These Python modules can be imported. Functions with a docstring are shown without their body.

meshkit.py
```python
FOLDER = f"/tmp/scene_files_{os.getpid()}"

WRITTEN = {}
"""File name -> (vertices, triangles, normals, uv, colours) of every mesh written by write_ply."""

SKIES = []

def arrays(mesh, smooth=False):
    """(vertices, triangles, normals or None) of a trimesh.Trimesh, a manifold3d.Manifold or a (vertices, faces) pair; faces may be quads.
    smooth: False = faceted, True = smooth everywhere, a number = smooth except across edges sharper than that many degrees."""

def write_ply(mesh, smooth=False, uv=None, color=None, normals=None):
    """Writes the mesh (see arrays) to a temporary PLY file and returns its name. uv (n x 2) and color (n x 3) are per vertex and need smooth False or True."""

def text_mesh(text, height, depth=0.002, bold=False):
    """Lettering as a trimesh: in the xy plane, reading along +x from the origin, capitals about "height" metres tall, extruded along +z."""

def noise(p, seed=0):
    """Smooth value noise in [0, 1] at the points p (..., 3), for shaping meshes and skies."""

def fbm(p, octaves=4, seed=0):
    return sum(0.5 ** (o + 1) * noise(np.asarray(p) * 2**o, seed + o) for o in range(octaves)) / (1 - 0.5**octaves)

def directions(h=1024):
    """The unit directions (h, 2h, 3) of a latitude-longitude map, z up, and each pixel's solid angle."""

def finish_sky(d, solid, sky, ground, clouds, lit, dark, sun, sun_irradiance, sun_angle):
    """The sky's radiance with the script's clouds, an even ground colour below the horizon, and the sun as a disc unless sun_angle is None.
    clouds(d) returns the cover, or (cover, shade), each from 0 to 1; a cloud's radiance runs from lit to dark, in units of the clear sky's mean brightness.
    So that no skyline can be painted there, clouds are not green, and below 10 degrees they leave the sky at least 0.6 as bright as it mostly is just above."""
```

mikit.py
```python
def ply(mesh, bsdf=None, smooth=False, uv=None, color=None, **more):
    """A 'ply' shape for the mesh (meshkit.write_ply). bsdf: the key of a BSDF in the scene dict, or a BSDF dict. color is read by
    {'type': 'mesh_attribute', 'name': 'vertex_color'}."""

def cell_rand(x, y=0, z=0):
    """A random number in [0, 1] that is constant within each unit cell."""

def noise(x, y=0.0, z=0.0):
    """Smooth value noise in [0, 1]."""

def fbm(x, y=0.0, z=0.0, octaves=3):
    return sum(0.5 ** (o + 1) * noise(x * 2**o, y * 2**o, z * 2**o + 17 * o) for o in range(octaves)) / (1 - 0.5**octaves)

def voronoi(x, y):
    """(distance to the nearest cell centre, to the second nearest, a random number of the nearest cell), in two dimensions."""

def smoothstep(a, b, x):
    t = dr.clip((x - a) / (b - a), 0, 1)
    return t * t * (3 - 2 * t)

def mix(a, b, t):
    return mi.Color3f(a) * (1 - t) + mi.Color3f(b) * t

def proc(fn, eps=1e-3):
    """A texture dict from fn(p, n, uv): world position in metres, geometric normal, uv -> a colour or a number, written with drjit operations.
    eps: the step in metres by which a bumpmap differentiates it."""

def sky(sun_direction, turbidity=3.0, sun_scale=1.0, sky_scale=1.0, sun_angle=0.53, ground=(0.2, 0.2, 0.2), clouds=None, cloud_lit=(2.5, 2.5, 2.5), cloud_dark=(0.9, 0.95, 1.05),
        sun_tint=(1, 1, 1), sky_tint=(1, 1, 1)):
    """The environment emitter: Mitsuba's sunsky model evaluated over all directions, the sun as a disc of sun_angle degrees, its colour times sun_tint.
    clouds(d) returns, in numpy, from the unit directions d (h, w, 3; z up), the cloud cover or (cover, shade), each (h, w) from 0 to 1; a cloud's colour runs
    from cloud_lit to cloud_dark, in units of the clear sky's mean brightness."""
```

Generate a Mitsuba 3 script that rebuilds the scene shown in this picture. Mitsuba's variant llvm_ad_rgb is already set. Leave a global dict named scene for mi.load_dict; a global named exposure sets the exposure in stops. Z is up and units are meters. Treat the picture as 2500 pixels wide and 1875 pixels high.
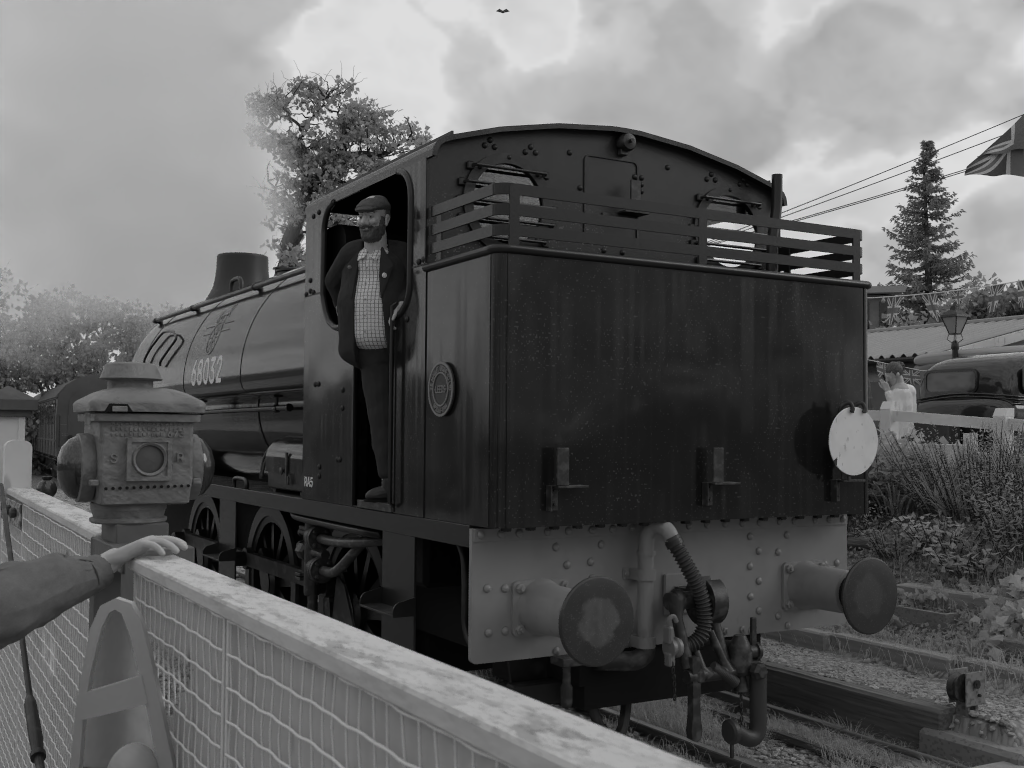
import math, random
import numpy as np, trimesh, manifold3d as m3, shapely.geometry as sg, shapely.ops as so
from shapely import affinity as aff
import drjit as dr, mitsuba as mi, mikit, meshkit
from mikit import proc, noise, fbm, voronoi, cell_rand, smoothstep, mix

T4 = mi.ScalarTransform4f
scene, labels = {}, {}
RNG = np.random.default_rng(7)

# ---------------------------------------------------------------- camera, sky, exposure
CAM = np.array([-3.844, -4.6194, 1.9166])
_yaw, _pit, _rol = .5263, .0416, .0079
FW = np.array([math.sin(_yaw)*math.cos(_pit), math.cos(_yaw)*math.cos(_pit), math.sin(_pit)])
_r0 = np.array([math.cos(_yaw), -math.sin(_yaw), 0.]); _u0 = np.cross(_r0, FW)
UP = -_r0*math.sin(_rol) + _u0*math.cos(_rol)
scene['camera'] = {'type': 'thinlens', 'fov': 48.56, 'fov_axis': 'x', 'near_clip': .05, 'far_clip': 2000., 'aperture_radius': .0017, 'focus_distance': 6.6,
                   'to_world': T4().look_at(origin=CAM.tolist(), target=(CAM+FW).tolist(), up=UP.tolist())}
exposure = 2.5

def cloud_fn(d):
    z = np.maximum(d[..., 2], 0.0); p = np.stack([d[..., 0], d[..., 1], d[..., 2]*1.15], -1)
    w = np.stack([meshkit.fbm(p*4+5, 4, 3), meshkit.fbm(p*4+19, 4, 9), meshkit.fbm(p*4+31, 4, 13)], -1)-.5
    q = p+.13*w
    n = meshkit.fbm(q*8.5+11, 7, 21); soft = meshkit.fbm(q*7+43, 4, 90)-.5
    bil = sum(.55**o*(1-np.abs(2*meshkit.noise(q*15*2.1**o+7*o, 60+o)-1)) for o in range(5))/2.1
    fine = meshkit.fbm(q*26+3, 5, 77)-.5
    bank = n-.5+.16*(bil-.62)
    az, el = np.degrees(np.arctan2(d[..., 1], d[..., 0])), np.degrees(np.arcsin(np.clip(d[..., 2], -1, 1)))
    # the larger lit banks and shaded bellies of the broken cloud in this part of the sky
    for a, e, ra, re, v in ((69, 18.6, 2.6, 1.7, -.20), (65.5, 16, 2.4, 1.7, -.15), (58, 20, 2.5, 3, -.10), (53, 18, 2.5, 1.5, -.08), (46, 20, 1.5, 1.6, -.12), (40.8, 11.4, 1.8, 1.6, -.16),
                            (48, 9, 4, 3, -.2), (36.5, 12.3, 2.5, 1.5, -.16), (45, 11.5, 2, 1.2, -.12), (58, 12, 5, 2, -.06), (74, 20.5, 4.5, 2.0, .14), (55.6, 20.4, 1.1, 1.3, .2), (51, 19.4, 1.2, 1.6, .16), (42.5, 18.6, 1.5, 1.2, .16),
                            (58, 15.6, 4, 1.7, .13), (47.3, 14.3, 2.6, 1.0, .18), (39.7, 14.2, 3, 1.3, .1), (42, 9.8, 2.6, 1.5, .12), (62, 17.5, 2, 1.2, .08), (42, 17, 4, 2.5, .05)):
        r = ((az-a+w[..., 0]*6)/ra)**2+((el-e+w[..., 1]*4)/re)**2
        bank = bank+v*np.exp(-r**1.5)
    rim = np.exp(-((bank+.035)/.035)**2)
    s = .56+.20*np.tanh(bank*22)+.12*np.tanh((bank-.10)*40)-.22*rim+.9*soft+.42*(.62-bil)+fine*.30
    return np.ones_like(z), np.clip(s, 0, 1)

SUN = (.74, -.50, .52)
scene['sky'] = mikit.sky(SUN, turbidity=4, sun_scale=.10, sun_angle=28, ground=(.12, .12, .12), clouds=cloud_fn, cloud_lit=(1.45,)*3, cloud_dark=(.74,)*3, sun_tint=(.769, .982, 1.4675))

# ---------------------------------------------------------------- helpers
def numbered(key):
    if key not in scene and key not in labels and not any(k.startswith(key+'__') for k in scene): return key
    i = 1
    while True:
        k = f'{key}_{i:03d}'
        if k not in scene and k not in labels: return k
        i += 1
_used = {}
def uniq(key):
    n = _used.get(key, 0); _used[key] = n+1
    return key if n == 0 else f'{key}_{n:03d}'
def thing(name, label, cat, group=None):
    k = uniq(name); labels[k] = {'label': label, 'category': cat}
    if group: labels[k]['group'] = group
    return k
def put(name, mesh, mat, parent=None, smooth=False, label=None, tw=None, kind=None):
    """one mesh (or an existing shape dict) as an entry of the scene"""
    k = uniq(f'{parent}__{name}' if parent else name)
    d = dict(mesh) if isinstance(mesh, dict) else mikit.ply(mesh, mat, smooth=smooth)
    if isinstance(mesh, dict) and mat: d['bsdf'] = {'type': 'ref', 'id': mat}
    if tw is not None: d['to_world'] = tw
    scene[k] = d
    if label or kind: labels.setdefault(k, {})
    if label: labels[k]['label'] = label
    if kind: labels[k]['kind'] = kind
    return k
def solo(name, mesh, mat, label, cat, group=None, smooth=False, kind=None, tw=None):
    k = put(name, mesh, mat, None, smooth, tw=tw); labels[k] = {'label': label}
    if cat: labels[k]['category'] = cat
    if group: labels[k]['group'] = group
    if kind: labels[k]['kind'] = kind
    return k
def struct(name, mesh, mat, smooth=False):
    k = put(name, mesh, mat, None, smooth); labels[k] = {'kind': 'structure'}; return k
cat = lambda ms: trimesh.util.concatenate([m for m in ms if m is not None])
V = lambda *a: np.array(a, float)
def mv(m, t=(0, 0, 0), r=None, s=None):
    m = m.copy()
    if s is not None: m.vertices *= np.asarray(s, float)
    if r is not None:
        for ax, a in r: m.apply_transform(trimesh.transformations.rotation_matrix(math.radians(a), ax))
    m.apply_translation(t); return m
_hf = {}
def box(x0, x1, y0, y1, z0, z1, c=0.0):
    x0, x1 = min(x0, x1), max(x0, x1); y0, y1 = min(y0, y1), max(y0, y1); z0, z1 = min(z0, z1), max(z0, z1)
    if c <= 0:
        return trimesh.creation.box(bounds=[(x0, y0, z0), (x1, y1, z1)])
    c = min(c, .45*min(x1-x0, y1-y0, z1-z0)); P = []
    for sx, ax in ((1, x0), (-1, x1)):
        for sy, ay in ((1, y0), (-1, y1)):
            for sz, az in ((1, z0), (-1, z1)):
                P += [(ax, ay+sy*c, az+sz*c), (ax+sx*c, ay, az+sz*c), (ax+sx*c, ay+sy*c, az)]
    P = np.array(P)
    if 'f' not in _hf:  # the hull's faces of a unit chamfered box serve all
        _hf['f'] = trimesh.convex.convex_hull(trimesh.PointCloud(np.array([(a, b, d) for a, b, d in _cb()]))); h = _hf['f']
        _hf['i'] = np.array([int(np.argmin(((np.array(_cb())-v)**2).sum(1))) for v in h.vertices])
    return trimesh.Trimesh(P[_hf['i']], _hf['f'].faces, process=False)
def _cb():
    P = []
    for sx, ax in ((1, 0.), (-1, 1.)):
        for sy, ay in ((1, 0.), (-1, 1.)):
            for sz, az in ((1, 0.), (-1, 1.)):
                P += [(ax, ay+sy*.1, az+sz*.1), (ax+sx*.1, ay, az+sz*.1), (ax+sx*.1, ay+sy*.1, az)]
    return P
def tube(pts, r, n=10, caps=True, closed=False):
    pts = np.asarray(pts, float); r = np.broadcast_to(np.asarray(r, float), (len(pts),)); N = len(pts)
    tan = np.gradient(pts, axis=0) if not closed else np.roll(pts, -1, 0)-np.roll(pts, 1, 0)
    tan /= np.maximum(np.linalg.norm(tan, axis=1, keepdims=True), 1e-9)
    u = np.cross(tan[0], (0, 0, 1) if abs(tan[0][2]) < .9 else (1, 0, 0)); u /= np.linalg.norm(u)
    a = np.arange(n)*2*np.pi/n; vs = []
    for i in range(N):
        u = u-tan[i]*(u@tan[i]); u /= max(np.linalg.norm(u), 1e-9); v = np.cross(tan[i], u)
        vs.append(pts[i]+r[i]*(np.cos(a)[:, None]*u+np.sin(a)[:, None]*v))
    vs = np.vstack(vs); f = []
    j = np.arange(n); k = (j+1) % n
    for i in range(N if closed else N-1):
        A, B = i*n, ((i+1) % N)*n
        f.append(np.stack([A+j, A+k, B+k], 1)); f.append(np.stack([A+j, B+k, B+j], 1))
    if caps and not closed:
        vs = np.vstack([vs, pts[0], pts[-1]]); e = N*n
        f.append(np.stack([np.full(n, e), k, j], 1)); f.append(np.stack([np.full(n, e+1), (N-1)*n+j, (N-1)*n+k], 1))
    return trimesh.Trimesh(vs, np.vstack(f), process=False)
def smoothpath(pts, n=8):
    """Catmull-Rom through pts"""
    P = np.asarray(pts, float); P = np.vstack([2*P[0]-P[1], P, 2*P[-1]-P[-2]]); out = []
    for i in range(1, len(P)-2):
        for t in np.linspace(0, 1, n, endpoint=False):
            a, b, c, d = P[i-1], P[i], P[i+1], P[i+2]
            out.append(.5*((2*b)+(-a+c)*t+(2*a-5*b+4*c-d)*t*t+(-a+3*b-3*c+d)*t**3))
    return np.array(out+[P[-2]])
def lathe(prof, n=32, o=(0, 0, 0), axis='z', caps=True):
    """prof: (radius, height) pairs turned about the axis through o"""
    prof = np.asarray(prof, float); a = np.arange(n)*2*np.pi/n; vs = []; f = []
    for r, h in prof: vs.append(np.stack([r*np.cos(a), r*np.sin(a), np.full(n, h)], 1))
    vs = np.vstack(vs); j = np.arange(n); k = (j+1) % n
    for i in range(len(prof)-1):
        A, B = i*n, (i+1)*n
        f.append(np.stack([A+j, A+k, B+k], 1)); f.append(np.stack([A+j, B+k, B+j], 1))
    if caps:
        e = len(vs); vs = np.vstack([vs, [(0, 0, prof[0][1]), (0, 0, prof[-1][1])]])
        f.append(np.stack([np.full(n, e), k, j], 1)); f.append(np.stack([np.full(n, e+1), (len(prof)-1)*n+j, (len(prof)-1)*n+k], 1))
    m = trimesh.Trimesh(vs, np.vstack(f), process=False)
    if axis == 'x': m.vertices = m.vertices[:, [2, 0, 1]]
    elif axis == 'y': m.vertices = m.vertices[:, [1, 2, 0]]
    elif axis == '-y': m.vertices = m.vertices[:, [0, 2, 1]]*[1, -1, 1]
    elif axis == '-x': m.vertices = m.vertices[:, [2, 1, 0]]*[-1, 1, 1]
    m.apply_translation(o); return m
def prism(poly, d0, d1, plane='yz', c=0):
    """shapely polygon extruded: plane 'yz' along x, 'xz' along y, 'xy' along z"""
    ms = [trimesh.creation.extrude_polygon(g, d1-d0, engine='earcut') for g in getattr(poly, 'geoms', [poly]) if g.area > 1e-9]
    m = cat(ms); v = m.vertices.copy(); v[:, 2] += d0
    if plane == 'yz': m.vertices = v[:, [2, 0, 1]]
    elif plane == 'xz': m.vertices = v[:, [0, 2, 1]]; m.invert()
    else: m.vertices = v
    return m
def rrect(x0, x1, y0, y1, r): return sg.box(x0+r, y0+r, x1-r, y1-r).buffer(r, quad_segs=8)
def man(m): return m3.Manifold(m3.Mesh(np.asarray(m.vertices, np.float32), np.asarray(m.faces, np.uint32)))
def unman(M):
    q = M.to_mesh(); return trimesh.Trimesh(q.vert_properties[:, :3], q.tri_verts, process=False)
def sph(p, r, n=14): return m3.Manifold.sphere(float(r), n).translate([float(x) for x in p])
def bone(a, ra, b, rb, n=14): return m3.Manifold.batch_hull([sph(a, ra, n), sph(b, rb, n)])
def ell(p, r, n=20, R=None):
    M = m3.Manifold.sphere(1.0, n).scale([float(x) for x in r])
    if R is not None: M = M.rotate([float(x) for x in R])
    return M.translate([float(x) for x in p])
def blend(parts, edge=.02, it=8, lam=.5):
    M = m3.Manifold.batch_boolean(parts, m3.OpType.Add) if len(parts) > 1 else parts[0]
    m = unman(M.refine_to_length(edge)); m.merge_vertices(); trimesh.smoothing.filter_taubin(m, lam, .53, it); return m
def wob(m, amp, freq, seed=0, along=None):
    m = m.copy(); n = m.vertex_normals if along is None else np.asarray(along, float)
    m.vertices = m.vertices+n*((meshkit.fbm(m.vertices*freq+3.1, 3, seed)-.5)*2*amp)[:, None]; return m
def frame_T(x, y, z, o):
    M = np.eye(4); M[:3, 0], M[:3, 1], M[:3, 2], M[:3, 3] = x, y, z, o; return M
def text(s, h, o, right, up, depth=.003, sx=1.0, bold=False, center=False):
    m = meshkit.text_mesh(s, h, depth, bold); m.vertices[:, 0] *= sx
    if center: m.vertices[:, 0] -= (m.vertices[:, 0].max()+m.vertices[:, 0].min())/2
    r, u = np.asarray(right, float), np.asarray(up, float)
    m.apply_transform(frame_T(r, u, np.cross(r, u), o)); return m
def quads(c, u, v):
    """(n,3) centres with half-axes u, v -> n quads"""
    n = len(c); vs = np.stack([c-u-v, c+u-v, c+u+v, c-u+v], 1).reshape(-1, 3); i = np.arange(n)[:, None]*4
    return trimesh.Trimesh(vs, np.vstack([i+[0, 1, 2], i+[0, 2, 3]]), process=False)
def rhomb(c, u, v, bend=None):
    """pointed leaves: base at c, tip at c+u, half width v, folded along the midrib"""
    n = len(c); nn = np.cross(u, v); nn /= np.maximum(np.linalg.norm(nn, axis=1, keepdims=True), 1e-9)
    L = np.linalg.norm(u, axis=1, keepdims=True); b = nn*L*(.12 if bend is None else bend)
    vs = np.stack([c, c+u*.45+v+b, c+u, c+u*.45-v+b, c+u*.5], 1).reshape(-1, 3); i = np.arange(n)[:, None]*5
    return trimesh.Trimesh(vs, np.vstack([i+[0, 4, 1], i+[4, 2, 1], i+[0, 3, 4], i+[4, 3, 2]]), process=False)
def unit(a): a = np.asarray(a, float); return a/np.maximum(np.linalg.norm(a, axis=-1, keepdims=True), 1e-9)
def randdir(n, rng): return unit(rng.normal(size=(n, 3)))

# ---------------------------------------------------------------- materials (the photograph is monochrome, so all are greys)
def B(name, base, rough=.6, spec=.5, two=True, bump=None, metal=0.0, coat=0.0):
    g = (lambda v: {'type': 'rgb', 'value': [v]*3} if not isinstance(v, dict) else v)
    d = {'type': 'principled', 'base_color': g(base), 'roughness': rough, 'specular': spec}
    if metal: d['metallic'] = metal
    if coat: d['clearcoat'] = coat; d['clearcoat_gloss'] = .95
    if bump: d = {'type': 'bumpmap', 'arbitrary': bump[0], 'scale': bump[1], 'bsdf': d}
    scene[name] = {'type': 'twosided', 'bsdf': d} if two else d
    return name
def dif(name, v):
    scene[name] = {'type': 'twosided', 'bsdf': {'type': 'diffuse', 'reflectance': v if isinstance(v, dict) else {'type': 'rgb', 'value': [v]*3}}}; return name
C3 = lambda v: mi.Color3f(v)

def _paint_base(p, n, uv):   # gloss black with water streaks and specks of dried limescale
    st = noise(p.x*38+p.y*38, p.z*1.3, 4.0)
    sp = noise(p.x*120, p.y*120, p.z*90)*(.8+.35*fbm(p.x*4, p.y*4+2, p.z*3))
    return C3(.0125+.005*smoothstep(.5, .95, st)+.045*smoothstep(.80, .92, sp))
def _paint_rough(p, n, uv):
    st = noise(p.x*30+p.y*30, p.z*.9, 7.0); bl = fbm(p.x*3, p.y*3, p.z*2.2)
    return dr.clip(.07+.16*smoothstep(.45, .9, st)*smoothstep(.35, .6, bl)+.06*bl, .04, .6)
def _ripple(p, n, uv):
    return (noise(p.x*2.3, p.y*2.1, p.z*2.7)*.010+noise(p.x*7, p.y*7, p.z*5)*.0012)
PAINT = B('gloss_black', proc(_paint_base), proc(_paint_rough), .5, bump=(proc(_ripple, .01), 1.0))
def _lime(p, n, uv):   # the weathered cab back plate, heavily speckled low down
    sp = noise(p.x*130, p.y*130, p.z*105); k = smoothstep(3.35, 2.8, p.z)*smoothstep(.3, .6, fbm(p.x*3.5, p.z*3.5, 3.))
    return C3(.013+.01*fbm(p.x*5, p.z*5, 1.)+.16*k*smoothstep(.66, .82, sp))
PLATE = B('weathered_black', proc(_lime), .38, .5)
def _tankb(p, n, uv): return C3(.010+.012*fbm(p.x*4, p.y*1.5, p.z*4))
TANK = B('tank_black', proc(_tankb), .10, .5, bump=(proc(lambda p, n, uv: noise(p.y*1.7, p.z*3, p.x*3)*.006+noise(p.y*26, p.z*3, 1.)*.0004, .01), 1.0))
SATIN = B('satin_black', .014, .32)
DULL = B('dull_black', proc(lambda p, n, uv: C3(.014+.03*smoothstep(.5, .8, fbm(p.x*9, p.y*9, p.z*9)))), .5)
SOOT = B('soot_black', .007, .8, .3)
def _beam(p, n, uv): return C3(.205+.05*fbm(p.x*3, p.y*3, p.z*3)-.02*smoothstep(.5, .8, fbm(p.x*9, p.y*9, p.z*5))-.05*smoothstep(.63, .8, fbm(p.x*22, p.y*22, p.z*9))*smoothstep(1.25, .8, p.z)+.01*noise(p.x*200, p.y*200, p.z*200))
BEAM = B('beam_paint', proc(_beam), .42, .5)
def _head(p, n, uv):     # greasy buffer faces, polished patch in the middle
    r = dr.minimum(dr.sqrt(dr.square(p.x+.87)+dr.square(p.z-1.05)), dr.sqrt(dr.square(p.x-.87)+dr.square(p.z-1.05)))
    k = smoothstep(.125, .095, r+.03*(fbm(p.x*22, p.z*22, 2.)-.5)*2)*dr.select(p.x < 0, 1., .45)
    sp = smoothstep(.78, .9, noise(p.x*210, p.z*210, 5.))
    return C3(.025+.05*k*(.6+.8*fbm(p.x*45, p.z*30, 1.))+.012*fbm(p.x*14, p.z*14, 3.)+.03*sp)
HEAD = B('buffer_steel', proc(_head), .36, .6)
STEEL = B('worn_steel', .09, .38, .5, metal=.6)
IRON = B('dark_iron', proc(lambda p, n, uv: C3(.022+.05*smoothstep(.45, .8, fbm(p.x*24, p.y*24, p.z*24)))), .45)
COPPER = B('dull_pipe', proc(lambda p, n, uv: C3(.05+.06*smoothstep(.5, .8, fbm(p.x*30, p.y*30, p.z*30)))), .35, .5)
RUBBER = B('ribbed_rubber', .035, .5)
BRASS = B('grey_brass', .17, .4, .5)
CREAM = B('cream_lettering', .62, .5)
FAINT = B('faint_lettering', .13, .4)
WHITE = B('white_paint', proc(lambda p, n, uv: C3(.62+.1*fbm(p.x*6, p.y*6, p.z*6)-.22*smoothstep(.62, .78, fbm(p.x*14, p.y*14, p.z*5)))), .55)
DISCW = B('disc_white', proc(lambda p, n, uv: C3(.70-.06*smoothstep(.45, .8, fbm(p.x*14, p.z*11, 2.))-.22*smoothstep(.72, .85, fbm(p.x*45, p.z*32, 3.)))), .45)
GLASS = 'pane_glass'; scene[GLASS] = {'type': 'thindielectric'}
SKYGLASS = B('dark_glass', .012, .03, .6)
# ================================================================ the tank engine
E = thing('tank_engine', 'black six-coupled saddle tank steam locomotive with railed coal bunker facing the camera', 'locomotive')
W = 1.246
RIV = mikit.ply(lathe([(.022, 0), (.0205, .006), (.014, .0125), (.005, .016)], 10), None, smooth=True)
HEX = mikit.ply(cat([lathe([(.024, 0), (.024, .016), (.019, .020)], 6), lathe([(.011, .018), (.011, .034)], 8)]), None, smooth=25)
def at_(p, ax, s=1.0):
    x, y, z = p; t = T4().translate([x, y, z])
    R = {'-y': T4().rotate([1, 0, 0], 90), '-x': T4().rotate([0, 1, 0], -90), 'x': T4().rotate([0, 1, 0], 90), 'z': T4(), '-z': T4().rotate([1, 0, 0], 180)}[ax]
    return t @ R @ T4().scale(s)
# bunker
corner = sg.box(-W, 0, W, .76).difference(sg.box(-W-.1, -.1, -W+.06, .06)).union(sg.Point(-W+.06, .06).buffer(.06))
corner = corner.difference(sg.box(W-.06, -.1, W+.1, .06)).union(sg.Point(W-.06, .06).buffer(.06))
shell = corner.difference(corner.buffer(-.012).union(sg.box(-W+.02, .3, W-.02, 1)))
bk = put('bunker', cat([prism(shell, 1.462, 2.77, 'xy'), box(-W+.013, W-.013, .013, .755, 1.47, 1.49)]), PAINT, E, smooth=30)
heap = trimesh.creation.icosphere(subdivisions=4, radius=1.0); heap.vertices = heap.vertices*[1.1, .33, .22]; heap = mv(wob(heap, .05, 9, 4), (0, .39, 2.5))
put('coal', heap, SOOT, bk)
bead = [(-W-.006, .76, 2.772), (-W-.006, .06, 2.778)]+[(-W+.06-.066*math.cos(a), .06-.066*math.sin(a), 2.778) for a in np.linspace(.2, 1.4, 6)]+[(-W+.06, -.006, 2.778), (W-.06, -.006, 2.778)]+[(W-.06+.066*math.sin(a), .06-.066*math.cos(a), 2.778) for a in np.linspace(.2, 1.4, 6)]+[(W+.006, .06, 2.778), (W+.006, .76, 2.772)]
put('rim_bead', tube(bead, .021, 10), SATIN, bk, smooth=True)
for s in (-1, 1):
    put('corner_strip', cat([box(s*(W-.062)-.006, s*(W-.062)+.006, -.005, .001, 1.464, 2.757, .002), box(s*W-.004, s*W+.004, .058, .07, 1.464, 2.757, .002)]), PAINT, bk)
# coal rails: three flat bands round three sides, on posts
def band(z0, z1, o):
    path = [(-W-o, .74), (-W-o, .075)]+[(-W-o+.075-.075*math.cos(a), .075-.075*math.sin(a)-o) for a in np.linspace(.15, 1.42, 6)]+[(-W-o+.075, -o), (W+o-.075, -o)]
    path += [(W+o-.075+.075*math.sin(a), .075-.075*math.cos(a)-o) for a in np.linspace(.15, 1.42, 6)]+[(W+o, .075), (W+o, .74)]
    return prism(sg.LineString(path).buffer(.006, cap_style=2, quad_segs=2), z0, z1, 'xy')
for z0, z1 in ((2.846, 2.9), (2.944, 2.998), (3.043, 3.097)): put('coal_rail', band(z0, z1, -.018), SATIN, E, smooth=30)
for x, y in ((-1.145, .012), (.004, .012), (1.14, .012)): put('rail_post', box(x-.028, x+.028, y, y+.012, 2.76, 3.085, .002), SATIN, E)
for s in (-1, 1):
    for y in (.66,): put('rail_post', box(s*(W-.032), s*(W-.02), y-.028, y+.028, 2.76, 3.085, .002), SATIN, E)
# cab sides
def cab_hole(): 
    up = rrect(.95, 2.27, 2.55, 3.352, .17); dr_ = sg.box(1.145, 1.47, 1.712, 2.7)
    return up.union(dr_)
hole = cab_hole()
# lower left corner of the opening sweeps up in a larger curve
hole = hole.difference(sg.Polygon([(2.3, 2.5), (1.95, 2.54), (2.06, 2.56), (2.15, 2.6), (2.21, 2.66), (2.25, 2.73), (2.275, 2.8), (2.3, 2.8)]))
side = sg.box(.755, 1.462, 2.602, 3.36).difference(hole)
for s in (-1, 1):
    cs = put('cab_side', prism(side, s*W-.006, s*W+.006, 'yz'), PAINT, E)
    ring = hole.buffer(.002).intersection(sg.box(.5, 2.42, 3, 4)); 
    ext = np.array(hole.exterior.coords)
    k = int(np.argmin(np.hypot(ext[:, 0]-1.712, ext[:, 1]-2.55)))
    path = np.array([c for c in np.vstack([ext[k:-1], ext[:k]]) if c[1] > 2.43 or c[0] < 1.2])
    # bead from the door's left edge round the opening, ending at the grab rail on the right
    lp = [(1.712, 2.55)]+[tuple(c) for c in sorted_path] if False else None
    oc = np.array(hole.buffer(0).exterior.coords)[:-1]; up_ = oc[oc[:, 1] > 2.545]
    ang = np.arctan2(up_[:, 1]-2.95, up_[:, 0]-1.6); up_ = up_[np.argsort(ang)]
    # start at bottom gap (doorway) and go round
    a0 = np.sort(ang); gap = int(np.argmax(np.diff(np.r_[a0, a0[0]+2*np.pi]))); up_ = np.roll(up_, -gap-1, 0)
    d = np.linalg.norm(np.diff(np.vstack([up_, up_[:1]]), axis=0), axis=1)
    put('opening_bead', tube([(s*(W+.004), a, b) for a, b in up_], .021, 8), SATIN, cs, smooth=True)
    for y0, y1 in ((1.12, 1.136), (1.72, 1.73)): put('door_edge', box(s*W-.012*(s < 0)-.0, s*W+.012*(s > 0), y0, y1, 1.466, 2.53, .002), SATIN, cs)
    put('side_seam', box(s*(W+.002), s*(W+.009), 2.28, 2.6, 2.797, 2.806), DULL, cs); put('side_seam', box(s*(W+.002), s*(W+.009), .74, .94, 2.79, 2.799), DULL, cs)
    put('edge_angle', cat([box(s*(W+.002), s*(W+.010), .757, .772, 2.80, 3.36)]), SATIN, cs)
    bo = [(2.5, 2.9), (2.5, 2.83), (2.575, 2.815), (2.44, 2.815), (.84, 2.815), (.78, 2.82), (2.46, 3.32), (2.36, 3.33), (1.90, 2.16), (1.90, 2.05), (2.38, 2.21), (2.32, 2.21), (1.97, 1.735), (1.93, 1.735), (2.28, 1.68), (2.28, 1.62), (.98, 2.52)]
    if s < 0:
        for y, z in bo: put('bolt_head', RIV, DULL, cs, tw=at_((s*(W+.006), y, z), '-x', .85))
put('door_handle_rail', tube([(-1.262, 1.10, 2.62), (-1.29, 1.10, 2.6), (-1.29, 1.10, 1.52), (-1.262, 1.10, 1.5)], .011, 8), SATIN, E, smooth=True)
put('doorway_post', box(-1.06, -1.0, 2.1, 2.16, 1.46, 2.6, .006), DULL, E)
put('cab_interior_panel', cat([box(-.98, -.96, 1.25, 2.55, 1.46, 2.3), box(-1.18, -.3, 2.3, 2.56, 1.46, 2.25)]), SOOT, E)
put('door_sill', box(-1.262, -1.1, 1.14, 1.63, 1.462, 1.508, .004), IRON, E)
put('backhead_casing', prism(rrect(2.14, 2.585, 1.5, 3.25, .14), -1.15, .5, 'yz'), TANK, E, smooth=35)
put('cab_floor', box(-1.2, 1.2, .78, 2.58, 1.465, 1.49), SOOT, E)
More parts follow.
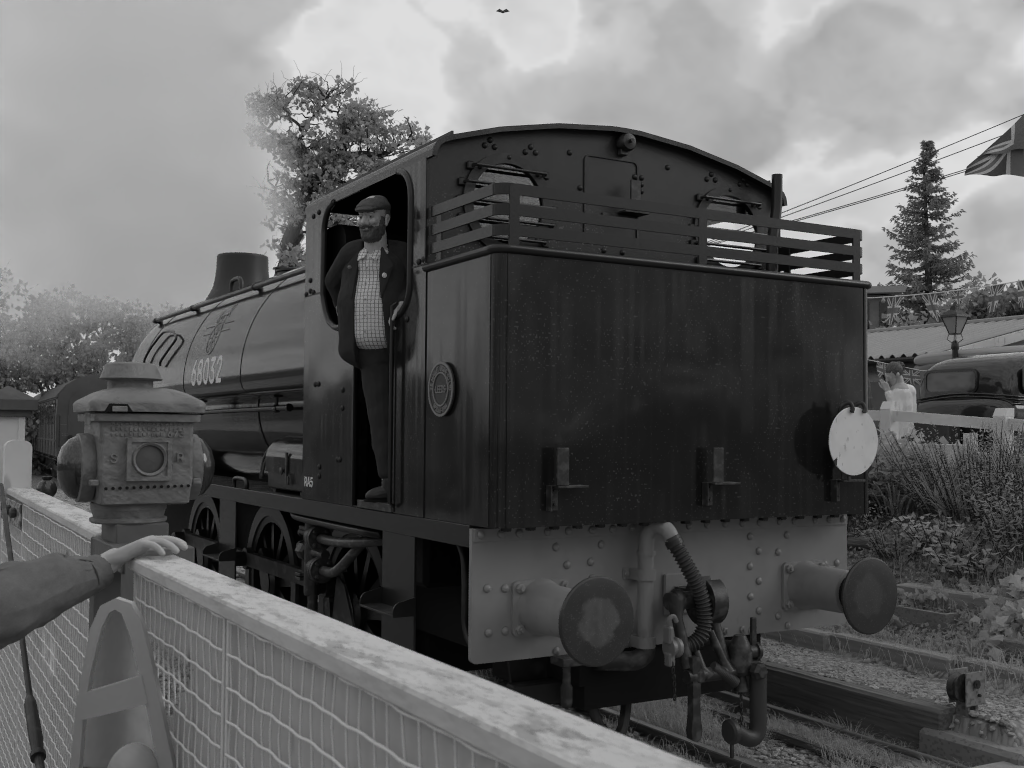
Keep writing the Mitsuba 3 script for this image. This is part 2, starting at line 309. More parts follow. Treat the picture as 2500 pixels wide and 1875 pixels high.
# cab back plate with its two round windows
roofp = [(-1.238, 3.36), (-1.232, 3.40), (-1.215, 3.43), (-1.185, 3.452), (-1.13, 3.473), (-.84, 3.556), (-.468, 3.628), (-.1, 3.664)]
roofp = roofp+[(0, 3.666)]+[(-x, z) for x, z in reversed(roofp)]
wl, wr, wz, wR = -.757, .825, 3.165, .235
backp = sg.Polygon([(-1.238, 2.5)]+roofp+[(1.238, 2.5)])
put('cab_back_plate', prism(backp.difference(sg.Point(wl, wz).buffer(wR, 24)).difference(sg.Point(wr, wz).buffer(wR, 24)), .758, .77, 'xz'), PLATE, E)
for wx in (wl, wr):
    w = put('cab_window', prism(sg.Point(wx, wz).buffer(wR+.045, 24).difference(sg.Point(wx, wz).buffer(wR-.012, 24)), .742, .757, 'xz'), DULL, E, label='round cab window behind wire bars, on the '+('left' if wx < 0 else 'right')+' of the plate')
    put('pane', prism(sg.Point(wx, wz).buffer(wR-.003, 24), .762, .7625, 'xz'), GLASS, w)
    for a in range(8):
        put('bolt_head', RIV, DULL, w, tw=at_((wx+(wR+.022)*math.cos(a*.785+1.57), .742, wz+(wR+.022)*math.sin(a*.785+1.57)), '-y', .6))
    for dz, hw in ((.185, .24), (.09, .29), (-.005, .30), (-.1, .29), (-.2, .24)):
        b = put('window_bar', cat([tube([(wx-hw, .755, wz+dz), (wx-hw+.02, .712, wz+dz), (wx+hw-.02, .712, wz+dz), (wx+hw, .755, wz+dz)], .009, 8), box(wx-hw-.02, wx-hw+.02, .736, .757, wz+dz-.022, wz+dz+.022, .006), box(wx+hw-.02, wx+hw+.02, .736, .757, wz+dz-.022, wz+dz+.022, .006)]), SATIN, w, smooth=30)
ht = rrect(-.255, .128, 3.02, 3.512, .04)
put('access_hatch', prism(ht.difference(ht.buffer(-.010)), .75, .757, 'xz'), DULL, E)
for x, z in [(-.904, 3.472), (-.871, 3.506), (-.842, 3.471), (-.646, 3.469), (-.611, 3.503), (-.579, 3.474), (-.353, 3.504), (.349, 3.506), (.651, 3.471), (.687, 3.506), (.718, 3.474), (.916, 3.472), (.945, 3.505), (.978, 3.476), (-.113, 2.965), (.018, 2.964), (-.28, 3.31), (.105, 3.42), (.155, 3.42), (.155, 3.38), (.155, 3.34), (.11, 3.16)]:
    put('plate_rivet', RIV, DULL, E, tw=at_((x, .758, z), '-y', .8))
lk = put('top_lamp_iron', cat([box(.01, .078, .66, .674, 3.195, 3.375, .002), box(-.03, .14, .66, .757, 3.185, 3.197, .002), box(-.13, .05, .744, .757, 3.15, 3.185, .002)]), IRON, E)
put('roof_socket', cat([lathe([(.05, 0), (.055, .02), (.055, .05), (.045, .07), (.02, .075)], 20, (.016, .755, 3.605), '-y'), lathe([(.012, .07), (.012, .1)], 8, (.016, .755, 3.605), '-y'), box(-.02, .03, .72, .757, 3.53, 3.57, .004)]), IRON, E, smooth=30)
put('vent_pipe', tube(smoothpath([(1.03, .60, 2.76), (1.035, .60, 3.05), (1.055, .60, 3.2), (1.075, .6, 3.32), (1.08, .6, 3.52)], 5), .034, 12), SATIN, E, smooth=30)
# roof
rin = sg.LineString(roofp).buffer(.008, cap_style=2, join_style=1)
rf = put('cab_roof', prism(rin, .70, 2.66, 'xz'), SATIN, E, smooth=40)
put('rain_strip', box(-1.13, -1.118, .71, 2.58, 3.475, 3.512, .002), DULL, rf)
put('rain_strip', box(1.118, 1.13, .71, 2.58, 3.475, 3.512, .002), DULL, rf)
put('roof_vent', box(-.5, .5, 1.2, 2.1, 3.66, 3.71, .02), DULL, rf)
put('roof_overhang_edge', prism(sg.LineString(roofp).buffer(.014, cap_style=2, join_style=1), .69, .70, 'xz'), DULL, rf)
# cab front plate with a big lookout on either side
fw = sg.Polygon([(-1.238, 1.462)]+roofp+[(1.238, 1.462)])
for s in (-1, 1): fw = fw.difference(rrect(min(s*1.15, s*.80), max(s*1.15, s*.80), 2.72, 3.385, .06))
put('cab_front_plate', prism(fw, 2.59, 2.604, 'xz'), SATIN, E)
put('ejector_pipe', cat([tube(smoothpath([(-.98, 2.56, 3.26), (-.985, 2.46, 3.25), (-.985, 2.42, 3.19), (-.985, 2.42, 3.1)], 5), .016, 10), lathe([(.03, 0), (.04, .02), (.04, .08), (.055, .1), (.055, .16), (.03, .2)], 14, (-.985, 2.42, 2.92)), lathe([(.07, 0), (.075, .02), (.075, .28), (.05, .3)], 16, (-.985, 2.42, 2.62)), lathe([(.035, 0), (.035, .55)], 12, (-.985, 2.42, 2.07)), tube([(-.985, 2.42, 3.0), (-.86, 2.42, 3.0)], .022, 10)]), IRON, E, smooth=30)
# builder's plate
bp_ = put('builders_plate', cat([prism(sg.Point(.542, 2.127).buffer(.137, 24), -W-.017, -W-.006, 'yz')]), B('plate_ground', .028, .5), E, label='oval cast plate lettered round its rim, with LEEDS across the middle')
o_ = (lambda r, w: prism(sg.Point(.542, 2.127).buffer(r, 24).difference(sg.Point(.542, 2.127).buffer(r-w, 24)), -W-.022, -W-.016, 'yz'))
put('raised_ring', cat([o_(.139, .012), o_(.088, .008)]), BRASS, bp_)
L_ = (0, -1, 0); U_ = (0, 0, 1)
put('lettering', text('\u00b7LEEDS\u00b7', .036, (-W-.017, .542, 2.109), L_, U_, .004, .74, True, True), BRASS, bp_)
def arc_text(s, h, r, a0, a1, inv=False):
    ms = []
    for i, ch in enumerate(s):
        if ch == ' ': continue
        a = math.radians(a0+(a1-a0)*i/(len(s)-1))
        ca, sa = math.cos(a), math.sin(a)
        up = (0, -ca, sa) if not inv else (0, ca, -sa); rt = (0, -sa, -ca) if not inv else (0, sa, ca)
        rr = r if not inv else r+h
        ms.append(text(ch, h, (-W-.017, .542-rr*ca, 2.127+rr*sa), rt, up, .004, .8, True, True))
    return cat(ms)
put('lettering', arc_text('THE HUNSLET ENGINE CO LTD', .026, .094, 180, 0), BRASS, bp_)
put('lettering', arc_text('N\u00ba3163-1944', .026, .094, 232, 308, True), BRASS, bp_)
put('route_lettering', text('RA5', .06, (-W-.007, 2.556, 1.546), L_, U_, .002, 1.0, True), CREAM, E, label='white RA5 lettering low on the cab side')
# footplate and valance
put('footplate', cat([box(-W, -.62, 2.61, 10.2, 1.428, 1.446, .003), box(.62, W, 2.61, 10.2, 1.428, 1.446, .003), box(-W+.01, W-.01, .245, 2.6, 1.44, 1.46)]), DULL, E)
for s in (-1, 1):
    put('valance', box(s*(W+.006), s*(W-.01), .242, 10.2, 1.352, 1.4595, .003), SATIN, E)
put('footplate_handle', tube(smoothpath([(-1.17, 4.42, 1.44), (-1.17, 4.42, 1.50), (-1.17, 4.37, 1.525), (-1.17, 4.16, 1.525), (-1.17, 4.09, 1.50), (-1.17, 4.09, 1.44)], 5), .017, 10), SATIN, E, smooth=True)
# tank, boiler, firebox
R, ZC = 1.1, 2.35
tp = [(-R*math.cos(a), ZC+R*math.sin(a)) for a in np.linspace(-.03, math.pi+.03, 65)]
tp += [(R-.02, 2.255), (R-.06, 2.215), (R-.13, 2.195), (.72, 2.19), (-.72, 2.19), (-R+.13, 2.195), (-R+.06, 2.215), (-R+.02, 2.255)]
def loft(prof, ys, sc):
    """profile in xz swept along y with a scale about (0,2.5) at each station"""
    P = np.array(prof); n = len(P); vs = []; f = []
    for y, s in zip(ys, sc): vs.append(np.stack([P[:, 0]*s, np.full(n, y), 2.5+(P[:, 1]-2.5)*s], 1))
    vs = np.vstack(vs); j = np.arange(n); k = (j+1) % n
    for i in range(len(ys)-1):
        a, b = i*n, (i+1)*n; f += [np.stack([a+j, b+j, b+k], 1), np.stack([a+j, b+k, a+k], 1)]
    m = trimesh.Trimesh(vs, np.vstack(f), process=False)
    e = sg.Polygon(prof); 
    return m
tk = put('saddle_tank', cat([loft(tp, [2.62, 2.64]+list(np.linspace(2.7, 8.95, 30))+[9.07, 9.15, 9.21, 9.24], [.99, 1]+[1]*30+[.992, .972, .94, .90]), prism(aff.scale(sg.Polygon(tp), .90, .90, origin=(0, 2.5)), 9.22, 9.24, 'xz')]), TANK, E, smooth=35)
for y in (4.55, 6.4, 8.35):
    put('seam_band', loft([(x*1.003, ZC+(z-ZC)*1.003) for x, z in tp], [y-.012, y-.01, y+.01, y+.012], [.995, 1.0012, 1.0012, .995]), TANK, tk, smooth=35)
put('tank_filler', cat([lathe([(.24, 0), (.24, .04), (.26, .05), (.26, .07), (.2, .085)], 28, (-.02, 6.15, 3.42)), box(-.3, .26, 6.1, 6.2, 3.49, 3.51, .004)]), SATIN, E, smooth=30)
put('lifting_eye', tube(smoothpath([(-.35, 7.42, 3.36), (-.35, 7.41, 3.47), (-.35, 7.36, 3.51), (-.35, 7.17, 3.51), (-.35, 7.08, 3.47), (-.35, 7.06, 3.36)], 5), .024, 10), SATIN, E, smooth=True)
hr = put('tank_handrail', tube([(-.81, 2.62, 3.165), (-.80, 9.02, 3.175)], .022, 10), SATIN, E, smooth=True)
for y in (3.2, 5.15, 7.25, 8.9):
    put('stanchion', cat([tube([(-.69, y, 3.14), (-.80, y, 3.17)], [.028, .02], 10), lathe([(.0, -.03), (.03, -.015), (.034, 0), (.03, .015), (0, .03)], 12, (-.805, y, 3.17), 'y')]), SATIN, hr, smooth=30)
put('tank_handrail', tube([(.81, 2.62, 3.165), (.80, 9.62, 3.175)], .022, 10), SATIN, E, smooth=True)
put('front_grab_rail', tube(smoothpath([(-1.096, 8.111, 2.6), (-1.096, 8.111, 2.665), (-1.057, 8.045, 2.776), (-1.022, 7.935, 2.856), (-.986, 7.858, 2.923), (-.968, 7.758, 2.952), (-.98, 7.4, 2.93), (-.995, 7.248, 2.907), (-1.036, 6.98, 2.825), (-1.078, 7.103, 2.72), (-1.11, 7.291, 2.61), (-1.11, 7.31, 2.56)], 6), .013, 8), SATIN, E, smooth=True)
def on_tank(m, y0, zmid, lift=.003):
    """letters drawn in the xy plane laid on the tank's left side"""
    ms = m.copy(); vs, fs = trimesh.remesh.subdivide_to_size(ms.vertices, ms.faces, .05); th0 = math.asin((zmid-ZC)/R)
    th = th0+vs[:, 1]/R; rr = R+lift+vs[:, 2]
    return trimesh.Trimesh(np.stack([-rr*np.cos(th), y0-vs[:, 0], ZC+rr*np.sin(th)], 1), fs, process=False)
nm = meshkit.text_mesh('68032', .225, .0006, True); nm.vertices[:, 0] *= 1.02/nm.vertices[:, 0].max(); nm.vertices[:, 1] -= .11
put('number', on_tank(nm, 6.12, 2.435, .0014), CREAM, E, label='white number 68032 on the tank side')
# crest: a lion astride a spoked wheel with bars to left and right
def stroke(pts, w): return sg.LineString(pts).buffer(w)
cr = [sg.Point(0, -.11).buffer(.165, 20).difference(sg.Point(0, -.11).buffer(.152, 20)), sg.Point(0, -.11).buffer(.05, 12).difference(sg.Point(0, -.11).buffer(.04, 12))]
cr += [stroke([(.05*math.cos(a), -.11+.05*math.sin(a)), (.152*math.cos(a), -.11+.152*math.sin(a))], .003) for a in np.arange(10)*.628]
cr += [stroke([(sx*.17, -.02+dy), (sx*.44, -.02+dy)], .0035) for sx in (-1, 1) for dy in (-.04, .04)]
cr += [stroke([(-.17, .06), (-.12, .12), (-.03, .13), (.06, .12), (.12, .16), (.14, .22), (.1, .25), (.05, .22), (.06, .17)], .006), stroke([(-.17, .06), (-.2, .14), (-.16, .2)], .005), stroke([(-.1, .12), (-.12, .04)], .006), stroke([(-.04, .12), (-.02, .04)], .006), stroke([(.06, .12), (.1, .04)], .006), stroke([(.11, .14), (.17, .09)], .006)]
crp = so.unary_union(cr); cm = prism(crp, 0, .0015, 'xy')
put('crest', on_tank(cm, 5.62, 2.845, .003), FAINT, E, label='thin outlined crest of a lion over a wheel on the tank')
put('boiler', cat([lathe([(.70, 0), (.70, 6.9)], 40, (0, 2.62, 2.12), 'y'), box(-.64, .64, 2.62, 4.4, 1.42, 2.2)]), TANK, E, smooth=35)
put('boiler_band', lathe([(.69, 0), (.708, .004), (.708, .05), (.69, .054)], 40, (0, 5.3, 2.12), 'y', False), SATIN, E, smooth=30)
put('smokebox_saddle', box(-.62, .62, 8.2, 9.9, 1.3, 2.0, .01), SOOT, E)
put('pipe_rail', cat([tube([(-.86, 4.02, 2.09), (-.86, 8.9, 2.07)], .022, 10), lathe([(.03, -.02), (.034, 0), (.03, .02)], 12, (-.86, 4.02, 2.09), 'y')]), SATIN, E, smooth=30)
for y in (4.33, 6.6): put('pipe_hanger', cat([tube([(-.86, y, 2.08), (-.86, y, 2.2)], .016, 8), lathe([(.026, -.04), (.034, -.02), (.034, .02), (.026, .04)], 12, (-.86, y, 2.085), 'y'), box(-.9, -.82, y-.05, y+.05, 2.18, 2.2, .003)]), SATIN, E, smooth=30)
for dz in (0, -.035): put('lubricator_pipe', tube(smoothpath([(-.74, 2.62, 1.87+dz), (-.74, 3.5, 1.865+dz), (-.75, 4.3, 1.84+dz), (-.78, 4.65, 1.78+dz), (-.82, 4.75+dz, 1.68+dz), (-.84, 4.78+dz, 1.5)], 5), .011, 8), COPPER, E, smooth=True)
# chimney
put('chimney', cat([lathe([(.47, -.14), (.41, -.04), (.365, .04), (.33, .11), (.312, .19), (.296, .3), (.288, .46), (.290, .475), (.278, .49), (.25, .49), (.25, .2)], 40, (0, 8.2, 3.42), 'z', False)]), B('chimney_black', .02, .45), E, smooth=50)
# tool box
tb = put('tool_box', box(-1.10, -.72, 3.0, 3.79, 1.475, 1.62, .01), SATIN, E, label='hump-lidded tool box on the footplate')
lidp = sg.Polygon([(-1.115, 1.60)]+[(-1.115, 1.70)]+[(-.91-.205*math.cos(a), 1.70+.17*math.sin(a)) for a in np.linspace(.1, math.pi-.1, 14)]+[(-.705, 1.70), (-.705, 1.60)])
put('lid', prism(lidp, 2.99, 3.80, 'xz'), PAINT, tb, smooth=35)
put('hasp', cat([box(-1.13, -1.116, 3.28, 3.31, 1.52, 1.75, .002), lathe([(.012, 0), (.028, .01), (.028, .02), (.012, .025)], 14, (-1.118, 3.38, 1.615), '-x'), box(-1.13, -1.117, 3.24, 3.27, 1.52, 1.58, .002)]), IRON, tb)
put('feet', cat([box(-1.08, -.75, 3.06, 3.12, 1.446, 1.476), box(-1.08, -.75, 3.66, 3.72, 1.446, 1.476)]), DULL, tb)
# frames, wheels, rods
put('main_frame', cat([box(s*.58, s*.61, .24, 10.1, .62, 1.42) for s in (-1, 1)]+[box(-.58, .58, .24, 1.2, .5, 1.3), box(-.5, .5, 2.2, 4.0, .3, 1.3)]), SOOT, E)
WR, WZ = .635, .635
def spoke(a):
    c, s = math.cos(a), math.sin(a); P = []
    for r, hw, x0, x1 in ((.09, .036, -.07, .045), (.52, .026, -.04, .02)):
        for t in (-hw, hw):
            for x in (x0, x1): P.append((-x, r*c-t*s, r*s+t*c))
    return trimesh.convex.convex_hull(np.array(P))
SPK = [mikit.ply(spoke(i*2*math.pi/11+.2), None) for i in range(11)]
TYR = mikit.ply(lathe([(.555, -.06), (.575, -.065), (.627, -.06), (.635, .04), (.66, .055), (.66, .085), (.555, .085), (.555, -.06)], 64, axis='-x', caps=False), None, smooth=30)
RIM = mikit.ply(lathe([(.50, -.045), (.556, -.05), (.556, .07), (.50, .06), (.50, -.045)], 64, axis='-x', caps=False), None, smooth=30)
HUB = mikit.ply(cat([lathe([(.15, -.03), (.15, .08), (.11, .11), (.11, .12)], 28, axis='-x'), trimesh.convex.convex_hull(np.vstack([lathe([(.11, .02), (.11, .12)], 20, (0, 0, 0), '-x').vertices, lathe([(.075, .02), (.075, .12)], 20, (0, .12, .2), '-x').vertices]))]), None, smooth=30)
CWT = mikit.ply(prism(sg.Point(0, 0).buffer(.52, 24).intersection(sg.Polygon([(-.6, -.12), (.3, -.55), (.0, -.7), (-.8, -.5)])), -.05, .03, 'yz'), None)
for y in (2.85, 4.68, 6.72):
    for s in (-1, 1):
        tw = T4().translate([s*.70, y, WZ]) @ (T4() if s < 0 else T4().scale([-1, 1, 1]))
        w = put('driving_wheel', TYR, STEEL, E, tw=tw); put('rim', RIM, SATIN, w, tw=tw); put('hub', HUB, SATIN, w, tw=tw); put('counterweight', CWT, SATIN, w, tw=tw)
        for q in SPK: put('spoke', q, SATIN, w, tw=tw)
    put('axle', lathe([(.09, -.68), (.09, .68)], 16, (0, y, WZ), 'x'), DULL, E, smooth=30)
for s in (-1, 1):
    rp = so.unary_union([sg.box(2.97, .775, 6.84, .885)]+[sg.Point(y+.12, .83).buffer(.09, 16) for y in (2.85, 4.68, 6.72)])
    rd = put('coupling_rod', prism(rp, s*.93-.028, s*.93+.028, 'yz'), DULL, E)
    for y in (2.97, 4.80, 6.84):
        put('rod_pin', lathe([(.062, -.06), (.062, .12), (.05, .135)], 24, (s*.93, y, .83), '-x' if s < 0 else 'x'), SATIN, rd, smooth=30)
# steps
def steps(y0, y1, zt, zb):
    st = put('step_plate', box(-W-.004, -W+.010, y0, y1, zb, 1.352, .002), SATIN, E)
    for z in zt:
        put('tread', box(-W-.135, -W-.005, y0-.02, y1+.0, z, z+.012, .002), DULL, st)
        for yy, h in ((y0-.02, .10), (y1, .10)):
            pl = sg.Polygon([(-W-.005, z), (-W-.135, z), (-W-.135, z+.03)]+[(-W-.135+.05*(1-math.cos(a)), z+.03+.05*math.sin(a)) for a in np.linspace(0, 1.57, 6)]+[(-W-.005, z+h)])
            put('side_plate', prism(pl, yy-.004, yy+.004, 'xz'), SATIN, st)
steps(4.1, 4.54, (.90, .45), .40); steps(.86, 1.28, (.94, .45), .40)
# injector under the cab
ij = put('injector', cat([lathe([(.05, 0), (.055, .02), (.055, .48), (.045, .52)], 16, (-1.1, 2.80, .79)), lathe([(.035, 0), (.035, 1.0)], 14, (-1.1, 2.78, .1)), box(-1.15, -1.05, 2.74, 2.94, 1.20, 1.225, .004), box(-1.15, -1.05, 2.74, 2.94, 1.228, 1.255, .004), lathe([(.03, 0), (.03, .13), (.045, .13), (.045, .16)], 12, (-1.1, 2.85, 1.1), 'y')]), IRON, E, smooth=30)
def flange(y, z, d=.03):
    f = put('flange', cat([lathe([(.085, 0), (.085, d)], 28, (-1.12, y+d/2+.1, z), '-y'), lathe([(.085, 0), (.085, d)], 28, (-1.12, y+d/2+.062, z), '-y'), lathe([(.065, 0), (.065, .12)], 18, (-1.12, y+.2, z), '-y')]), IRON, ij, smooth=30)
    for a in (.8, 2.35, 3.93, 5.5): put('flange_bolt', HEX, IRON, ij, tw=at_((-1.12+.06*math.cos(a), y+.045, z+.06*math.sin(a)), '-y', .7))
flange(2.55, 1.19); flange(2.50, .985)
put('steam_pipe', tube(smoothpath([(-1.12, 2.60, 1.19), (-1.12, 2.3, 1.195), (-1.11, 2.02, 1.215), (-1.0, 1.75, 1.25), (-.7, 1.6, 1.27)], 7), .033, 14), COPPER, ij, smooth=True)
put('steam_pipe', tube(smoothpath([(-1.12, 2.55, .985), (-1.12, 2.38, .99), (-1.12, 2.25, 1.03), (-1.1, 2.15, 1.10), (-1.06, 2.06, 1.19), (-1.0, 1.95, 1.3), (-.95, 1.9, 1.42)], 7), .033, 14), COPPER, ij, smooth=True)
put('valve_body', cat([lathe([(.05, 0), (.06, .02), (.06, .1), (.04, .12)], 6, (-1.11, 2.98, 1.08), '-y'), lathe([(.032, 0), (.032, .25)], 14, (-1.1, 2.8, 1.085), '-y'), lathe([(.02, 0), (.02, .08), (.03, .08), (.03, .1)], 10, (-1.1, 2.92, 1.20), 'y'), box(-1.16, -1.04, 2.88, 2.98, .88, .9, .003), box(-1.16, -1.04, 2.88, 2.98, .91, .93, .003), lathe([(.028, 0), (.028, .12)], 8, (-1.1, 2.93, .93))]), IRON, ij, smooth=30)
put('under_pipe', tube(smoothpath([(-1.13, 3.1, 1.33), (-1.16, 2.9, 1.315), (-1.17, 2.2, 1.31), (-1.17, 1.75, 1.31), (-1.1, 1.62, 1.3)], 6), .03, 12), SATIN, E, smooth=True)
put('brake_block', prism(sg.Polygon([(3.36, .2), (3.44, .9), (3.38, .95), (3.28, .6), (3.3, .2)]), -.78, -.66, 'yz'), IRON, E)
put('sandbox', box(-.95, -.64, 1.35, 1.95, 1.0, 1.42, .03), SOOT, E)
put('guard_plate', prism(sg.Polygon([(2.72, .2), (2.55, .95), (2.42, .9), (2.25, .65), (2.18, .2)]), -1.02, -1.005, 'yz'), DULL, E)
# buffer beam
BY = .206
bm = put('buffer_beam', cat([prism(rrect(-1.255, 1.255, .80, 1.43, .03).union(sg.box(-1.255, 1.2, 1.255, 1.446)), BY, BY+.03, 'xz')]), BEAM, E, label='pale painted buffer beam studded with rivets')
put('angle_strip', box(-1.25, 1.25, BY-.011, BY-.001, 1.383, 1.446, .002), BEAM, bm)
for x in (-1.213, -1.1, -.999, -.834, -.711, -.567, -.441, -.315, -.19, -.064, .06, .185, .314, .436, .563, .713, .825, .989, 1.1, 1.21): put('beam_rivet', RIV, BEAM, bm, tw=at_((x, BY-.011, 1.418), '-y', 1.0))
for x, z in [(-1.17, 1.158), (-1.07, 1.152), (-1.161, .945), (-1.068, .945), (-.778, 1.339), (-.504, 1.34), (-.712, 1.247), (-.569, 1.255), (-.772, .823), (-.5, .823), (-.56, 1.17), (.501, 1.342), (.776, 1.339), (.564, 1.258), (.71, 1.245), (.5, 1.176), (.565, 1.092), (.503, 1.009), (.565, .926), (.709, .885), (.782, .827), (.189, .835), (.508, .818), (1.073, 1.16), (1.169, 1.161), (1.07, .945), (1.165, .945)]: put('beam_rivet', RIV, BEAM, bm, tw=at_((x, BY, z), '-y', 1.0))
for x, z in [(.319, .833), (.441, .832)]: put('beam_bolt', HEX, BEAM, bm, tw=at_((x, BY, z), '-y', .85))
for i, x in enumerate(np.linspace(-1.14, 1.16, 18)): put('bunker_bolt', box(x-.02, x+.02, .06, .1, 1.44, 1.463, .004), DULL, E)
put('beam_inner_angle', box(-1.2, 1.2, BY+.03, BY+.1, .84, .9), SOOT, E)
for s, sd_ in ((-1, 'left'), (1, 'right')):
    x = .87*s if s < 0 else .90
    b = put('buffer', cat([lathe([(.14, 0), (.128, .03), (.122, .06), (.118, .33), (.122, .345), (.112, .35)], 36, (x, BY-.018, 1.05), '-y')]), BEAM, E, smooth=35, label=f'{sd_} buffer with dark round head and pale tapering housing')
    put('base_plate', prism(rrect(x-.165, x+.165, .915, 1.185, .03), BY-.019, BY-.001, 'xz'), BEAM, b)
    put('shank', lathe([(.098, .3), (.098, .46), (.14, .5)], 32, (x, BY, 1.05), '-y'), SOOT, b, smooth=35)
    put('head', lathe([(.02, -.03), (.17, -.012), (.2, -.004), (.2055, .003), (.2055, .012), (.198, .020), (.16, .026), (.09, .029), (.02, .030)], 56, (x, -.283, 1.05), '-y'), HEAD, b, smooth=35)
    for dx in (-.128, .128):
        for dz in (-.1, .1): put('base_bolt', HEX, BEAM, b, tw=at_((x+dx, BY-.019, 1.05+dz), '-y', 1.0))
    if s > 0: put('lug', box(1.05, 1.10, BY-.06, BY-.001, 1.13, 1.15, .003), BEAM, b)
# vacuum standpipe and hose
vp = put('vacuum_pipe', cat([tube(smoothpath([(-.285, .12, .80), (-.285, .12, 1.0), (-.283, .12, 1.33), (-.278, .11, 1.40), (-.26, .08, 1.435), (-.235, .03, 1.428), (-.225, 0, 1.40), (-.218, -.01, 1.37)], 7), .042, 18), lathe([(.05, 0), (.05, .02)], 18, (-.284, .12, 1.285)), ]), BEAM, E, smooth=35)
for z in (1.185, .84):
    put('pipe_clip', cat([box(-.37, -.20, BY-.012, BY-.001, z-.028, z+.028, .002), prism(sg.Point(-.285, .12).buffer(.052, 12).difference(sg.Point(-.285, .12).buffer(.043, 12)).intersection(sg.box(-1, 0, 1, .12)), z-.028, z+.028, 'xy'), box(-.337, -.327, .12, BY-.01, z-.028, z+.028), box(-.243, -.233, .12, BY-.01, z-.028, z+.028)]), BEAM, vp)
    for dx in (-.07, .07): put('clip_bolt', HEX, BEAM, vp, tw=at_((-.285+dx*1.0, BY-.012, z), '-y', .65))
hp = smoothpath([(-.22, -.01, 1.385), (-.20, -.03, 1.33), (-.165, -.06, 1.25), (-.115, -.08, 1.15), (-.075, -.09, 1.04), (-.07, -.09, .95), (-.10, -.09, .88), (-.155, -.08, .845), (-.23, -.07, .84)], 26)
sl = np.r_[0, np.cumsum(np.linalg.norm(np.diff(hp, axis=0), axis=1))]; ss = np.linspace(0, sl[-1], 300); hp = np.stack([np.interp(ss, sl, hp[:, i]) for i in range(3)], 1)
rr = .037+.0055*np.sin(ss*2*math.pi/.021)*((ss > .06) & (ss < sl[-1]-.06))+.006*(ss < .04)
put('vacuum_hose', tube(hp, rr, 18), RUBBER, E, smooth=True, label='ribbed rubber hose curving down from the standpipe')
put('hose_band', tube(hp[8:22], .046, 18), IRON, E, smooth=True)
cp = put('hose_coupling', cat([lathe([(.05, 0), (.052, .02), (.042, .03), (.045, .055), (.052, .06), (.03, .065)], 20, (-.225, -.07, .84), '-x'), box(-.30, -.27, -.1, -.04, .86, .95, .008), box(-.30, -.26, -.1, -.05, .75, .82, .008), tube(smoothpath([(-.28, -.07, .93), (-.29, -.08, .98), (-.27, -.09, 1.0), (-.25, -.09, .97)], 4), .012, 8)]), BRASS, E, smooth=35)
def chain(parent, pts, r=.012, th=.0042, mat=None):
    pts = np.asarray(pts, float); n = int(np.linalg.norm(np.diff(pts, axis=0), axis=1).sum()/(r*2.1)); 
    s_ = np.r_[0, np.cumsum(np.linalg.norm(np.diff(pts, axis=0), axis=1))]; q = np.linspace(0, s_[-1], n); C = np.stack([np.interp(q, s_, pts[:, i]) for i in range(3)], 1)
    for i, c in enumerate(C):
        a = np.arange(10)*.6283; L = np.stack([np.cos(a)*r*.62, 0*a, np.sin(a)*r*1.25], 1)
        if i % 2: L = L[:, [1, 0, 2]]
        put('chain_link', tube(c+L, th, 5, closed=True), mat or IRON, parent, smooth=True)
chain(cp, [(-.285, -.09, .80), (-.272, -.1, .7), (-.268, -.1, .60)])
put('elbow_pipe', tube(smoothpath([(-.285, .12, .84), (-.285, .12, .79), (-.32, .13, .755), (-.38, .15, .745), (-.55, .18, .76)], 6), .05, 14), IRON, E, smooth=True)
# drawhook and screw coupling
dh = put('draw_hook', prism(sg.Point(-.005, 1.05).buffer(.13, 20).difference(sg.Point(-.03, 1.08).buffer(.045, 12)).difference(sg.Polygon([(-.03, 1.12), (-.04, 1.3), (-.2, 1.3), (-.1, 1.08)])), 0, .075, 'xz'), IRON, E)
dh2 = lathe([(.12, -.02), (.13, -.012), (.13, .03), (.115, .045)], 32, (0, 0, 0), 'x')
scene.pop(dh); _used[f'{E}__draw_hook'] = 0
hookp = so.unary_union([sg.Point(-.02, 1.05).buffer(.125, 24), sg.box(-.02, 1.0, .3, 1.1)]).difference(sg.Point(-.02, 1.06).buffer(.05, 14)).difference(sg.Polygon([(-.02, 1.07), (.03, 1.3), (-.1, 1.3), (-.06, 1.09)]))
dh = put('draw_hook', prism(hookp, -.045, .045, 'yz'), IRON, E)
put('hook_plate', box(-.11, .11, BY-.02, BY-.001, .95, 1.17, .008), BEAM, dh)
sc = put('screw_coupling', cat([lathe([(.045, -.19), (.045, .12)], 18, (-.05, -.01, 1.06), 'x'), lathe([(.05, 0), (.06, .01), (.06, .035), (.03, .04)], 20, (-.205, -.01, 1.06), 'x')]), IRON, E, smooth=35)
put('coupling_link', cat([tube([(-.20, -.02, 1.08), (-.215, -.05, .98), (-.19, -.11, .74)], [.055, .028, .034], 12), tube([(.05, -.02, 1.06), (.02, -.05, .98), (.045, -.12, .72)], [.04, .026, .03], 12)]), IRON, sc, smooth=35)
put('lower_shackle', cat([tube([(-.13, -.06, .86), (-.11, -.12, .73), (-.085, -.14, .69)], [.024, .022, .04], 12), tube([(-.01, -.06, .9), (.03, -.12, .76), (.05, -.14, .70)], [.024, .022, .035], 12), lathe([(.035, -.2), (.035, .14)], 16, (-.02, -.13, .70), 'x'), lathe([(.045, 0), (.045, .03), (.03, .045)], 6, (-.135, -.13, .70), '-x')]), IRON, sc, smooth=35)
thr = np.linspace(0, .22, 90); put('threaded_screw', tube(np.stack([-.06+.62*thr, -.14-.1*thr, .74-.42*thr], 1), .026+.0035*np.sin(thr*2*math.pi/.0125), 14), STEEL, sc, smooth=True)
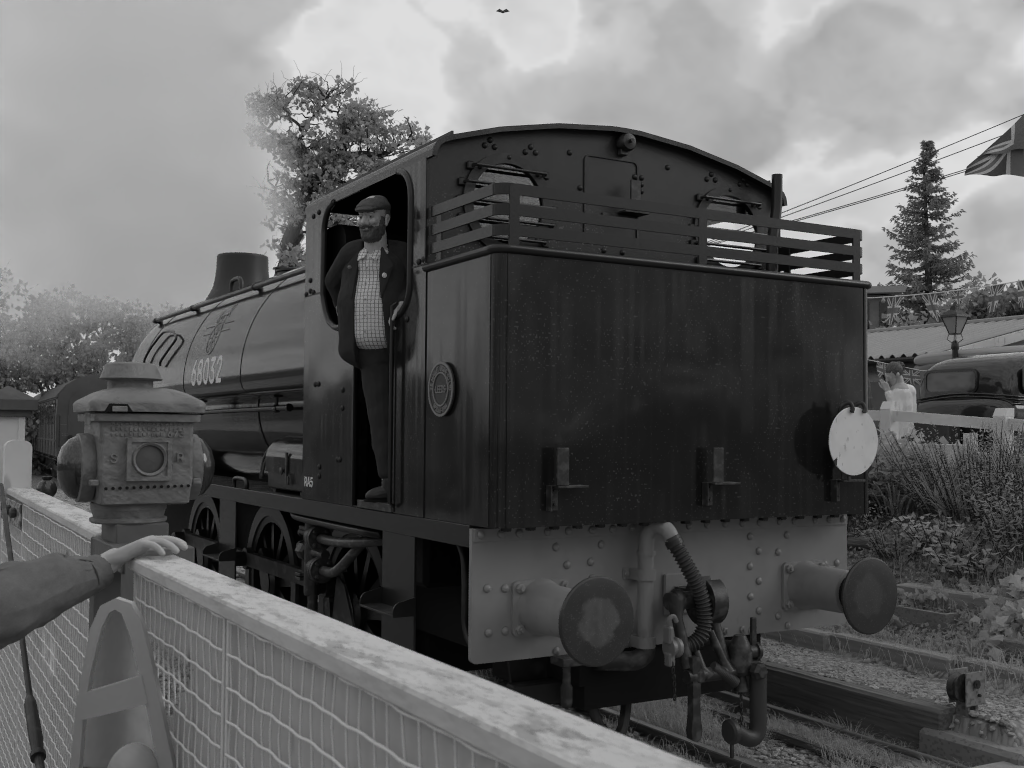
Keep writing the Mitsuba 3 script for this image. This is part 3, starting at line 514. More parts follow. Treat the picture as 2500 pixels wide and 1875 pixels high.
put('swing_lever', trimesh.util.concatenate([prism(so.unary_union([sg.Polygon([(-.205, .80), (-.155, .80), (-.15, .62), (-.165, .55), (-.19, .55), (-.2, .62)]), sg.Polygon([(-.195, .6), (-.16, .6), (-.155, .5), (-.145, .44), (-.15, .40), (-.175, .385), (-.2, .40), (-.205, .44), (-.197, .5)]).buffer(.004)]), -.16, -.115, 'xz')]), IRON, sc)
# steam heat cock and bag
sh = put('steam_heat_valve', cat([lathe([(.05, 0), (.062, .02), (.062, .12), (.05, .16), (.03, .2)], 16, (.13, -.13, .68)), lathe([(.035, 0), (.035, .1), (.045, .1), (.045, .12)], 14, (.13, -.13, .79), 'x'), box(.2, .232, -.145, -.125, .78, .965, .003), box(.15, .24, -.2, -.1, .70, .745, .01), lathe([(.03, 0), (.045, .015), (.045, .05), (.03, .07)], 6, (.17, -.19, .71), '-y'), lathe([(.04, 0), (.02, .09)], 12, (.13, -.14, .60))]), IRON, E, smooth=30)
put('valve_stay', tube([(.05, .1, .8), (.13, -.1, .82)], .03, 10), IRON, sh, smooth=True)
put('steam_bag', cat([tube(smoothpath([(.205, -.17, .735), (.215, -.18, .72), (.215, -.18, .68)], 5), .022, 12), tube(smoothpath([(.207, -.18, .68), (.207, -.18, .5), (.207, -.18, .43), (.195, -.18, .385), (.165, -.18, .365), (.12, -.175, .375), (.06, -.17, .41)], 7), .044, 18), lathe([(.05, 0), (.062, .01), (.062, .035), (.05, .045)], 18, (.06, -.17, .41), '-x')]), RUBBER, sh, smooth=35, label='hanging heating hose bent up at its lower end')
chain(sh, [(.118, -.15, .6), (.115, -.16, .5), (.105, -.17, .43)])
put('drip_tail', box(.03, .05, -.18, -.165, .28, .40, .003), IRON, sh)
# under-beam gear on the left
put('drain_cock', cat([lathe([(.022, 0), (.03, .02), (.03, .10), (.02, .12), (.02, .22)], 12, (-.74, .16, .55)), box(-.8, -.68, .1, .22, .76, .8, .004)]), IRON, E, smooth=30)
put('life_guard', prism(sg.Polygon([(-.86, .8), (-.55, .8), (-.62, .3), (-.7, .12), (-.76, .12), (-.78, .3)]), .55, .57, 'xz'), DULL, E)
put('brake_hanger', cat([tube(smoothpath([(-.18, .45, .75), (-.2, .4, .5), (-.26, .36, .33), (-.34, .36, .3), (-.38, .38, .36)], 6), .03, 10), box(-.9, .6, .42, .5, .5, .62, .01), tube(smoothpath([(-.45, .4, .6), (-.42, .36, .4), (-.33, .34, .28), (-.24, .34, .18)], 5), .028, 10)]), DULL, E, smooth=35)
put('guard_pipe', tube(smoothpath([(-1.12, .72, 1.38), (-1.12, .62, 1.35), (-1.12, .55, 1.27), (-1.12, .53, 1.12), (-1.12, .53, .95), (-1.12, .48, .86), (-1.12, .38, .82)], 6), .018, 10), DULL, E, smooth=True)
# lamp irons on the bunker
for i, (x, w) in enumerate(((-.918, 'left'), (.037, 'middle'), (.96, 'right'))):
    li = put('lamp_iron', cat([box(x-.034, x+.034, -.075, -.06, 1.66, 1.84, .003), box(x-.034, x+.14, -.085, -.002, 1.648, 1.66, .002), box(x-.052, x+.012, -.012, -.001, 1.538, 1.66, .002), box(x-.052, x-.044, -.05, -.001, 1.538, 1.66, .002)]), IRON, E, label=f'{w} lamp iron on the bunker back')
    for z in (1.635, 1.57): put('bolt_head', HEX, IRON, li, tw=at_((x-.018, -.012, z), '-y', .65))
# white head disc on the right-hand iron
DK = thing('white_disc', 'round white metal disc hung at the right edge of the black bunker', 'disc')
dsc = wob(lathe([(.0, 0), (.188, 0), (.19, .0015), (.19, .0045), (.188, .006), (0, .006)], 64, (.957, -.125, 1.877), '-y', False), .0012, 6, 3)
put('plate', dsc, DISCW, DK, smooth=30)
put('chip', prism(sg.Polygon([(.796, 1.77), (.825, 1.785), (.824, 1.75), (.815, 1.735)]), -.1335, -.1318, 'xz'), IRON, DK)
for x in (.925, 1.02): put('hook', tube(smoothpath([(x-.035, -.09, 2.03), (x-.03, -.1, 2.07), (x, -.125, 2.09), (x+.012, -.14, 2.065), (x+.006, -.14, 2.035)], 5), .012, 8), IRON, DK, smooth=True)
put('stem', box(.925, .945, -.12, -.11, 1.66, 1.70), IRON, DK)
# ================================================================ ground, tracks and lineside
def ground_h(x, y):
    """height of the ground: railway formation, gate-side path on the left, garden bank on the right"""
    x, y = np.asarray(x, float), np.asarray(y, float)
    st = lambda a, b, t: np.clip((t-a)/(b-a), 0, 1)**2*(3-2*np.clip((t-a)/(b-a), 0, 1))
    h = -.065+0*x
    near = 1-st(6, 14, y)
    h = h+.07*(1-st(-2.75, -1.75, x))*near+.05*(1-st(-2.75, -1.75, x))*(1-near)
    e = st(1.9, 1.96, x)*.37*(1-st(8, 16, y))*st(-.55, -.35, y)
    h = np.maximum(h, -.12+e+.0)
    bank = .92*st(2.75, 4.4, x)*(1-st(18, 30, y))*st(-9, -3, y)+1.0*st(12, 40, x-.35*(y-20))*st(18, 30, y)
    h = h+bank+.08*st(2.6, 2.75, x)*near
    return h+.03*(meshkit.fbm(np.stack([x*2, y*2, 0*x], -1), 3, 5)-.5)*np.where((x > -1.7) & (x < 1.9), .6, 1)
gx = np.unique(np.concatenate([np.linspace(-3, 6, 121), np.linspace(6, 40, 60), np.linspace(-20, -3, 40), np.geomspace(40, 900, 14), -np.geomspace(20, 900, 14)]))
gy = np.unique(np.concatenate([np.linspace(-4, 9, 131), np.linspace(9, 60, 70), np.linspace(-12, -4, 20), np.geomspace(60, 900, 14), -np.geomspace(12, 400, 10)]))
GX, GY = np.meshgrid(gx, gy); gv = np.stack([GX, GY, ground_h(GX, GY)], -1).reshape(-1, 3)
i = np.arange(len(gx)*(len(gy)-1)).reshape(len(gy)-1, len(gx))[:, :-1].ravel(); n_ = len(gx)
gf = np.vstack([np.stack([i, i+1, i+n_+1], 1), np.stack([i, i+n_+1, i+n_], 1)])
def _gnd(p, n, uv):
    g = voronoi(p.x*26, p.y*26)
    st = .22+.20*g[2]-.12*smoothstep(.25, .55, g[0])
    grass = .13+.10*noise(p.x*40, p.y*40, 2.)
    k = smoothstep(.42, .58, fbm(p.x*1.1, p.y*1.1, 3.))*.55*smoothstep(-.2, .35, fbm(p.x*5, p.y*5, 1.)-.3)
    k = dr.maximum(k, smoothstep(2.6, 2.9, p.x)*.9)
    return C3(st*(1-k)+grass*k)
GROUND = B('gravel_ground', proc(_gnd), .9, .2, bump=(proc(lambda p, n, uv: (1-voronoi(p.x*26, p.y*26)[0])*.012+fbm(p.x*60, p.y*60, 1.)*.005, .003), 1.0))
struct('ground', trimesh.Trimesh(gv, gf, process=False), GROUND, smooth=True)
STONE = B('stone_chips', proc(lambda p, n, uv: C3(.17+.28*cell_rand(p.x*22, p.y*22, p.z*22))), .85, .3)
WOOD = B('old_timber', proc(lambda p, n, uv: C3(.07+.08*noise(p.x*60, p.y*3, p.z*60)+.06*fbm(p.x*9, p.y*2, p.z*9)-.03*smoothstep(.6, .75, noise(p.x*90, p.y*2, p.z*90)))), .85, .3, bump=(proc(lambda p, n, uv: noise(p.x*60, p.y*2.5, p.z*60)*.006), 1.0))
WOODTOP = B('worn_timber', proc(lambda p, n, uv: C3(.17+.12*noise(p.x*50, p.y*3, p.z*50)+.09*fbm(p.x*9, p.y*3, p.z*9))), .85, .3)
CONC = B('concrete', proc(lambda p, n, uv: C3(.19+.08*fbm(p.x*18, p.y*18, p.z*18)-.06*smoothstep(.62, .75, noise(p.x*60, p.y*60, p.z*60)))), .9, .2)
RUST = B('rusted_rail', proc(lambda p, n, uv: C3(.075+.08*fbm(p.x*25, p.y*6, p.z*25))), .6, .4)
RAILTOP = B('rail_top', .10, .3, .5, metal=.7)
def rail(path, name='rail', z=0, parent=None):
    """bullhead rail along an xy path, its top at z"""
    prof = [(-.034, 0), (.034, 0), (.036, -.012), (.033, -.035), (.010, -.048), (.009, -.10), (.034, -.115), (.034, -.14), (-.034, -.14), (-.034, -.115), (-.009, -.10), (-.010, -.048), (-.033, -.035), (-.036, -.012)]
    P = np.asarray(path, float); t = unit(np.gradient(P, axis=0)); nrm = np.stack([t[:, 1], -t[:, 0]], 1); n = len(prof); vs = []
    for (x, y), q in zip(P, nrm): vs += [(x+q[0]*a, y+q[1]*a, z+b) for a, b in prof]
    f = []; j = np.arange(n); k = (j+1) % n
    for a in range(len(P)-1): f += [np.stack([a*n+j, a*n+n+k, a*n+k], 1), np.stack([a*n+j, a*n+n+j, a*n+n+k], 1)]
    f += [[[0, q, q+1] for q in range(1, n-1)]]
    return trimesh.Trimesh(np.array(vs), np.vstack(f), process=False)
TR = thing('railway_track', 'steel rails with sleepers in grassy gravel beneath the black engine', 'railway track')
ys = np.linspace(-9, 90, 60)
for x in (-.72, .72):
    r_ = put('rail', rail([(x, y) for y in ys]), RUST, TR); put('running_surface', box(x-.026, x+.026, -9, 90, .0005, .003), RAILTOP, r_)
put('check_rail', rail([(.72+.085, y) for y in np.linspace(-9, 1.0, 8)], z=-.02), RUST, TR)
for k, y in enumerate(np.arange(-2.4, 40, .72)): put('sleeper', box(-1.3, 1.28, y-.125, y+.125, -.26, -.105+.006*math.sin(k*3.1), .01), WOOD, TR)
TR2 = thing('railway_track', 'second pair of rails curving away on the right towards the carriage', 'railway track')
tc = lambda y: np.where(y < 2.2, 0, 0)+np.interp(y, [-9, 0, 5, 12, 20, 33, 60, 90], [.45, .62, .78, 1.15, 1.75, 3.0, 5.0, 7.2])
for o in (-.72, .72):
    yy = ys if o > 0 else ys[ys > 14]
    r_ = put('rail', rail([(float(tc(y))+o, y) for y in yy]), RUST, TR2)
put('running_surface', cat([rail([(float(tc(y))+.72, y) for y in ys], z=.0025)]), RAILTOP, TR2)
for y in np.arange(14, 40, .72): put('sleeper', mv(box(-1.3, 1.28, -.125, .125, -.26, -.10, .01), (float(tc(y)), y, 0)), WOOD, TR2)
# point rodding beside the outer rail
pr = thing('point_rod', 'long iron signalling rod lying beside the outer rail at the timber kerb', 'rod')
put('rod', tube([(1.64, -.7, .03), (1.63, .62, .03)], .021, 10), RUST, pr, smooth=True)
put('channel', box(1.60, 1.655, .75, 7.5, .0, .06, .004), RUST, pr); put('joint', tube([(1.63, .6, .03), (1.63, .78, .03)], .034, 10), RUST, pr, smooth=30); put('joint', box(1.58, 1.68, 1.22, 1.3, -.02, .05, .005), RUST, pr)
for y in (.3, 1.6, 3.2): put('roller_stand', box(1.56, 1.70, y-.03, y+.03, -.12, .0, .004), RUST, pr)
# timber kerb and gravel path
kb = wob(box(1.84, 2.06, .02, 9.0, -.14, .262, .02).subdivide_to_size(.12), .014, 5, 8)
K1 = solo('timber_baulk', kb, WOOD, 'heavy dark timber baulk edging the gravel path beside the rails', 'timber', smooth=30)
struct('gravel_path', (lambda X, Y: trimesh.Trimesh(np.stack([X, Y, 0.25+.02*(meshkit.fbm(np.stack([X*4, Y*4, 0*X], -1), 3, 3)-.5)], -1).reshape(-1, 3), np.vstack([np.stack([q, q+1, q+X.shape[1]+1], 1) for q in [np.arange(X.shape[1]*(X.shape[0]-1)).reshape(X.shape[0]-1, -1)[:, :-1].ravel()]]+[np.stack([q, q+X.shape[1]+1, q+X.shape[1]], 1) for q in [np.arange(X.shape[1]*(X.shape[0]-1)).reshape(X.shape[0]-1, -1)[:, :-1].ravel()]]), process=False))(*np.meshgrid(np.linspace(2.035, 2.75, 20), np.linspace(-.2, 9, 120))), 
       B('path_gravel', proc(lambda p, n, uv: C3(.24+.12*fbm(p.x*30, p.y*30, 1.)-.11*smoothstep(.3, .55, voronoi(p.x*55, p.y*55)[0])+.07*cell_rand(p.x*70, p.y*70))), .9, .2, bump=(proc(lambda p, n, uv: (1-voronoi(p.x*48, p.y*48)[0])*.008, .003), 1.0)), smooth=True)
ex, yb = 2.62, -.15
for k, (y0, y1, dx, lb) in enumerate([(-.6, .62, .12, 'nearest to the camera'), (.64, 1.72, .05, 'below the ivy'), (1.73, 2.9, .0, 'under the right buffer'), (2.92, 4.6, .05, 'behind the buffer'), (4.62, 6.5, .1, 'furthest away')]):
    m = wob(box(ex+dx, ex+dx+.14, y0, y1, .1, .39, .015).subdivide_to_size(.1), .012, 6, 20+k)
    solo('edging_sleeper', m, WOODTOP, f'old sleeper edging the planted bank along the gravel path, {lb}', 'timber', 'sleepers edging the gravel path', smooth=30)
# small stones: path, ballast
def stones(n, fx, fy, fz, s0, s1, seed):
    rng = np.random.default_rng(seed); o = trimesh.creation.icosahedron(); x, y = fx(rng, n), fy(rng, n); z = fz(x, y)
    s = rng.uniform(s0, s1, n)**1; D = o.vertices[None]*(1+.35*rng.uniform(-1, 1, (n, 12, 1))); A = rng.uniform(.7, 1.2, (n, 1, 3))*[1, 1, .65]
    vs = (D*A*s[:, None, None]+np.stack([x, y, z+s*.3], 1)[:, None]).reshape(-1, 3)
    return trimesh.Trimesh(vs, (o.faces[None]+12*np.arange(n)[:, None, None]).reshape(-1, 3), process=False)
U = lambda a, b: (lambda r, n: r.uniform(a, b, n))
k_ = put('gravel', cat([stones(5200, U(1.07, 2.0), U(-1.6, 5.5), lambda x, y: ground_h(x, y), .010, .028, 3), stones(3800, U(-1.6, 1.1), U(-1, 6), lambda x, y: ground_h(x, y)-.004, .010, .030, 4), stones(3500, U(2.0, 2.66), U(-.3, 4.5), lambda x, y: 0*x+.252, .004, .011, 5), stones(3500, U(-2.75, -1.3), U(1, 9), lambda x, y: ground_h(x, y), .012, .034, 6), stones(2500, U(-2, 5), U(9, 34), lambda x, y: ground_h(x, y), .02, .05, 7)]), STONE); labels[k_] = {'label': 'loose grey gravel and ballast between the rails and on the path', 'category': 'gravel', 'kind': 'stuff'}
for nm_, (x, y, z, s, lb) in {'stone': (1.72, .95, .0, .05, 'pale broken stone lying by the outer rail')}.items():
    solo('stone', mv(wob(trimesh.creation.icosphere(2, .05), .02, 18, 3), (x, y, -.06), s=(1.2, 1, .7)), B('pale_stone', .3, .8), lb, 'stone', smooth=30)
# concrete footing with the rod-guide post
solo('concrete_footing', wob(box(1.80, 2.5, -.55, .175, -.14, .143, .03).subdivide_to_size(.07), .010, 7, 2), CONC, 'rounded concrete footing at the near end of the timber baulk', 'concrete block', smooth=30)
solo('crossing_timber', wob(box(1.15, 3.2, -.80, -.42, -.2, .09, .01).subdivide_to_size(.12), .008, 6, 3), WOODTOP, 'broad worn crossing timber at the bottom right of the view', 'timber', smooth=30)
pg = thing('rod_guide_post', 'rusty short iron post carrying a pulley between two square plates', 'iron post')
PX, PY = 2.02, -.02
PGM = B('post_rust', proc(lambda p, n, uv: C3(.13+.16*fbm(p.x*24, p.y*24, p.z*24)-.07*smoothstep(.55, .7, noise(p.x*70, p.y*70, p.z*50)))), .8, .3)
put('post', cat([box(PX-.05, PX+.05, PY-.012, PY+.0, .08, .33, .003), box(PX-.05, PX-.035, PY-.05, PY+.04, .08, .33, .003), box(PX+.02, PX+.045, PY-.045, PY+.03, .08, .33, .003)]), PGM, pg)
for y in (PY-.075, PY+.045): put('side_plate', box(PX-.10, PX+.075, y, y+.009, .30, .50, .003), PGM, pg)
put('pulley_wheel', lathe([(.03, -.03), (.085, -.03), (.07, 0), (.085, .03), (.03, .03)], 28, (PX-.075, PY-.01, .405), 'y'), IRON, pg, smooth=30)
put('axle_bolt', cat([lathe([(.014, -.1), (.014, .08)], 12, (PX-.02, PY, .43), 'y'), lathe([(.026, -.095), (.026, -.085)], 14, (PX-.02, PY, .43), 'y'), lathe([(.009, -.09), (.009, -.06)], 10, (PX+.01, PY, .36), 'y')]), IRON, pg, smooth=30)
# ================================================================ the crossing gate on the left
GATE = thing('crossing_gate', 'white level crossing gate with broad weathered top rail and wire mesh', 'gate')
GW = B('gate_white', proc(lambda p, n, uv: C3(.42+.10*fbm(p.x*9, p.y*9, p.z*4)-.26*smoothstep(.66, .8, fbm(p.x*9+3, p.y*16, p.z*5)))), .6, .4)
def _rt(p, n, uv):   # paint flaking along the grain, worst where rain lies on the top
    up = .25+.75*smoothstep(.4, .9, n.z)
    g = fbm(p.x*70, p.y*26, p.z*70, 4); b = fbm(p.x*16+2, p.y*4, p.z*16); k = fbm(p.x*150, p.y*60, p.z*150)
    return C3(.56-.20*up*smoothstep(.42, .60, g)*smoothstep(.32, .6, b)-.10*up*smoothstep(.5, .7, k)-.07*b)
GTOP = B('gate_top', proc(_rt), .65, .4, bump=(proc(lambda p, n, uv: fbm(p.x*70, p.y*26, p.z*70)*.003), 1.0))
WIRE = B('white_wire', .72, .5)
rl = put('top_rail', wob(box(-3.226, -3.110, -6.2, -1.62, 1.557, 1.59, .005).subdivide_to_size(.2), .0015, 3, 4), GTOP, GATE, smooth=30)
def lx(y): return -3.182+(y+.95)*.0225   # the far leaf swings slightly towards the track
m = box(0, .125, -.93, 2.25, 1.557, 1.59, .005).subdivide_to_size(.15); m.vertices[:, 0] += [lx(y) for y in m.vertices[:, 1]]; put('top_rail', wob(m, .002, 4, 6), GTOP, GATE, smooth=30)
put('upper_board', box(-3.198, -3.172, -2.17, -1.55, 1.40, 1.556, .003), GW, GATE)
pan = sg.Polygon([(-2.168, 1.399), (-2.168, 1.40), (-2.088, 1.341), (-1.999, 1.276), (-1.914, 1.219), (-1.767, 1.132), (-1.62, 1.06), (-1.52, 1.0), (-1.48, .08), (-2.168, .08)])
put('panel_board', prism(pan, -3.198, -3.172, 'yz'), GW, GATE)
for k in range(20):
    y = -2.171-.2*k; put('panel_board', box(-3.198+.001*(k % 3), -3.172, y-.1985, y, .08, 1.556, .002), GW, GATE)
for k in range(32):
    y = -.90+.098*k; m = box(0, .022, y, y+.0955, .06, 1.556, .003)
    if k in (9, 10, 12): m = cat([box(0, .022, y, y+.0955, 1.12, 1.556, .003), box(0, .022, y, y+.0955, .06, .98, .003)])
    m.vertices[:, 0] += lx(y)+.026+.003*math.sin(k*2.7); put('board', m, GW, GATE)
def mesh_panel(y0, y1, z0, z1, xf, seed):
    rng = np.random.default_rng(seed); ms = []
    ys_ = np.arange(y0, y1+.001, .0485); zs = np.arange(z1, z0, -.0625)
    wav = lambda y, z: .0016*np.sin(y*9+z*9+seed)+.0012*np.sin(y*31+seed*2+z*5)
    for y in ys_:
        zz = np.linspace(z1, z0, 20); ms.append(tube(np.stack([[xf(y)-.004+.003*math.sin(q*30+y*9) for q in zz], y+.003*np.sin(zz*21+y*60)+rng.normal(0, .0015), zz], 1), .0023, 5, False))
    for z in zs:
        yy = np.arange(y0, y1+.001, .0243); ms.append(tube(np.stack([[xf(y)-.008+.002*math.sin(y*64) for y in yy], yy, z+wav(yy, z)], 1), .0028, 5, False))
    for y in (y0, y1): ms.append(tube([(xf(y)-.006, y, z1), (xf(y)-.006, y, z0)], .004, 6, False))
    return cat(ms)
put('wire_mesh', mesh_panel(-2.435, -1.64, .10, 1.553, lambda y: -3.206, 1), WIRE, GATE, smooth=True)
put('wire_mesh', mesh_panel(-5.0, -2.462, .10, 1.553, lambda y: -3.206, 2), WIRE, GATE, smooth=True)
put('wire_mesh', mesh_panel(-.92, 1.24, .10, 1.55, lambda y: lx(y)+.012, 3), WIRE, GATE, smooth=True)
put('wire_mesh', mesh_panel(1.27, 2.3, .10, 1.42, lambda y: lx(y)+.012, 4), WIRE, GATE, smooth=True)
put('iron_strap', box(lx(1.5)-.012, lx(1.5)-.002, 1.26, 2.05, 1.43, 1.55, .003), B('pitted_strap', proc(lambda p, n, uv: C3(.10+.25*smoothstep(.4, .6, fbm(p.x*40, p.y*40, p.z*40)))), .7), GATE)
for y in (1.40, 1.62, 1.84): put('strap_bolt', lathe([(.022, 0), (.026, .012), (.026, .024), (.012, .03)], 8, (lx(y)-.012, y, 1.50), '-x'), IRON, GATE, smooth=25)
DRK = B('dark_timber', proc(lambda p, n, uv: C3(.06+.07*fbm(p.x*14, p.y*14, p.z*6))), .8)
put('heel_post', box(-3.20, -3.10, -1.02, -.94, .0, 1.583, .004), DRK, GATE)
put('lamp_block', cat([box(-3.18, -3.03, -1.22, -1.0, 1.50, 1.64, .004), box(-3.20, -3.0, -1.40, -.98, 1.52, 1.585, .004), box(-3.19, -3.09, -1.60, -1.35, 1.40, 1.575, .004)]), B('block_iron', proc(lambda p, n, uv: C3(.085+.05*fbm(p.x*20, p.y*20, p.z*20))), .6), GATE)
put('tie_rod', tube([(-3.262, .9, 1.66), (-3.275, .54, 1.50), (-3.29, -.16, 1.15), (-3.295, -.44, .995)], .010, 10), IRON, GATE, smooth=True)
put('turnbuckle', cat([tube([(-3.295, -.42, 1.0), (-3.297, -.46, .985), (-3.298, -.62, .905), (-3.30, -.68, .875)], [.012, .020, .022, .017], 12), tube([(-3.30, -.68, .875), (-3.301, -.70, .866)], .024, 12), tube([(-3.30, -.69, .87), (-3.31, -2.3, .12)], .014, 10)]), IRON, GATE, smooth=35)
# ---------------- gate lamp
LP = thing('gate_lamp', 'grey cast iron crossing lamp with bulging side lenses standing on the gate', 'lamp')
def _lmp(p, n, uv): return C3(.135+.07*fbm(p.x*22, p.y*22, p.z*22)-.03*smoothstep(.6, .8, fbm(p.x*60, p.y*60, p.z*45)))
LM = B('lamp_paint', proc(_lmp), .45, .5, bump=(proc(lambda p, n, uv: fbm(p.x*55, p.y*55, p.z*55)*.006+noise(p.x*20, p.y*20, p.z*20)*.005), 1.0))
lxc, ly0, ly1 = -3.1025, -1.25, -.985; lyc = (ly0+ly1)/2; hw = .1325
def sq(h, k=1.0, r=.02): return np.array(rrect(-h, h, -h*k, h*k, r).exterior.coords)[:-1]
def sqloft(st, r=.02, k=1.0):
    vs = []; n = len(sq(1, k, .1))
    for z, h in st: vs.append(np.c_[sq(h, k, r)+[lxc, lyc], np.full(n, z)])
    V_ = np.vstack(vs); j = np.arange(n); q = (j+1) % n; f = []
    for i in range(len(st)-1): f += [np.stack([i*n+j, i*n+q, i*n+n+q], 1), np.stack([i*n+j, i*n+n+q, i*n+n+j], 1)]
    a = len(V_); V_ = np.vstack([V_, [(lxc, lyc, st[0][0]), (lxc, lyc, st[-1][0])]]); f += [np.stack([np.full(n, a), q, j], 1), np.stack([np.full(n, a+1), (len(st)-1)*n+j, (len(st)-1)*n+q], 1)]
    return trimesh.Trimesh(V_, np.vstack(f), process=False)
bd_ = put('body', wob(sqloft([(1.695, .118), (1.70, .126), (1.735, .129), (1.762, .134), (1.79, .1325), (1.94, .1325)], .012), .001, 25, 2), LM, LP, smooth=35)
put('eaves_flange', wob(sqloft([(1.934, .14), (1.937, .15), (1.957, .151), (1.960, .148)], .018), .001, 20, 3), LM, LP, smooth=35)
lid = sqloft([(1.964, .158), (1.964, .163), (1.988, .165), (1.998, .158), (2.022, .118), (2.032, .09), (2.036, .07)], .03)
put('lid', wob(lid, .0015, 18, 5), LM, LP, smooth=40, label='shallow pyramid lid with a notch over its latch')
put('notch', prism(sg.Polygon([(lxc-.128, 1.9625), (lxc-.115, 1.986), (lxc-.065, 1.985), (lxc-.05, 1.9625)]), ly0-.0335, ly0-.029, 'xz'), SOOT, LP); put('latch', box(lxc-.108, lxc-.066, ly0-.038, ly0-.0332, 1.963, 1.979, .002), LM, LP); put('hinge_pin', lathe([(.008, 0), (.008, .035)], 10, (lxc-.168, ly0-.006, 1.925)), LM, LP, smooth=30)
put('chimney_neck', lathe([(.066, 2.03), (.064, 2.066)], 28, (lxc-.025, lyc, 0)), LM, LP, smooth=35)
put('chimney_cap', wob(lathe([(.062, 2.058), (.088, 2.060), (.092, 2.064), (.088, 2.068), (.082, 2.082), (.074, 2.104), (.068, 2.109), (.03, 2.112)], 36, (lxc-.025, lyc, 0)), .0035, 14, 9), LM, LP, smooth=45, label='dented drum-shaped chimney cap')
ff = sg.box(-3.163, 1.766, -3.037, 1.889); 
put('window_frame', wob(cat([prism(ff.difference(sg.Point(-3.098, 1.828).buffer(.045, 16)), ly0-.012, ly0-.001, 'xz'), prism(ff.difference(ff.buffer(-.012)), ly0-.018, ly0-.012, 'xz'), lathe([(.04, 0), (.047, .006), (.052, .0)], 32, (-3.098, ly0-.012, 1.828), '-y', False)]), .001, 30, 1), LM, LP, smooth=30)
put('window_pane', lathe([(.0, .004), (.03, .003), (.045, 0)], 28, (-3.098, ly0-.002, 1.828), '-y', False), B('lamp_pane', proc(lambda p, n, uv: C3(.075+.03*fbm(p.x*70, p.y*70, p.z*70))), .35), LP, smooth=True)
LENS = B('lens_glass', .02, .05, .6, coat=1.0)
for s in (-1, 1):
    rg = put('lens_ring', cat([lathe([(.097, 0), (.102, .012), (.10, .038), (.092, .042)], 36, (lxc+s*hw, lyc, 1.80), 'x' if s > 0 else '-x'), box(lxc+s*(hw+.012)-.012, lxc+s*(hw+.012)+.012, ly0-.0, ly0+.025, 1.752, 1.77, .003)]), LM, LP, smooth=35)
    put('lens', lathe([(.094, .02), (.092, .045), (.083, .062), (.062, .08), (.034, .090), (.001, .093)], 36, (lxc+s*hw, lyc, 1.80), 'x' if s > 0 else '-x', False), LENS, rg, smooth=True)
for k in range(13): put('vent_hole', lathe([(.0045, 0), (.0045, .003)], 10, (-3.216+k*.0193, ly0-.001, 1.7445+.0004*k), '-y'), SOOT, LP)
put('raised_letter', mv(text('S', .026, (-3.208, ly0-.0005, 1.818), (1, 0, 0), (0, 0, 1), .005, 1, True)), LM, LP); put('raised_letter', text('R', .026, (-3.022, ly0-.0005, 1.820), (1, 0, 0), (0, 0, 1), .005, 1, True), LM, LP)
put('raised_number', text('673', .019, (-3.050, ly0-.0005, 1.892), (1, 0, 0), (0, 0, 1), .004, 1, True), LM, LP)
rr_ = np.random.default_rng(5)
put('worn_inscription', cat([box(x, x+rr_.uniform(.004, .011), ly0-.003, ly0-.0005, z+rr_.uniform(-.002, .002), z+.010+rr_.uniform(-.003, .002), .001) for z in (1.925, 1.909, 1.894) for x in np.arange(-3.205, -3.06 if z < 1.9 else -2.995, .0125)]), LM, LP, label='worn raised inscription too rubbed to read')
put('base_collar', wob(cat([lathe([(.108, 1.678), (.108, 1.697)], 32, (lxc-.022, lyc, 0)), lathe([(.10, 1.655), (.106, 1.678)], 32, (lxc-.022, lyc, 0)), lathe([(.104, 1.638), (.110, 1.643), (.110, 1.652), (.1, 1.656)], 32, (lxc-.022, lyc, 0))]), .001, 20, 1), LM, LP, smooth=35)
# ---------------- white gate post and stop board at the far end
gp = thing('gate_post', 'white square gate post with a dark pyramid cap at the left edge', 'post')
put('shaft', box(-3.16, -3.0, 2.33, 2.49, -.05, 1.985, .006), WHITE, gp)
put('side_batten', box(-3.03, -2.995, 2.318, 2.33, .2, 1.98, .002), WHITE, gp)
put('cap', cat([box(-3.22, -2.935, 2.27, 2.55, 2.012, 2.075, .004), box(-3.19, -2.965, 2.30, 2.52, 1.975, 2.012, .003), trimesh.convex.convex_hull(np.array([(-3.22, 2.27, 2.072), (-2.935, 2.27, 2.072), (-2.935, 2.55, 2.072), (-3.22, 2.55, 2.072), (-3.08, 2.41, 2.155)]))]), DRK, gp)
sb = rrect(-3.128, -2.992, 1.3, 1.845, .04)
solo('stop_board', prism(sb, 2.03, 2.11, 'xz'), WHITE, 'white round-topped stop block standing on the far end of the gate rail', 'post', smooth=35)
gl = thing('glass_globe', 'round glass globe with a collar seen just beyond the gate rail', 'globe')
GC = (-2.834, 2.6, 1.554)
put('bulb', lathe([(.022, .062), (.024, .052), (.046, .036), (.058, .006), (.056, -.02), (.04, -.046), (.015, -.06)], 24, GC), B('globe_glass', .05, .06, .7, coat=1.0), gl, smooth=True)
put('collar', lathe([(.026, .058), (.03, .062), (.03, .072), (.026, .074)], 18, GC), IRON, gl, smooth=30); put('stem', tube([(-2.834, 2.6, -.05), (-2.834, 2.6, 1.50)], .013, 8), IRON, gl, smooth=True)
# ================================================================ beyond the railway: carriage, fence, vehicles, buildings
RV = V(.864, -.503, 0)     # across the view, used as the lie of the trees' spread
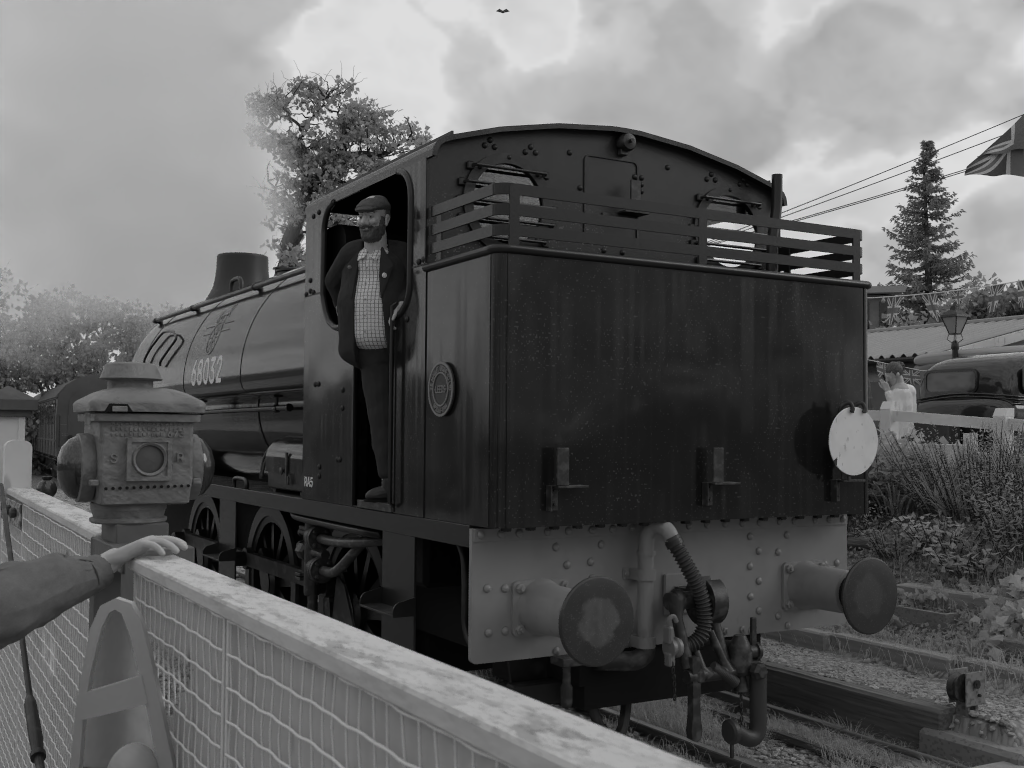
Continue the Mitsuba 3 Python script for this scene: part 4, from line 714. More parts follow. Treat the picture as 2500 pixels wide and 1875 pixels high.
# carriage on the second track
CO = thing('railway_carriage', 'old panelled railway carriage with a domed end standing on the far track', 'carriage')
CB = B('carriage_side', proc(lambda p, n, uv: C3(.085+.03*fbm(p.x*3, p.y*2, p.z*6))), .4)
CE = B('carriage_end', proc(lambda p, n, uv: C3(.05+.025*fbm(p.x*3, p.y*3, p.z*2))), .5)
CR = B('carriage_roof', .075, .6)
cd = V(.073, .9973, 0); cr_ = V(.9973, -.073, 0); cM = np.eye(4); cM[:3, 0], cM[:3, 1], cM[:3, 2], cM[:3, 3] = cr_, cd, (0, 0, 1), (3.12, 33.6, 0)
def cput(name, m, mat, parent=CO, **k):
    m = m.copy(); m.apply_transform(cM); return put(name, m, mat, parent, **k)
cs_ = [(-1.33, 1.0), (-1.38, 1.5), (-1.38, 2.3), (-1.34, 2.85)]
cprof = cs_+[(-1.3, 3.0), (-1.1, 3.25), (-.8, 3.46), (-.4, 3.6), (0, 3.645)]; cprof = cprof+[(-x, z) for x, z in reversed(cprof[:-1])]
cput('side', prism(sg.Polygon(cs_+[(1.34, 2.85), (1.38, 2.3), (1.38, 1.5), (1.33, 1.0)]), .06, 19, 'xz'), CB)
en = cput('carriage_end', prism(sg.Polygon(cprof), 0, .06, 'xz'), CE, label='plain dark carriage end with a white C1 mark')
cput('end_panel', prism(sg.Polygon(cprof).buffer(-.35), -.02, .0, 'xz'), CE, en)
cput('lettering', text('C1', .17, (-1.02, -.004, 1.93), (1, 0, 0), (0, 0, 1), .004, 1.0), CREAM, en); cput('lettering', box(-1.25, -1.06, -.004, 0, 2.005, 2.02), FAINT, en)
cput('lettering', cat([box(-1.2+.05*k, -1.17+.05*k, -.004, 0, 1.66+.05*j, 1.68+.05*j) for k in range(4) for j in range(2)]), FAINT, en)
cput('handrail', tube([(-1.28, -.04, 1.3), (-1.28, -.06, 1.35), (-1.28, -.06, 2.3), (-1.28, -.04, 2.35)], .016, 6), SATIN, en)
cput('lamp_bracket', lathe([(.07, 0), (.07, .05)], 12, (-.95, -.05, 1.62), '-y'), SATIN, en)
cput('roof', prism(sg.Polygon([(-1.38, 2.9)]+cprof[4:-4]+[(1.38, 2.9)]).buffer(.03), .03, 19.05, 'xz'), CR)
cput('roof_vent', lathe([(.12, 0), (.14, .05), (.08, .12), (.01, .14)], 12, (-.55, 1.2, 3.56)), CR)
for k in range(26):
    y = .55+.7*k; 
    wn = cput('window', box(-1.392, -1.37, y, y+.42, 2.02, 2.72, .01), SKYGLASS)
    if k % 2 == 0:
        for dy in (-.14,): cput('door_joint', box(-1.40, -1.372, y+dy-.012, y+dy+.012, 1.02, 2.8), CE, wn)
    cput('panel_bead', box(-1.397, -1.372, y-.03, y-.005, 1.55, 2.0), CR, wn)
cput('waist_bead', box(-1.40, -1.37, .06, 19, 1.49, 1.53), CR); cput('cornice', box(-1.385, -1.345, .06, 19, 2.84, 2.9), CR)
for k in range(6): cput('step_board', box(-1.34, -1.2, .3+3*k, 1.8+3*k, .88, .92), DULL)
cput('underframe', cat([box(-1.2, 1.2, .1, 18.9, .82, 1.0), box(-.9, .9, 7, 12, .35, .8, .03)]), DULL)
cput('truss_rod', cat([tube([(-1.1, 4.2, .8), (-1.1, 7.4, .45), (-1.1, 11.5, .45), (-1.1, 15, .8)], .03, 6)]), DULL)
for y in (1.9, 4.3, 14.8, 17.2):
    cput('wheel', cat([lathe([(.47, -.06), (.5, .0), (.45, .06), (.1, .06)], 24, (sx*.72, y, .46), 'x') for sx in (-1, 1)]), RUST)
for y in (3.1, 16):
    cput('bogie_frame', cat([box(sx*1.02-.05, sx*1.02+.05, y-1.9, y+1.9, .42, .62, .02) for sx in (-1, 1)]+[box(-1.07, 1.07, y-.15, y+.15, .5, .7)]), DULL)
for sx in (-1, 1):
    cput('buffer', cat([lathe([(.10, 0), (.09, .35)], 16, (sx*.87, 0, 1.03), '-y'), lathe([(.2, 0), (.2, .03)], 20, (sx*.87, -.35, 1.03), '-y')]), DULL)
cput('gangway_hose', tube(smoothpath([(-.3, -.03, 1.3), (-.32, -.2, 1.1), (-.25, -.22, .8), (-.1, -.1, .75)], 5), .04, 8), DULL)
# white post-and-rail fence at the top of the bank
FN = thing('garden_fence', 'white post and rail fence along the top of the planted bank', 'fence')
fp = [(5.03, 5.65, 2.34), (4.93, 4.37, 2.29), (4.84, 3.05, 2.235), (4.745, 1.72, 2.15), (4.62, .36, 2.06), (4.5, -1.0, 1.98)]
for k, (x, y, z) in enumerate(fp):
    put('post', cat([box(x-.062, x+.062, y-.062, y+.062, z-1.4, z-.075, .006), trimesh.convex.convex_hull(np.array([(x+a, y+b, z-.075) for a in (-.062, .062) for b in (-.062, .062)]+[(x+.062, y+b, z) for b in (-.062, .062)]+[(x-.02, y+b, z) for b in (-.062, .062)]))]), WHITE, FN)
for (a, b) in zip(fp[:-1], fp[1:]):
    for dz, h in ((-.09, .10), (-.40, .08)):
        p0, p1 = V(a[0], a[1]-.062, a[2]+dz), V(b[0], b[1]+.062, b[2]+dz)
        q = box(-.02, .02, 0, 1, -h, 0, .0); q.vertices = np.stack([p0[0]+(p1[0]-p0[0])*q.vertices[:, 1]+q.vertices[:, 0], p0[1]+(p1[1]-p0[1])*q.vertices[:, 1], p0[2]+(p1[2]-p0[2])*q.vertices[:, 1]+q.vertices[:, 2]], 1)
        put('rail', q, WHITE, FN)
solo('white_planter', cat([box(4.62, 4.645, 2.1, 2.75, 1.62, 1.83, .003), box(4.86, 4.885, 2.1, 2.75, 1.62, 1.83, .003), box(4.645, 4.86, 2.1, 2.125, 1.62, 1.82), box(4.645, 4.86, 2.725, 2.75, 1.62, 1.82), box(4.645, 4.86, 2.125, 2.725, 1.62, 1.76)]), WHITE, 'low white wooden trough among the plants under the fence', 'planter')
solo('white_box', box(4.70, 4.80, 2.02, 2.10, 1.70, 1.93, .004), WHITE, 'small white box beside the trough under the fence', 'box')
# vintage saloon
def sect_loft(st, n=40, e=3.2):
    """(x, yc, halfwidth, zb, zt) stations -> rounded box sections across x"""
    a = np.arange(n)*2*np.pi/n; c, s = np.cos(a), np.sin(a); sc = lambda t, q: np.sign(t)*np.abs(t)**(2/q); vs = []
    for x, yc, w, zb, zt, *ee in st:
        q = ee[0] if ee else e
        vs.append(np.stack([np.full(n, x), yc+w*sc(c, q), (zb+zt)/2+(zt-zb)/2*sc(s, q)], 1))
    m = len(st); vs = np.vstack(vs+[np.array([[st[0][0], st[0][1], (st[0][3]+st[0][4])/2], [st[-1][0], st[-1][1], (st[-1][3]+st[-1][4])/2]])]); j = np.arange(n); k = (j+1) % n; f = []
    for i in range(m-1): f += [np.stack([i*n+j, i*n+k, i*n+n+k], 1), np.stack([i*n+j, i*n+n+k, i*n+n+j], 1)]
    f += [np.stack([np.full(n, m*n), k, j], 1), np.stack([np.full(n, m*n+1), (m-1)*n+j, (m-1)*n+k], 1)]
    r = trimesh.Trimesh(vs, np.vstack(f), process=False); trimesh.repair.fix_normals(r); return r
CARB = B('car_black', .012, .06, .6, coat=1.0)
CAR = thing('vintage_car', 'glossy black vintage saloon car with an oblong rear window parked behind the fence', 'car')
yc = 4.27
put('cabin', sect_loft([(7.47, yc, .55, 1.95, 2.5, 3), (7.475, yc, .62, 1.85, 2.6, 4), (7.50, yc, .66, 1.8, 2.70, 4.2), (7.56, yc, .685, 1.8, 2.77, 4.4), (7.68, yc, .70, 1.8, 2.835, 4.6), (7.9, yc, .71, 1.8, 2.88, 4.8), (8.3, yc, .72, 1.8, 2.925, 5), (8.8, yc, .72, 1.8, 2.925, 5), (9.15, yc, .70, 1.8, 2.88, 5), (9.3, yc, .66, 1.8, 2.72, 5), (9.5, yc, .6, 1.8, 2.3, 5)], 64), CARB, CAR, smooth=True)
put('lower_body', sect_loft([(7.38, yc, .55, 1.5, 2.1, 4), (7.39, yc, .66, 1.45, 2.25, 4.5), (7.42, yc, .70, 1.43, 2.33, 5), (7.49, yc, .72, 1.43, 2.37, 6), (8.2, yc, .74, 1.43, 2.38, 5), (9.4, yc, .70, 1.43, 2.34, 5), (9.8, yc, .5, 1.45, 2.33, 5), (10.7, yc, .36, 1.45, 2.28, 4), (10.75, yc, .3, 1.5, 2.2, 4)], 64), CARB, CAR, smooth=True)
ymap = lambda m: m
wf = rrect(4.09, 4.79, 2.435, 2.665, .06)
put('window_frame', prism(wf.buffer(.03).difference(wf), 7.455, 7.50, 'yz'), CARB, CAR, smooth=30)
put('rear_window', prism(wf.buffer(.002), 7.466, 7.474, 'yz'), B('car_glass', proc(lambda p, n, uv: C3(.05+.09*smoothstep(.35, .6, fbm(p.x*3, p.y*3.5, p.z*5)))), .08, .6), CAR)
put('waist_moulding', cat([tube(smoothpath([(7.52, yc+.73, 2.31), (7.44, yc+.67, 2.335), (7.425, yc+.3, 2.385), (7.42, yc, 2.40), (7.425, yc-.3, 2.39), (7.45, yc-.67, 2.36), (7.54, yc-.735, 2.35), (8.2, yc-.755, 2.36), (9.4, yc-.715, 2.33)], 6)+[0, 0, dz], .012, 6) for dz in (0, -.035)]), CARB, CAR, smooth=True)
dwn = rrect(7.58, 8.25, 2.40, 2.72, .08)
put('door_window', prism(dwn, yc-.725, yc-.72, 'xz'), SKYGLASS, CAR); put('door_window', prism(rrect(8.36, 9.0, 2.40, 2.72, .08), yc-.725, yc-.72, 'xz'), SKYGLASS, CAR)
put('window_trim', prism(dwn.buffer(.02).difference(dwn), yc-.735, yc-.722, 'xz'), STEEL, CAR)
put('number_plate', box(7.235, 7.245, 3.68, 4.07, 1.86, 2.055), SOOT, CAR); put('plate_lettering', text('HS', .085, (7.232, 3.87, 1.95), (0, -1, 0), (0, 0, 1), .003, 1, True), CREAM, CAR)
put('plate_lettering', text('77', .085, (7.232, 3.87, 1.85), (0, -1, 0), (0, 0, 1), .003, 1, True), CREAM, CAR) if False else None
put('tail_lamp', cat([lathe([(.03, 0), (.03, .04), (.01, .05)], 12, (7.24, 3.66, 2.04), '-x')]), BRASS, CAR)
for y, nm in ((yc-.68, 'r'), (yc+.68, 'l')):
    for x in (7.75, 10.1):
        put('mudguard', sect_loft([(x-.52, y, .05, 1.5, 1.6), (x-.45, y, .13, 1.5, 1.85), (x-.2, y, .16, 1.55, 2.02), (x+.1, y, .16, 1.6, 2.03), (x+.4, y, .14, 1.5, 1.85), (x+.7, y, .1, 1.45, 1.55)], 28, 3), CARB, CAR, smooth=True)
        w = put('wheel', lathe([(.2, -.06), (.3, -.07), (.33, -.04), (.33, .04), (.3, .07), (.2, .06), (.05, .07)], 28, (x+.02, y, 1.56), 'y'), RUBBER, CAR, smooth=30); put('hub', lathe([(.2, -.05), (.05, -.075)], 20, (x+.02, y, 1.56), '-y' if y < yc else 'y'), STEEL, w, smooth=30)
put('luggage_trunk', box(7.02, 7.24, 4.12, 4.85, 1.62, 2.13, .015), B('trunk_grey', .055, .5), CAR)
for y in (4.25, 4.72): put('trunk_clasp', box(7.005, 7.022, y-.03, y+.03, 2.02, 2.11, .004), BRASS, CAR)
put('bumper', box(6.95, 6.99, 3.6, 4.95, 1.55, 1.63, .01), STEEL, CAR)
# bigger lighter vehicle behind
VAN = thing('vintage_bus', 'taller grey vintage coach with a rounded roof standing behind the black car', 'bus')
VM = B('bus_grey', .11, .35); VR = B('bus_roof', .22, .5)
put('body', sect_loft([(9.55, 5.9, .9, 1.6, 2.9, 5), (9.62, 5.9, 1.0, 1.55, 3.0, 6), (9.9, 5.9, 1.03, 1.5, 3.02, 7), (14.5, 5.9, 1.03, 1.5, 3.15, 7), (15, 5.9, .95, 1.55, 3.0, 6)], 48), VM, VAN, smooth=True)
put('roof', sect_loft([(9.58, 5.9, .85, 2.9, 3.05, 3), (9.7, 5.9, 1.0, 2.9, 3.12, 3), (10.5, 5.9, 1.05, 2.9, 3.2, 3), (14.6, 5.9, 1.05, 2.9, 3.34, 3), (15, 5.9, .9, 2.9, 3.1, 3)], 48), VR, VAN, smooth=True)
for k in range(4): put('window', box(10.0+1.1*k, 10.9+1.1*k, 4.855, 4.875, 2.3, 2.8, .004), SKYGLASS, VAN)
for x in (10.5, 13.8): put('wheel', cat([lathe([(.1, -.1), (.42, -.1), (.45, 0), (.42, .1), (.1, .1)], 24, (x, y, 1.70), 'y') for y in (5.0, 6.8)]), RUBBER, VAN, smooth=30)
# station building with a corrugated roof
BL = thing('station_building', 'low pale building with a corrugated grey roof beyond the parked cars', 'building')
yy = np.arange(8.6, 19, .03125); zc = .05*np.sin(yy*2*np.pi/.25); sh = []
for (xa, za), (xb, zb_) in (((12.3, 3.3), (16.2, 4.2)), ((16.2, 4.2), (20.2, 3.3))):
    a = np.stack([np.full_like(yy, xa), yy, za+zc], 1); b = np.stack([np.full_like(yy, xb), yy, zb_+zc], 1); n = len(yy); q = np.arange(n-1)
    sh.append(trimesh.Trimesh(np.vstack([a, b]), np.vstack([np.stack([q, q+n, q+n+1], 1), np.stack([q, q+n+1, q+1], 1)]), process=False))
rfb = put('roof', cat(sh), B('corrugated_grey', proc(lambda p, n, uv: C3((.25+.06*fbm(p.x*1.5, p.y*5, p.z))*(1-.6*smoothstep(-.2, .9, dr.sin(p.y*25.1327+3.1416))))), .55), BL)  # valleys coloured darker, standing in for the shade between the corrugations
put('ridge_cap', tube([(16.2, 8.55, 4.235), (16.2, 19, 4.235)], .07, 8), VR, rfb); put('barge_board', cat([box(-.02, .02, 0, 1, 0, .16)]) if False else prism(sg.Polygon([(12.25, 3.12), (12.25, 3.3), (16.2, 4.2), (20.2, 3.3), (20.2, 3.12), (16.2, 4.02)]), 8.56, 8.6, 'xz'), WHITE, rfb)
put('wall', prism(sg.Polygon([(12.75, 1.0), (12.75, 3.22), (16.2, 4.02), (19.75, 3.22), (19.75, 1.0)]), 9.0, 18.6, 'xz'), B('pale_render', .34, .8), BL)
put('fascia', box(12.5, 12.56, 8.7, 18.9, 3.08, 3.22), DULL, BL); put('gutter', tube([(12.34, 8.6, 3.25), (12.34, 18.9, 3.25)], .05, 8), DULL, BL)
for y in (9.6, 12.0, 14.2): put('window', box(12.71, 12.745, y, y+.9, 1.9, 2.9), SKYGLASS, BL)
put('door', box(12.70, 12.745, 10.75, 11.6, 1.1, 3.0), DULL, BL)
# house far behind
HS = thing('far_house', 'pale house wall and eaves showing far behind beside the bunker rail', 'house')
HB = B('far_brick', proc(lambda p, n, uv: C3(.17+.03*cell_rand(p.x*4, p.y*4, p.z*13))), .8)
hd, hr_ = V(.5024, .8646, 0), RV
def hput(name, m, mat, parent=HS, **k):
    m = m.copy(); m.apply_transform(frame_T(hr_, hd, (0, 0, 1), (22.6, 20.3, 0))); return put(name, m, mat, parent, **k)
hput('wall', box(-3, 1.35, 0, 6, .8, 6.2), HB); hput('roof', cat([prism(sg.Polygon([(-3.2, 6.12), (1.6, 6.25), (1.7, 6.45), (-3.2, 6.32)]), -.4, 6.4, 'xz')]), B('pale_eaves', .3, .6))
for x in (.35, .95): hput('window', box(x, x+.28, -.03, .0, 4.7, 6.0), SKYGLASS)
# street lamp
SLP = thing('street_lamp', 'old style lantern lamp post standing in front of the corrugated roof', 'lamp post')
lx_, ly_ = 9.55, 6.03
put('post', lathe([(.09, 1.1), (.08, 1.9), (.045, 2.0), (.04, 3.1), (.055, 3.13), (.05, 3.2), (.03, 3.24)], 14, (lx_, ly_, 0)), SATIN, SLP, smooth=30)
def frus(z0, h0, z1, h1):
    return trimesh.convex.convex_hull(np.array([(lx_+a*h0, ly_+b*h0, z0) for a in (-1, 1) for b in (-1, 1)]+[(lx_+a*h1, ly_+b*h1, z1) for a in (-1, 1) for b in (-1, 1)]))
ln = put('lantern', cat([tube([(lx_+a*.055, ly_+b*.055, 3.34), (lx_+a*.125, ly_+b*.125, 3.57)], .008, 6) for a in (-1, 1) for b in (-1, 1)]+[frus(3.325, .06, 3.34, .062)]+[tube([(lx_+a*.02, ly_+b*.02, 3.2), (lx_+a*.075, ly_+b*.075, 3.26), (lx_+a*.055, ly_+b*.055, 3.34)], .006, 5) for a in (-1, 1) for b in (-1, 1)]), SATIN, SLP)
put('pane', frus(3.34, .053, 3.568, .122), B('milky_pane', .30, .3), ln)
put('cap', cat([frus(3.57, .15, 3.60, .14), frus(3.60, .13, 3.67, .06), frus(3.67, .045, 3.72, .04), lathe([(.05, 3.72), (.03, 3.75), (.01, 3.79)], 10, (lx_, ly_, 0))]), DULL, SLP)
# flags: cloth sheets printed with the union pattern
def _union(p, n, uv):
    x, y = uv.x*2-1, (uv.y*2-1)
    dg = dr.minimum(dr.abs(y-x), dr.abs(y+x)); cx = dr.minimum(dr.abs(x)*1.6, dr.abs(y))
    v = mi.Float(.12)
    v = dr.select(dg < .22, .58, v); v = dr.select(dg < .085, .20, v)
    v = dr.select(cx < .34, .62, v); v = dr.select(cx < .2, .20, v)
    return C3(v)
FLAG = 'union_cloth'; scene[FLAG] = {'type': 'twosided', 'bsdf': {'type': 'diffuse', 'reflectance': proc(_union)}}
def cloth(tl, tr, dn, amp, seed, shape='tri', n=18):
    """sheet hanging from tl..tr by the vector dn, rippled; uv carries the print"""
    tl, tr, dn = V(*tl), V(*tr), V(*dn); u, v = np.meshgrid(np.linspace(0, 1, n), np.linspace(0, 1, n)); u, v = u.ravel(), v.ravel()
    uu = .5+(u-.5)*(1-.55*v) if shape == 'tri' else u
    nr = unit(np.cross(tr-tl, dn)); r = np.random.default_rng(seed); ph = r.uniform(0, 6, 3)
    w = amp*v*(np.sin(uu*7+ph[0]+v*3)+.6*np.sin(uu*13+ph[1]-v*4))
    sw = r.uniform(-.5, .5)
    P = tl+uu[:, None]*(tr-tl)+v[:, None]*dn+w[:, None]*nr+(v**2*sw*.5)[:, None]*(tr-tl)
    q = np.arange(n*(n-1)).reshape(n-1, n)[:, :-1].ravel(); f = np.vstack([np.stack([q, q+1, q+n+1], 1), np.stack([q, q+n+1, q+n], 1)])
    return mikit.ply(trimesh.Trimesh(P, f, process=False), FLAG, smooth=True, uv=np.stack([uu, 1-v], 1))
S0, S1 = V(4.6, 4.30, 3.34), V(7.4, 2.65, 3.70)
def on_string(t): return S0+(S1-S0)*t+V(0, 0, -.11*(4*t*(1-t)))
st_ = [on_string(t) for t in np.linspace(0, 1, 30)]
solo('bunting_string', tube(st_, .006, 5, False), WHITE, 'thin pale string carrying bunting across the trees on the right', 'string')
px_ = [(.374, 'nearest to the bunker'), (.485, 'second from the bunker'), (.583, 'furled in the middle of the string'), (.712, 'above the car roof'), (.805, 'at the right edge of the view'), (.25, 'behind the bunker corner'), (.9, 'at the far right end')]
for k, (t, lb) in enumerate(px_):
    if k > 4: continue
    a, b = on_string(t-.025), on_string(t+.025); L = .30 if k != 2 else .15
    kk = solo('bunting_flag', cloth(a, b, tuple(RV*(-.02, .07, -.03, -.11, -.10)[k]+V(0, 0, -L)), .022, 40+k), None, f'small union flag pennant on the string, {lb}', 'flag', 'pennants on the bunting string')
    scene[kk]['bsdf'] = {'type': 'ref', 'id': FLAG}
for k, (t, lb) in enumerate([(.337, 'first by the bunker'), (.436, 'second along'), (.538, 'third along'), (.642, 'fourth along'), (.755, 'furthest right')]):
    p = on_string(t)-V(0, 0, .035); lb_ = solo('festoon_bulb', lathe([(.004, .035), (.012, .03), (.012, .015), (.022, 0), (.018, -.02), (.003, -.028)], 12, p), B('bulb_glass', .3, .15) if k == 0 else 'bulb_glass', f'small clear bulb hanging on the bunting string, {lb}', 'light bulb', 'bulbs on the bunting string', smooth=True)
for k, (a, b, d, lb) in enumerate([((7.46, 5.56, 2.86), (7.62, 5.47, 2.80), (-.02, .02, -.20), 'behind the woman\'s face'), ((7.74, 5.395, 2.75), (7.93, 5.285, 2.73), (0, 0, -.18), 'between the woman and the black car')]):
    kk = solo('union_flag', cloth(a, b, d, .006, 60+k, 'rect'), None, f'small union flag hung below the eaves {lb}', 'flag', 'flags hung under the eaves'); scene[kk]['bsdf'] = {'type': 'ref', 'id': FLAG}
solo('eaves_string', tube([(7.2, 5.7, 2.9), (7.6, 5.48, 2.81), (7.95, 5.27, 2.73), (8.4, 5.05, 2.72)], .005, 5, False), WHITE, 'second string of bunting low behind the woman', 'string')
# large flag blowing in from a pole beyond the right edge
FL = thing('large_union_flag', 'large dark union flag blowing in from the upper right edge', 'flag')
def big_flag():
    n = 26; O_ = lambda x, y: V(4.592, 1.943, 4.271)+RV*((x-1180)*.000957)+V(0, 0, -(y-560)*.000957)
    out = []
    for (tl, tr, bl, br, uv0, fold, nm) in [((1185, 545), (2100, -250), (1182, 635), (2100, 640), (0, 0, 1, .55), 0, 'lower_fly'), ((1270, 470), (2100, -330), (1280, 468), (2100, 330), (.1, .5, 1, 1), -.05, 'upper_fold')]:
        u, v = np.meshgrid(np.linspace(0, 1, n), np.linspace(0, 1, n)); u, v = u.ravel(), v.ravel()
        T_ = np.array([O_(*tl)*(1-a)+O_(*tr)*a for a in u]); B_ = np.array([O_(*bl)*(1-a)+O_(*br)*a for a in u])
        P = T_*(1-v)[:, None]+B_*v[:, None]+(FW*V(1, 1, 0))[None]*(fold+.05*np.sin(u*15+v*2)*(.3+v*.7)+.03*np.sin(u*8+2))[:, None]+V(0, 0, 1)[None]*(.018*np.sin(u*17+1)*v)[:, None]
        q = np.arange(n*(n-1)).reshape(n-1, n)[:, :-1].ravel(); f = np.vstack([np.stack([q, q+1, q+n+1], 1), np.stack([q, q+n+1, q+n], 1)])
        out.append((nm, mikit.ply(trimesh.Trimesh(P, f, process=False), FLAG, smooth=True, uv=np.stack([uv0[0]+(uv0[2]-uv0[0])*u, uv0[3]-(uv0[3]-uv0[1])*v], 1))))
    return out
for nm, d in big_flag(): put(nm, d, None, FL); scene[f'{FL}__{nm}']['bsdf'] = {'type': 'ref', 'id': FLAG}
put('pole', tube([(5.36, 1.50, 1.0), (5.36, 1.50, 5.3)], .025, 10), WHITE, FL, smooth=True)
# overhead wires, gull
WM = B('wire_grey', .03, .6)
for k, (z0, z1, lb) in enumerate([(7.28, 8.90, 'topmost'), (7.14, 8.62, 'second'), (6.90, 8.09, 'third'), (6.865, 8.045, 'lowest')]):
    d = (V(18.17, 11.19, z1)-V(14.82, 13.22, z0)); a, b = V(14.82, 13.22, z0)-d*3.5, V(14.82, 13.22, z0)+d*4
    t = np.linspace(0, 1, 30); P = a+(b-a)*t[:, None]; P[:, 2] -= .5*4*t*(1-t)-.5
    solo('overhead_wire', tube(P, .010, 5, False), WM, f'thin dark overhead wire crossing the sky behind the conifer, {lb} of four', 'wire', 'overhead wires')
GU = thing('gull', 'small gull gliding high in the sky above the engine', 'bird')
gm = B('gull_grey', .14, .7); gc = V(15.6, 29.7, 16.69)
gsp = lambda r, z, f=0: gc+RV*r+V(0, 0, z)+FW*f
put('body', mv(trimesh.creation.icosphere(2, .05), gc, s=(1.6, 1.6, .8)), gm, GU, smooth=True)
for s in (-1, 1):
    P = [gsp(0, .02, -.06), gsp(s*.12, .09, -.07), gsp(s*.24, .03, .02), gsp(s*.13, .06, .06), gsp(0, .0, .08)]
    h = trimesh.convex.convex_hull(np.vstack([np.array(P), np.array(P)-V(0, 0, .012)])); put('wing', h, gm, GU)
# ================================================================ trees, shrubs and the planted bank
def leafmat(name, v, t):
    scene[name] = {'type': 'principledthin', 'base_color': {'type': 'rgb', 'value': [v]*3}, 'roughness': .55, 'diff_trans': t, 'spec_trans': 0.0, 'eta': 1.4}; return name
LEAF = [leafmat('leaf_a', .46, 1.0), leafmat('leaf_b', .56, 1.0), leafmat('leaf_dark', .33, 1.0), leafmat('leaf_pale', .68, 1.0)]
BARK = B('bark', proc(lambda p, n, uv: C3(.05+.05*noise(p.x*20, p.y*20, p.z*4))), .9, .2)
def limb(a, b, ra, rb, rng, n=7, wig=.08, seg=6):
    a, b = np.asarray(a, float), np.asarray(b, float); L = np.linalg.norm(b-a); t = np.linspace(0, 1, n)[:, None]
    off = np.cumsum(rng.normal(0, wig*L/n, (n, 3)), 0); off -= off[0]+(off[-1]-off[0])*t
    P = a+(b-a)*t+off+V(0, 0, .10*L)*(4*t*(1-t))*.5; return tube(P, ra+(rb-ra)*t[:, 0], seg), P
def blobtree(name, label, base, blobs, depth, seed, nclus, per, leaf, spread=.34, tr=.22, mat='leaf_a', catg='tree', group=None, split=.5, bare=0, nodes=9, flat=.75, mat2=None, limbs=None):
    """limbs run from the trunk to leaf clusters scattered through the crown's lobes; blobs: (across, height, radius[, along]) from the trunk foot"""
    rng = np.random.default_rng(seed); k = thing(name, label, catg, group); base = V(*base); bl = np.array([tuple(b)+(0,)*(4-len(b)) for b in blobs], float)
    wgt = bl[:, 2]**2.2; wgt /= wgt.sum(); C = []
    which = rng.choice(len(bl), nclus, p=wgt)
    for w in which:
        o, z, r, al = bl[w]; d = randdir(1, rng)[0]; q = d*r*rng.uniform(.25, 1)**.6; q[2] *= flat
        C.append(base+RV*(o+q[0])+FW*V(1, 1, 0)*(al+q[1]*depth/r if depth else al+q[1])+V(0, 0, z+q[2]))
    C = np.array(C); top = C[:, 2].max(); H = top-base[2]
    # limb nodes
    ni = rng.choice(len(C), min(nodes, len(C)), replace=False); N = C[ni].copy()
    for _ in range(4):
        a = np.argmin(((C[:, None]-N[None])**2).sum(-1), 1)
        N = np.array([C[a == i].mean(0) if (a == i).any() else N[i] for i in range(len(N))])
    wood = []; cen = C.mean(0); fork = base+V(0, 0, H*split*.55)+(cen-base)*V(.25, .25, 0)
    tk_, P0 = limb(base-V(0, 0, .3), fork, tr, tr*.75, rng, 9, .05, 9); wood.append(tk_)
    a = np.argmin(((C[:, None]-N[None])**2).sum(-1), 1); PP = [P0]
    if limbs:
        N = N[:0]
        for pts, r0, r1 in limbs:
            P = smoothpath([base+RV*q[0]+FW*V(1, 1, 0)*(q[2] if len(q) > 2 else 0)+V(0, 0, q[1]) for q in pts], 5); P = P+rng.normal(0, .025, P.shape); wood.append(tube(P, np.linspace(r0, r1, len(P)), 7)); PP.append(P)
        PP = np.vstack(PP)
        for c in C:
            dd = np.linalg.norm(PP-c, axis=1)+1.2*np.maximum(PP[:, 2]-c[2]+.1, 0); s = PP[int(np.argmin(dd))]; m2, _ = limb(s, c, tr*.10, tr*.035, rng, 7, .28, 4); wood.append(m2)
            if bare and rng.random() < bare:
                for _ in range(3): m3_, _ = limb(c, c+randdir(1, rng)[0]*spread*2.4+V(0, 0, .12), tr*.03, tr*.012, rng, 6, .35, 4); wood.append(m3_)
    for i, nd in enumerate(N):
        end = fork+(nd-fork)*.8; m, P = limb(fork, end, tr*.5, tr*.2, rng, 9, .16); wood.append(m)
        for c in C[a == i]:
            s = P[3+int(np.argmin(np.linalg.norm(P[3:]-c, axis=1)+1.2*np.maximum(P[3:, 2]-c[2]+.1, 0)))]; m2, _ = limb(s, c, tr*.12, tr*.03, rng, 6, .2, 4); wood.append(m2)
            if bare and rng.random() < bare:
                for _ in range(2): m3_, _ = limb(c, c+randdir(1, rng)[0]*spread*2.2+V(0, 0, .1), tr*.03, tr*.012, rng, 5, .3, 4); wood.append(m3_)
    put('trunk', cat(wood), BARK, k, smooth=True)
    if bare: keep = rng.random(len(C)) > bare*.5; C = C[keep]
    n = len(C)*per; cc = np.repeat(C, per, 0); sp = spread*rng.uniform(.5, 1.35, len(C)).repeat(per)[:, None]
    p = cc+rng.normal(0, 1, (n, 3))*sp*[1, 1, .6]*.55; d = unit(randdir(n, rng)+unit(p-cc)*.6-V(0, 0, .15)); v = unit(np.cross(d, randdir(n, rng)))
    sz = leaf*rng.uniform(.6, 1.35, n)[:, None]
    sel = rng.random(n) < .5
    for j, (q, mt) in enumerate(((sel, mat), (~sel, mat2 or mat))):
        if q.any(): put('crown', rhomb(p[q], d[q]*sz[q], v[q]*sz[q]*.42), mt, k)
    return k
g = .003395
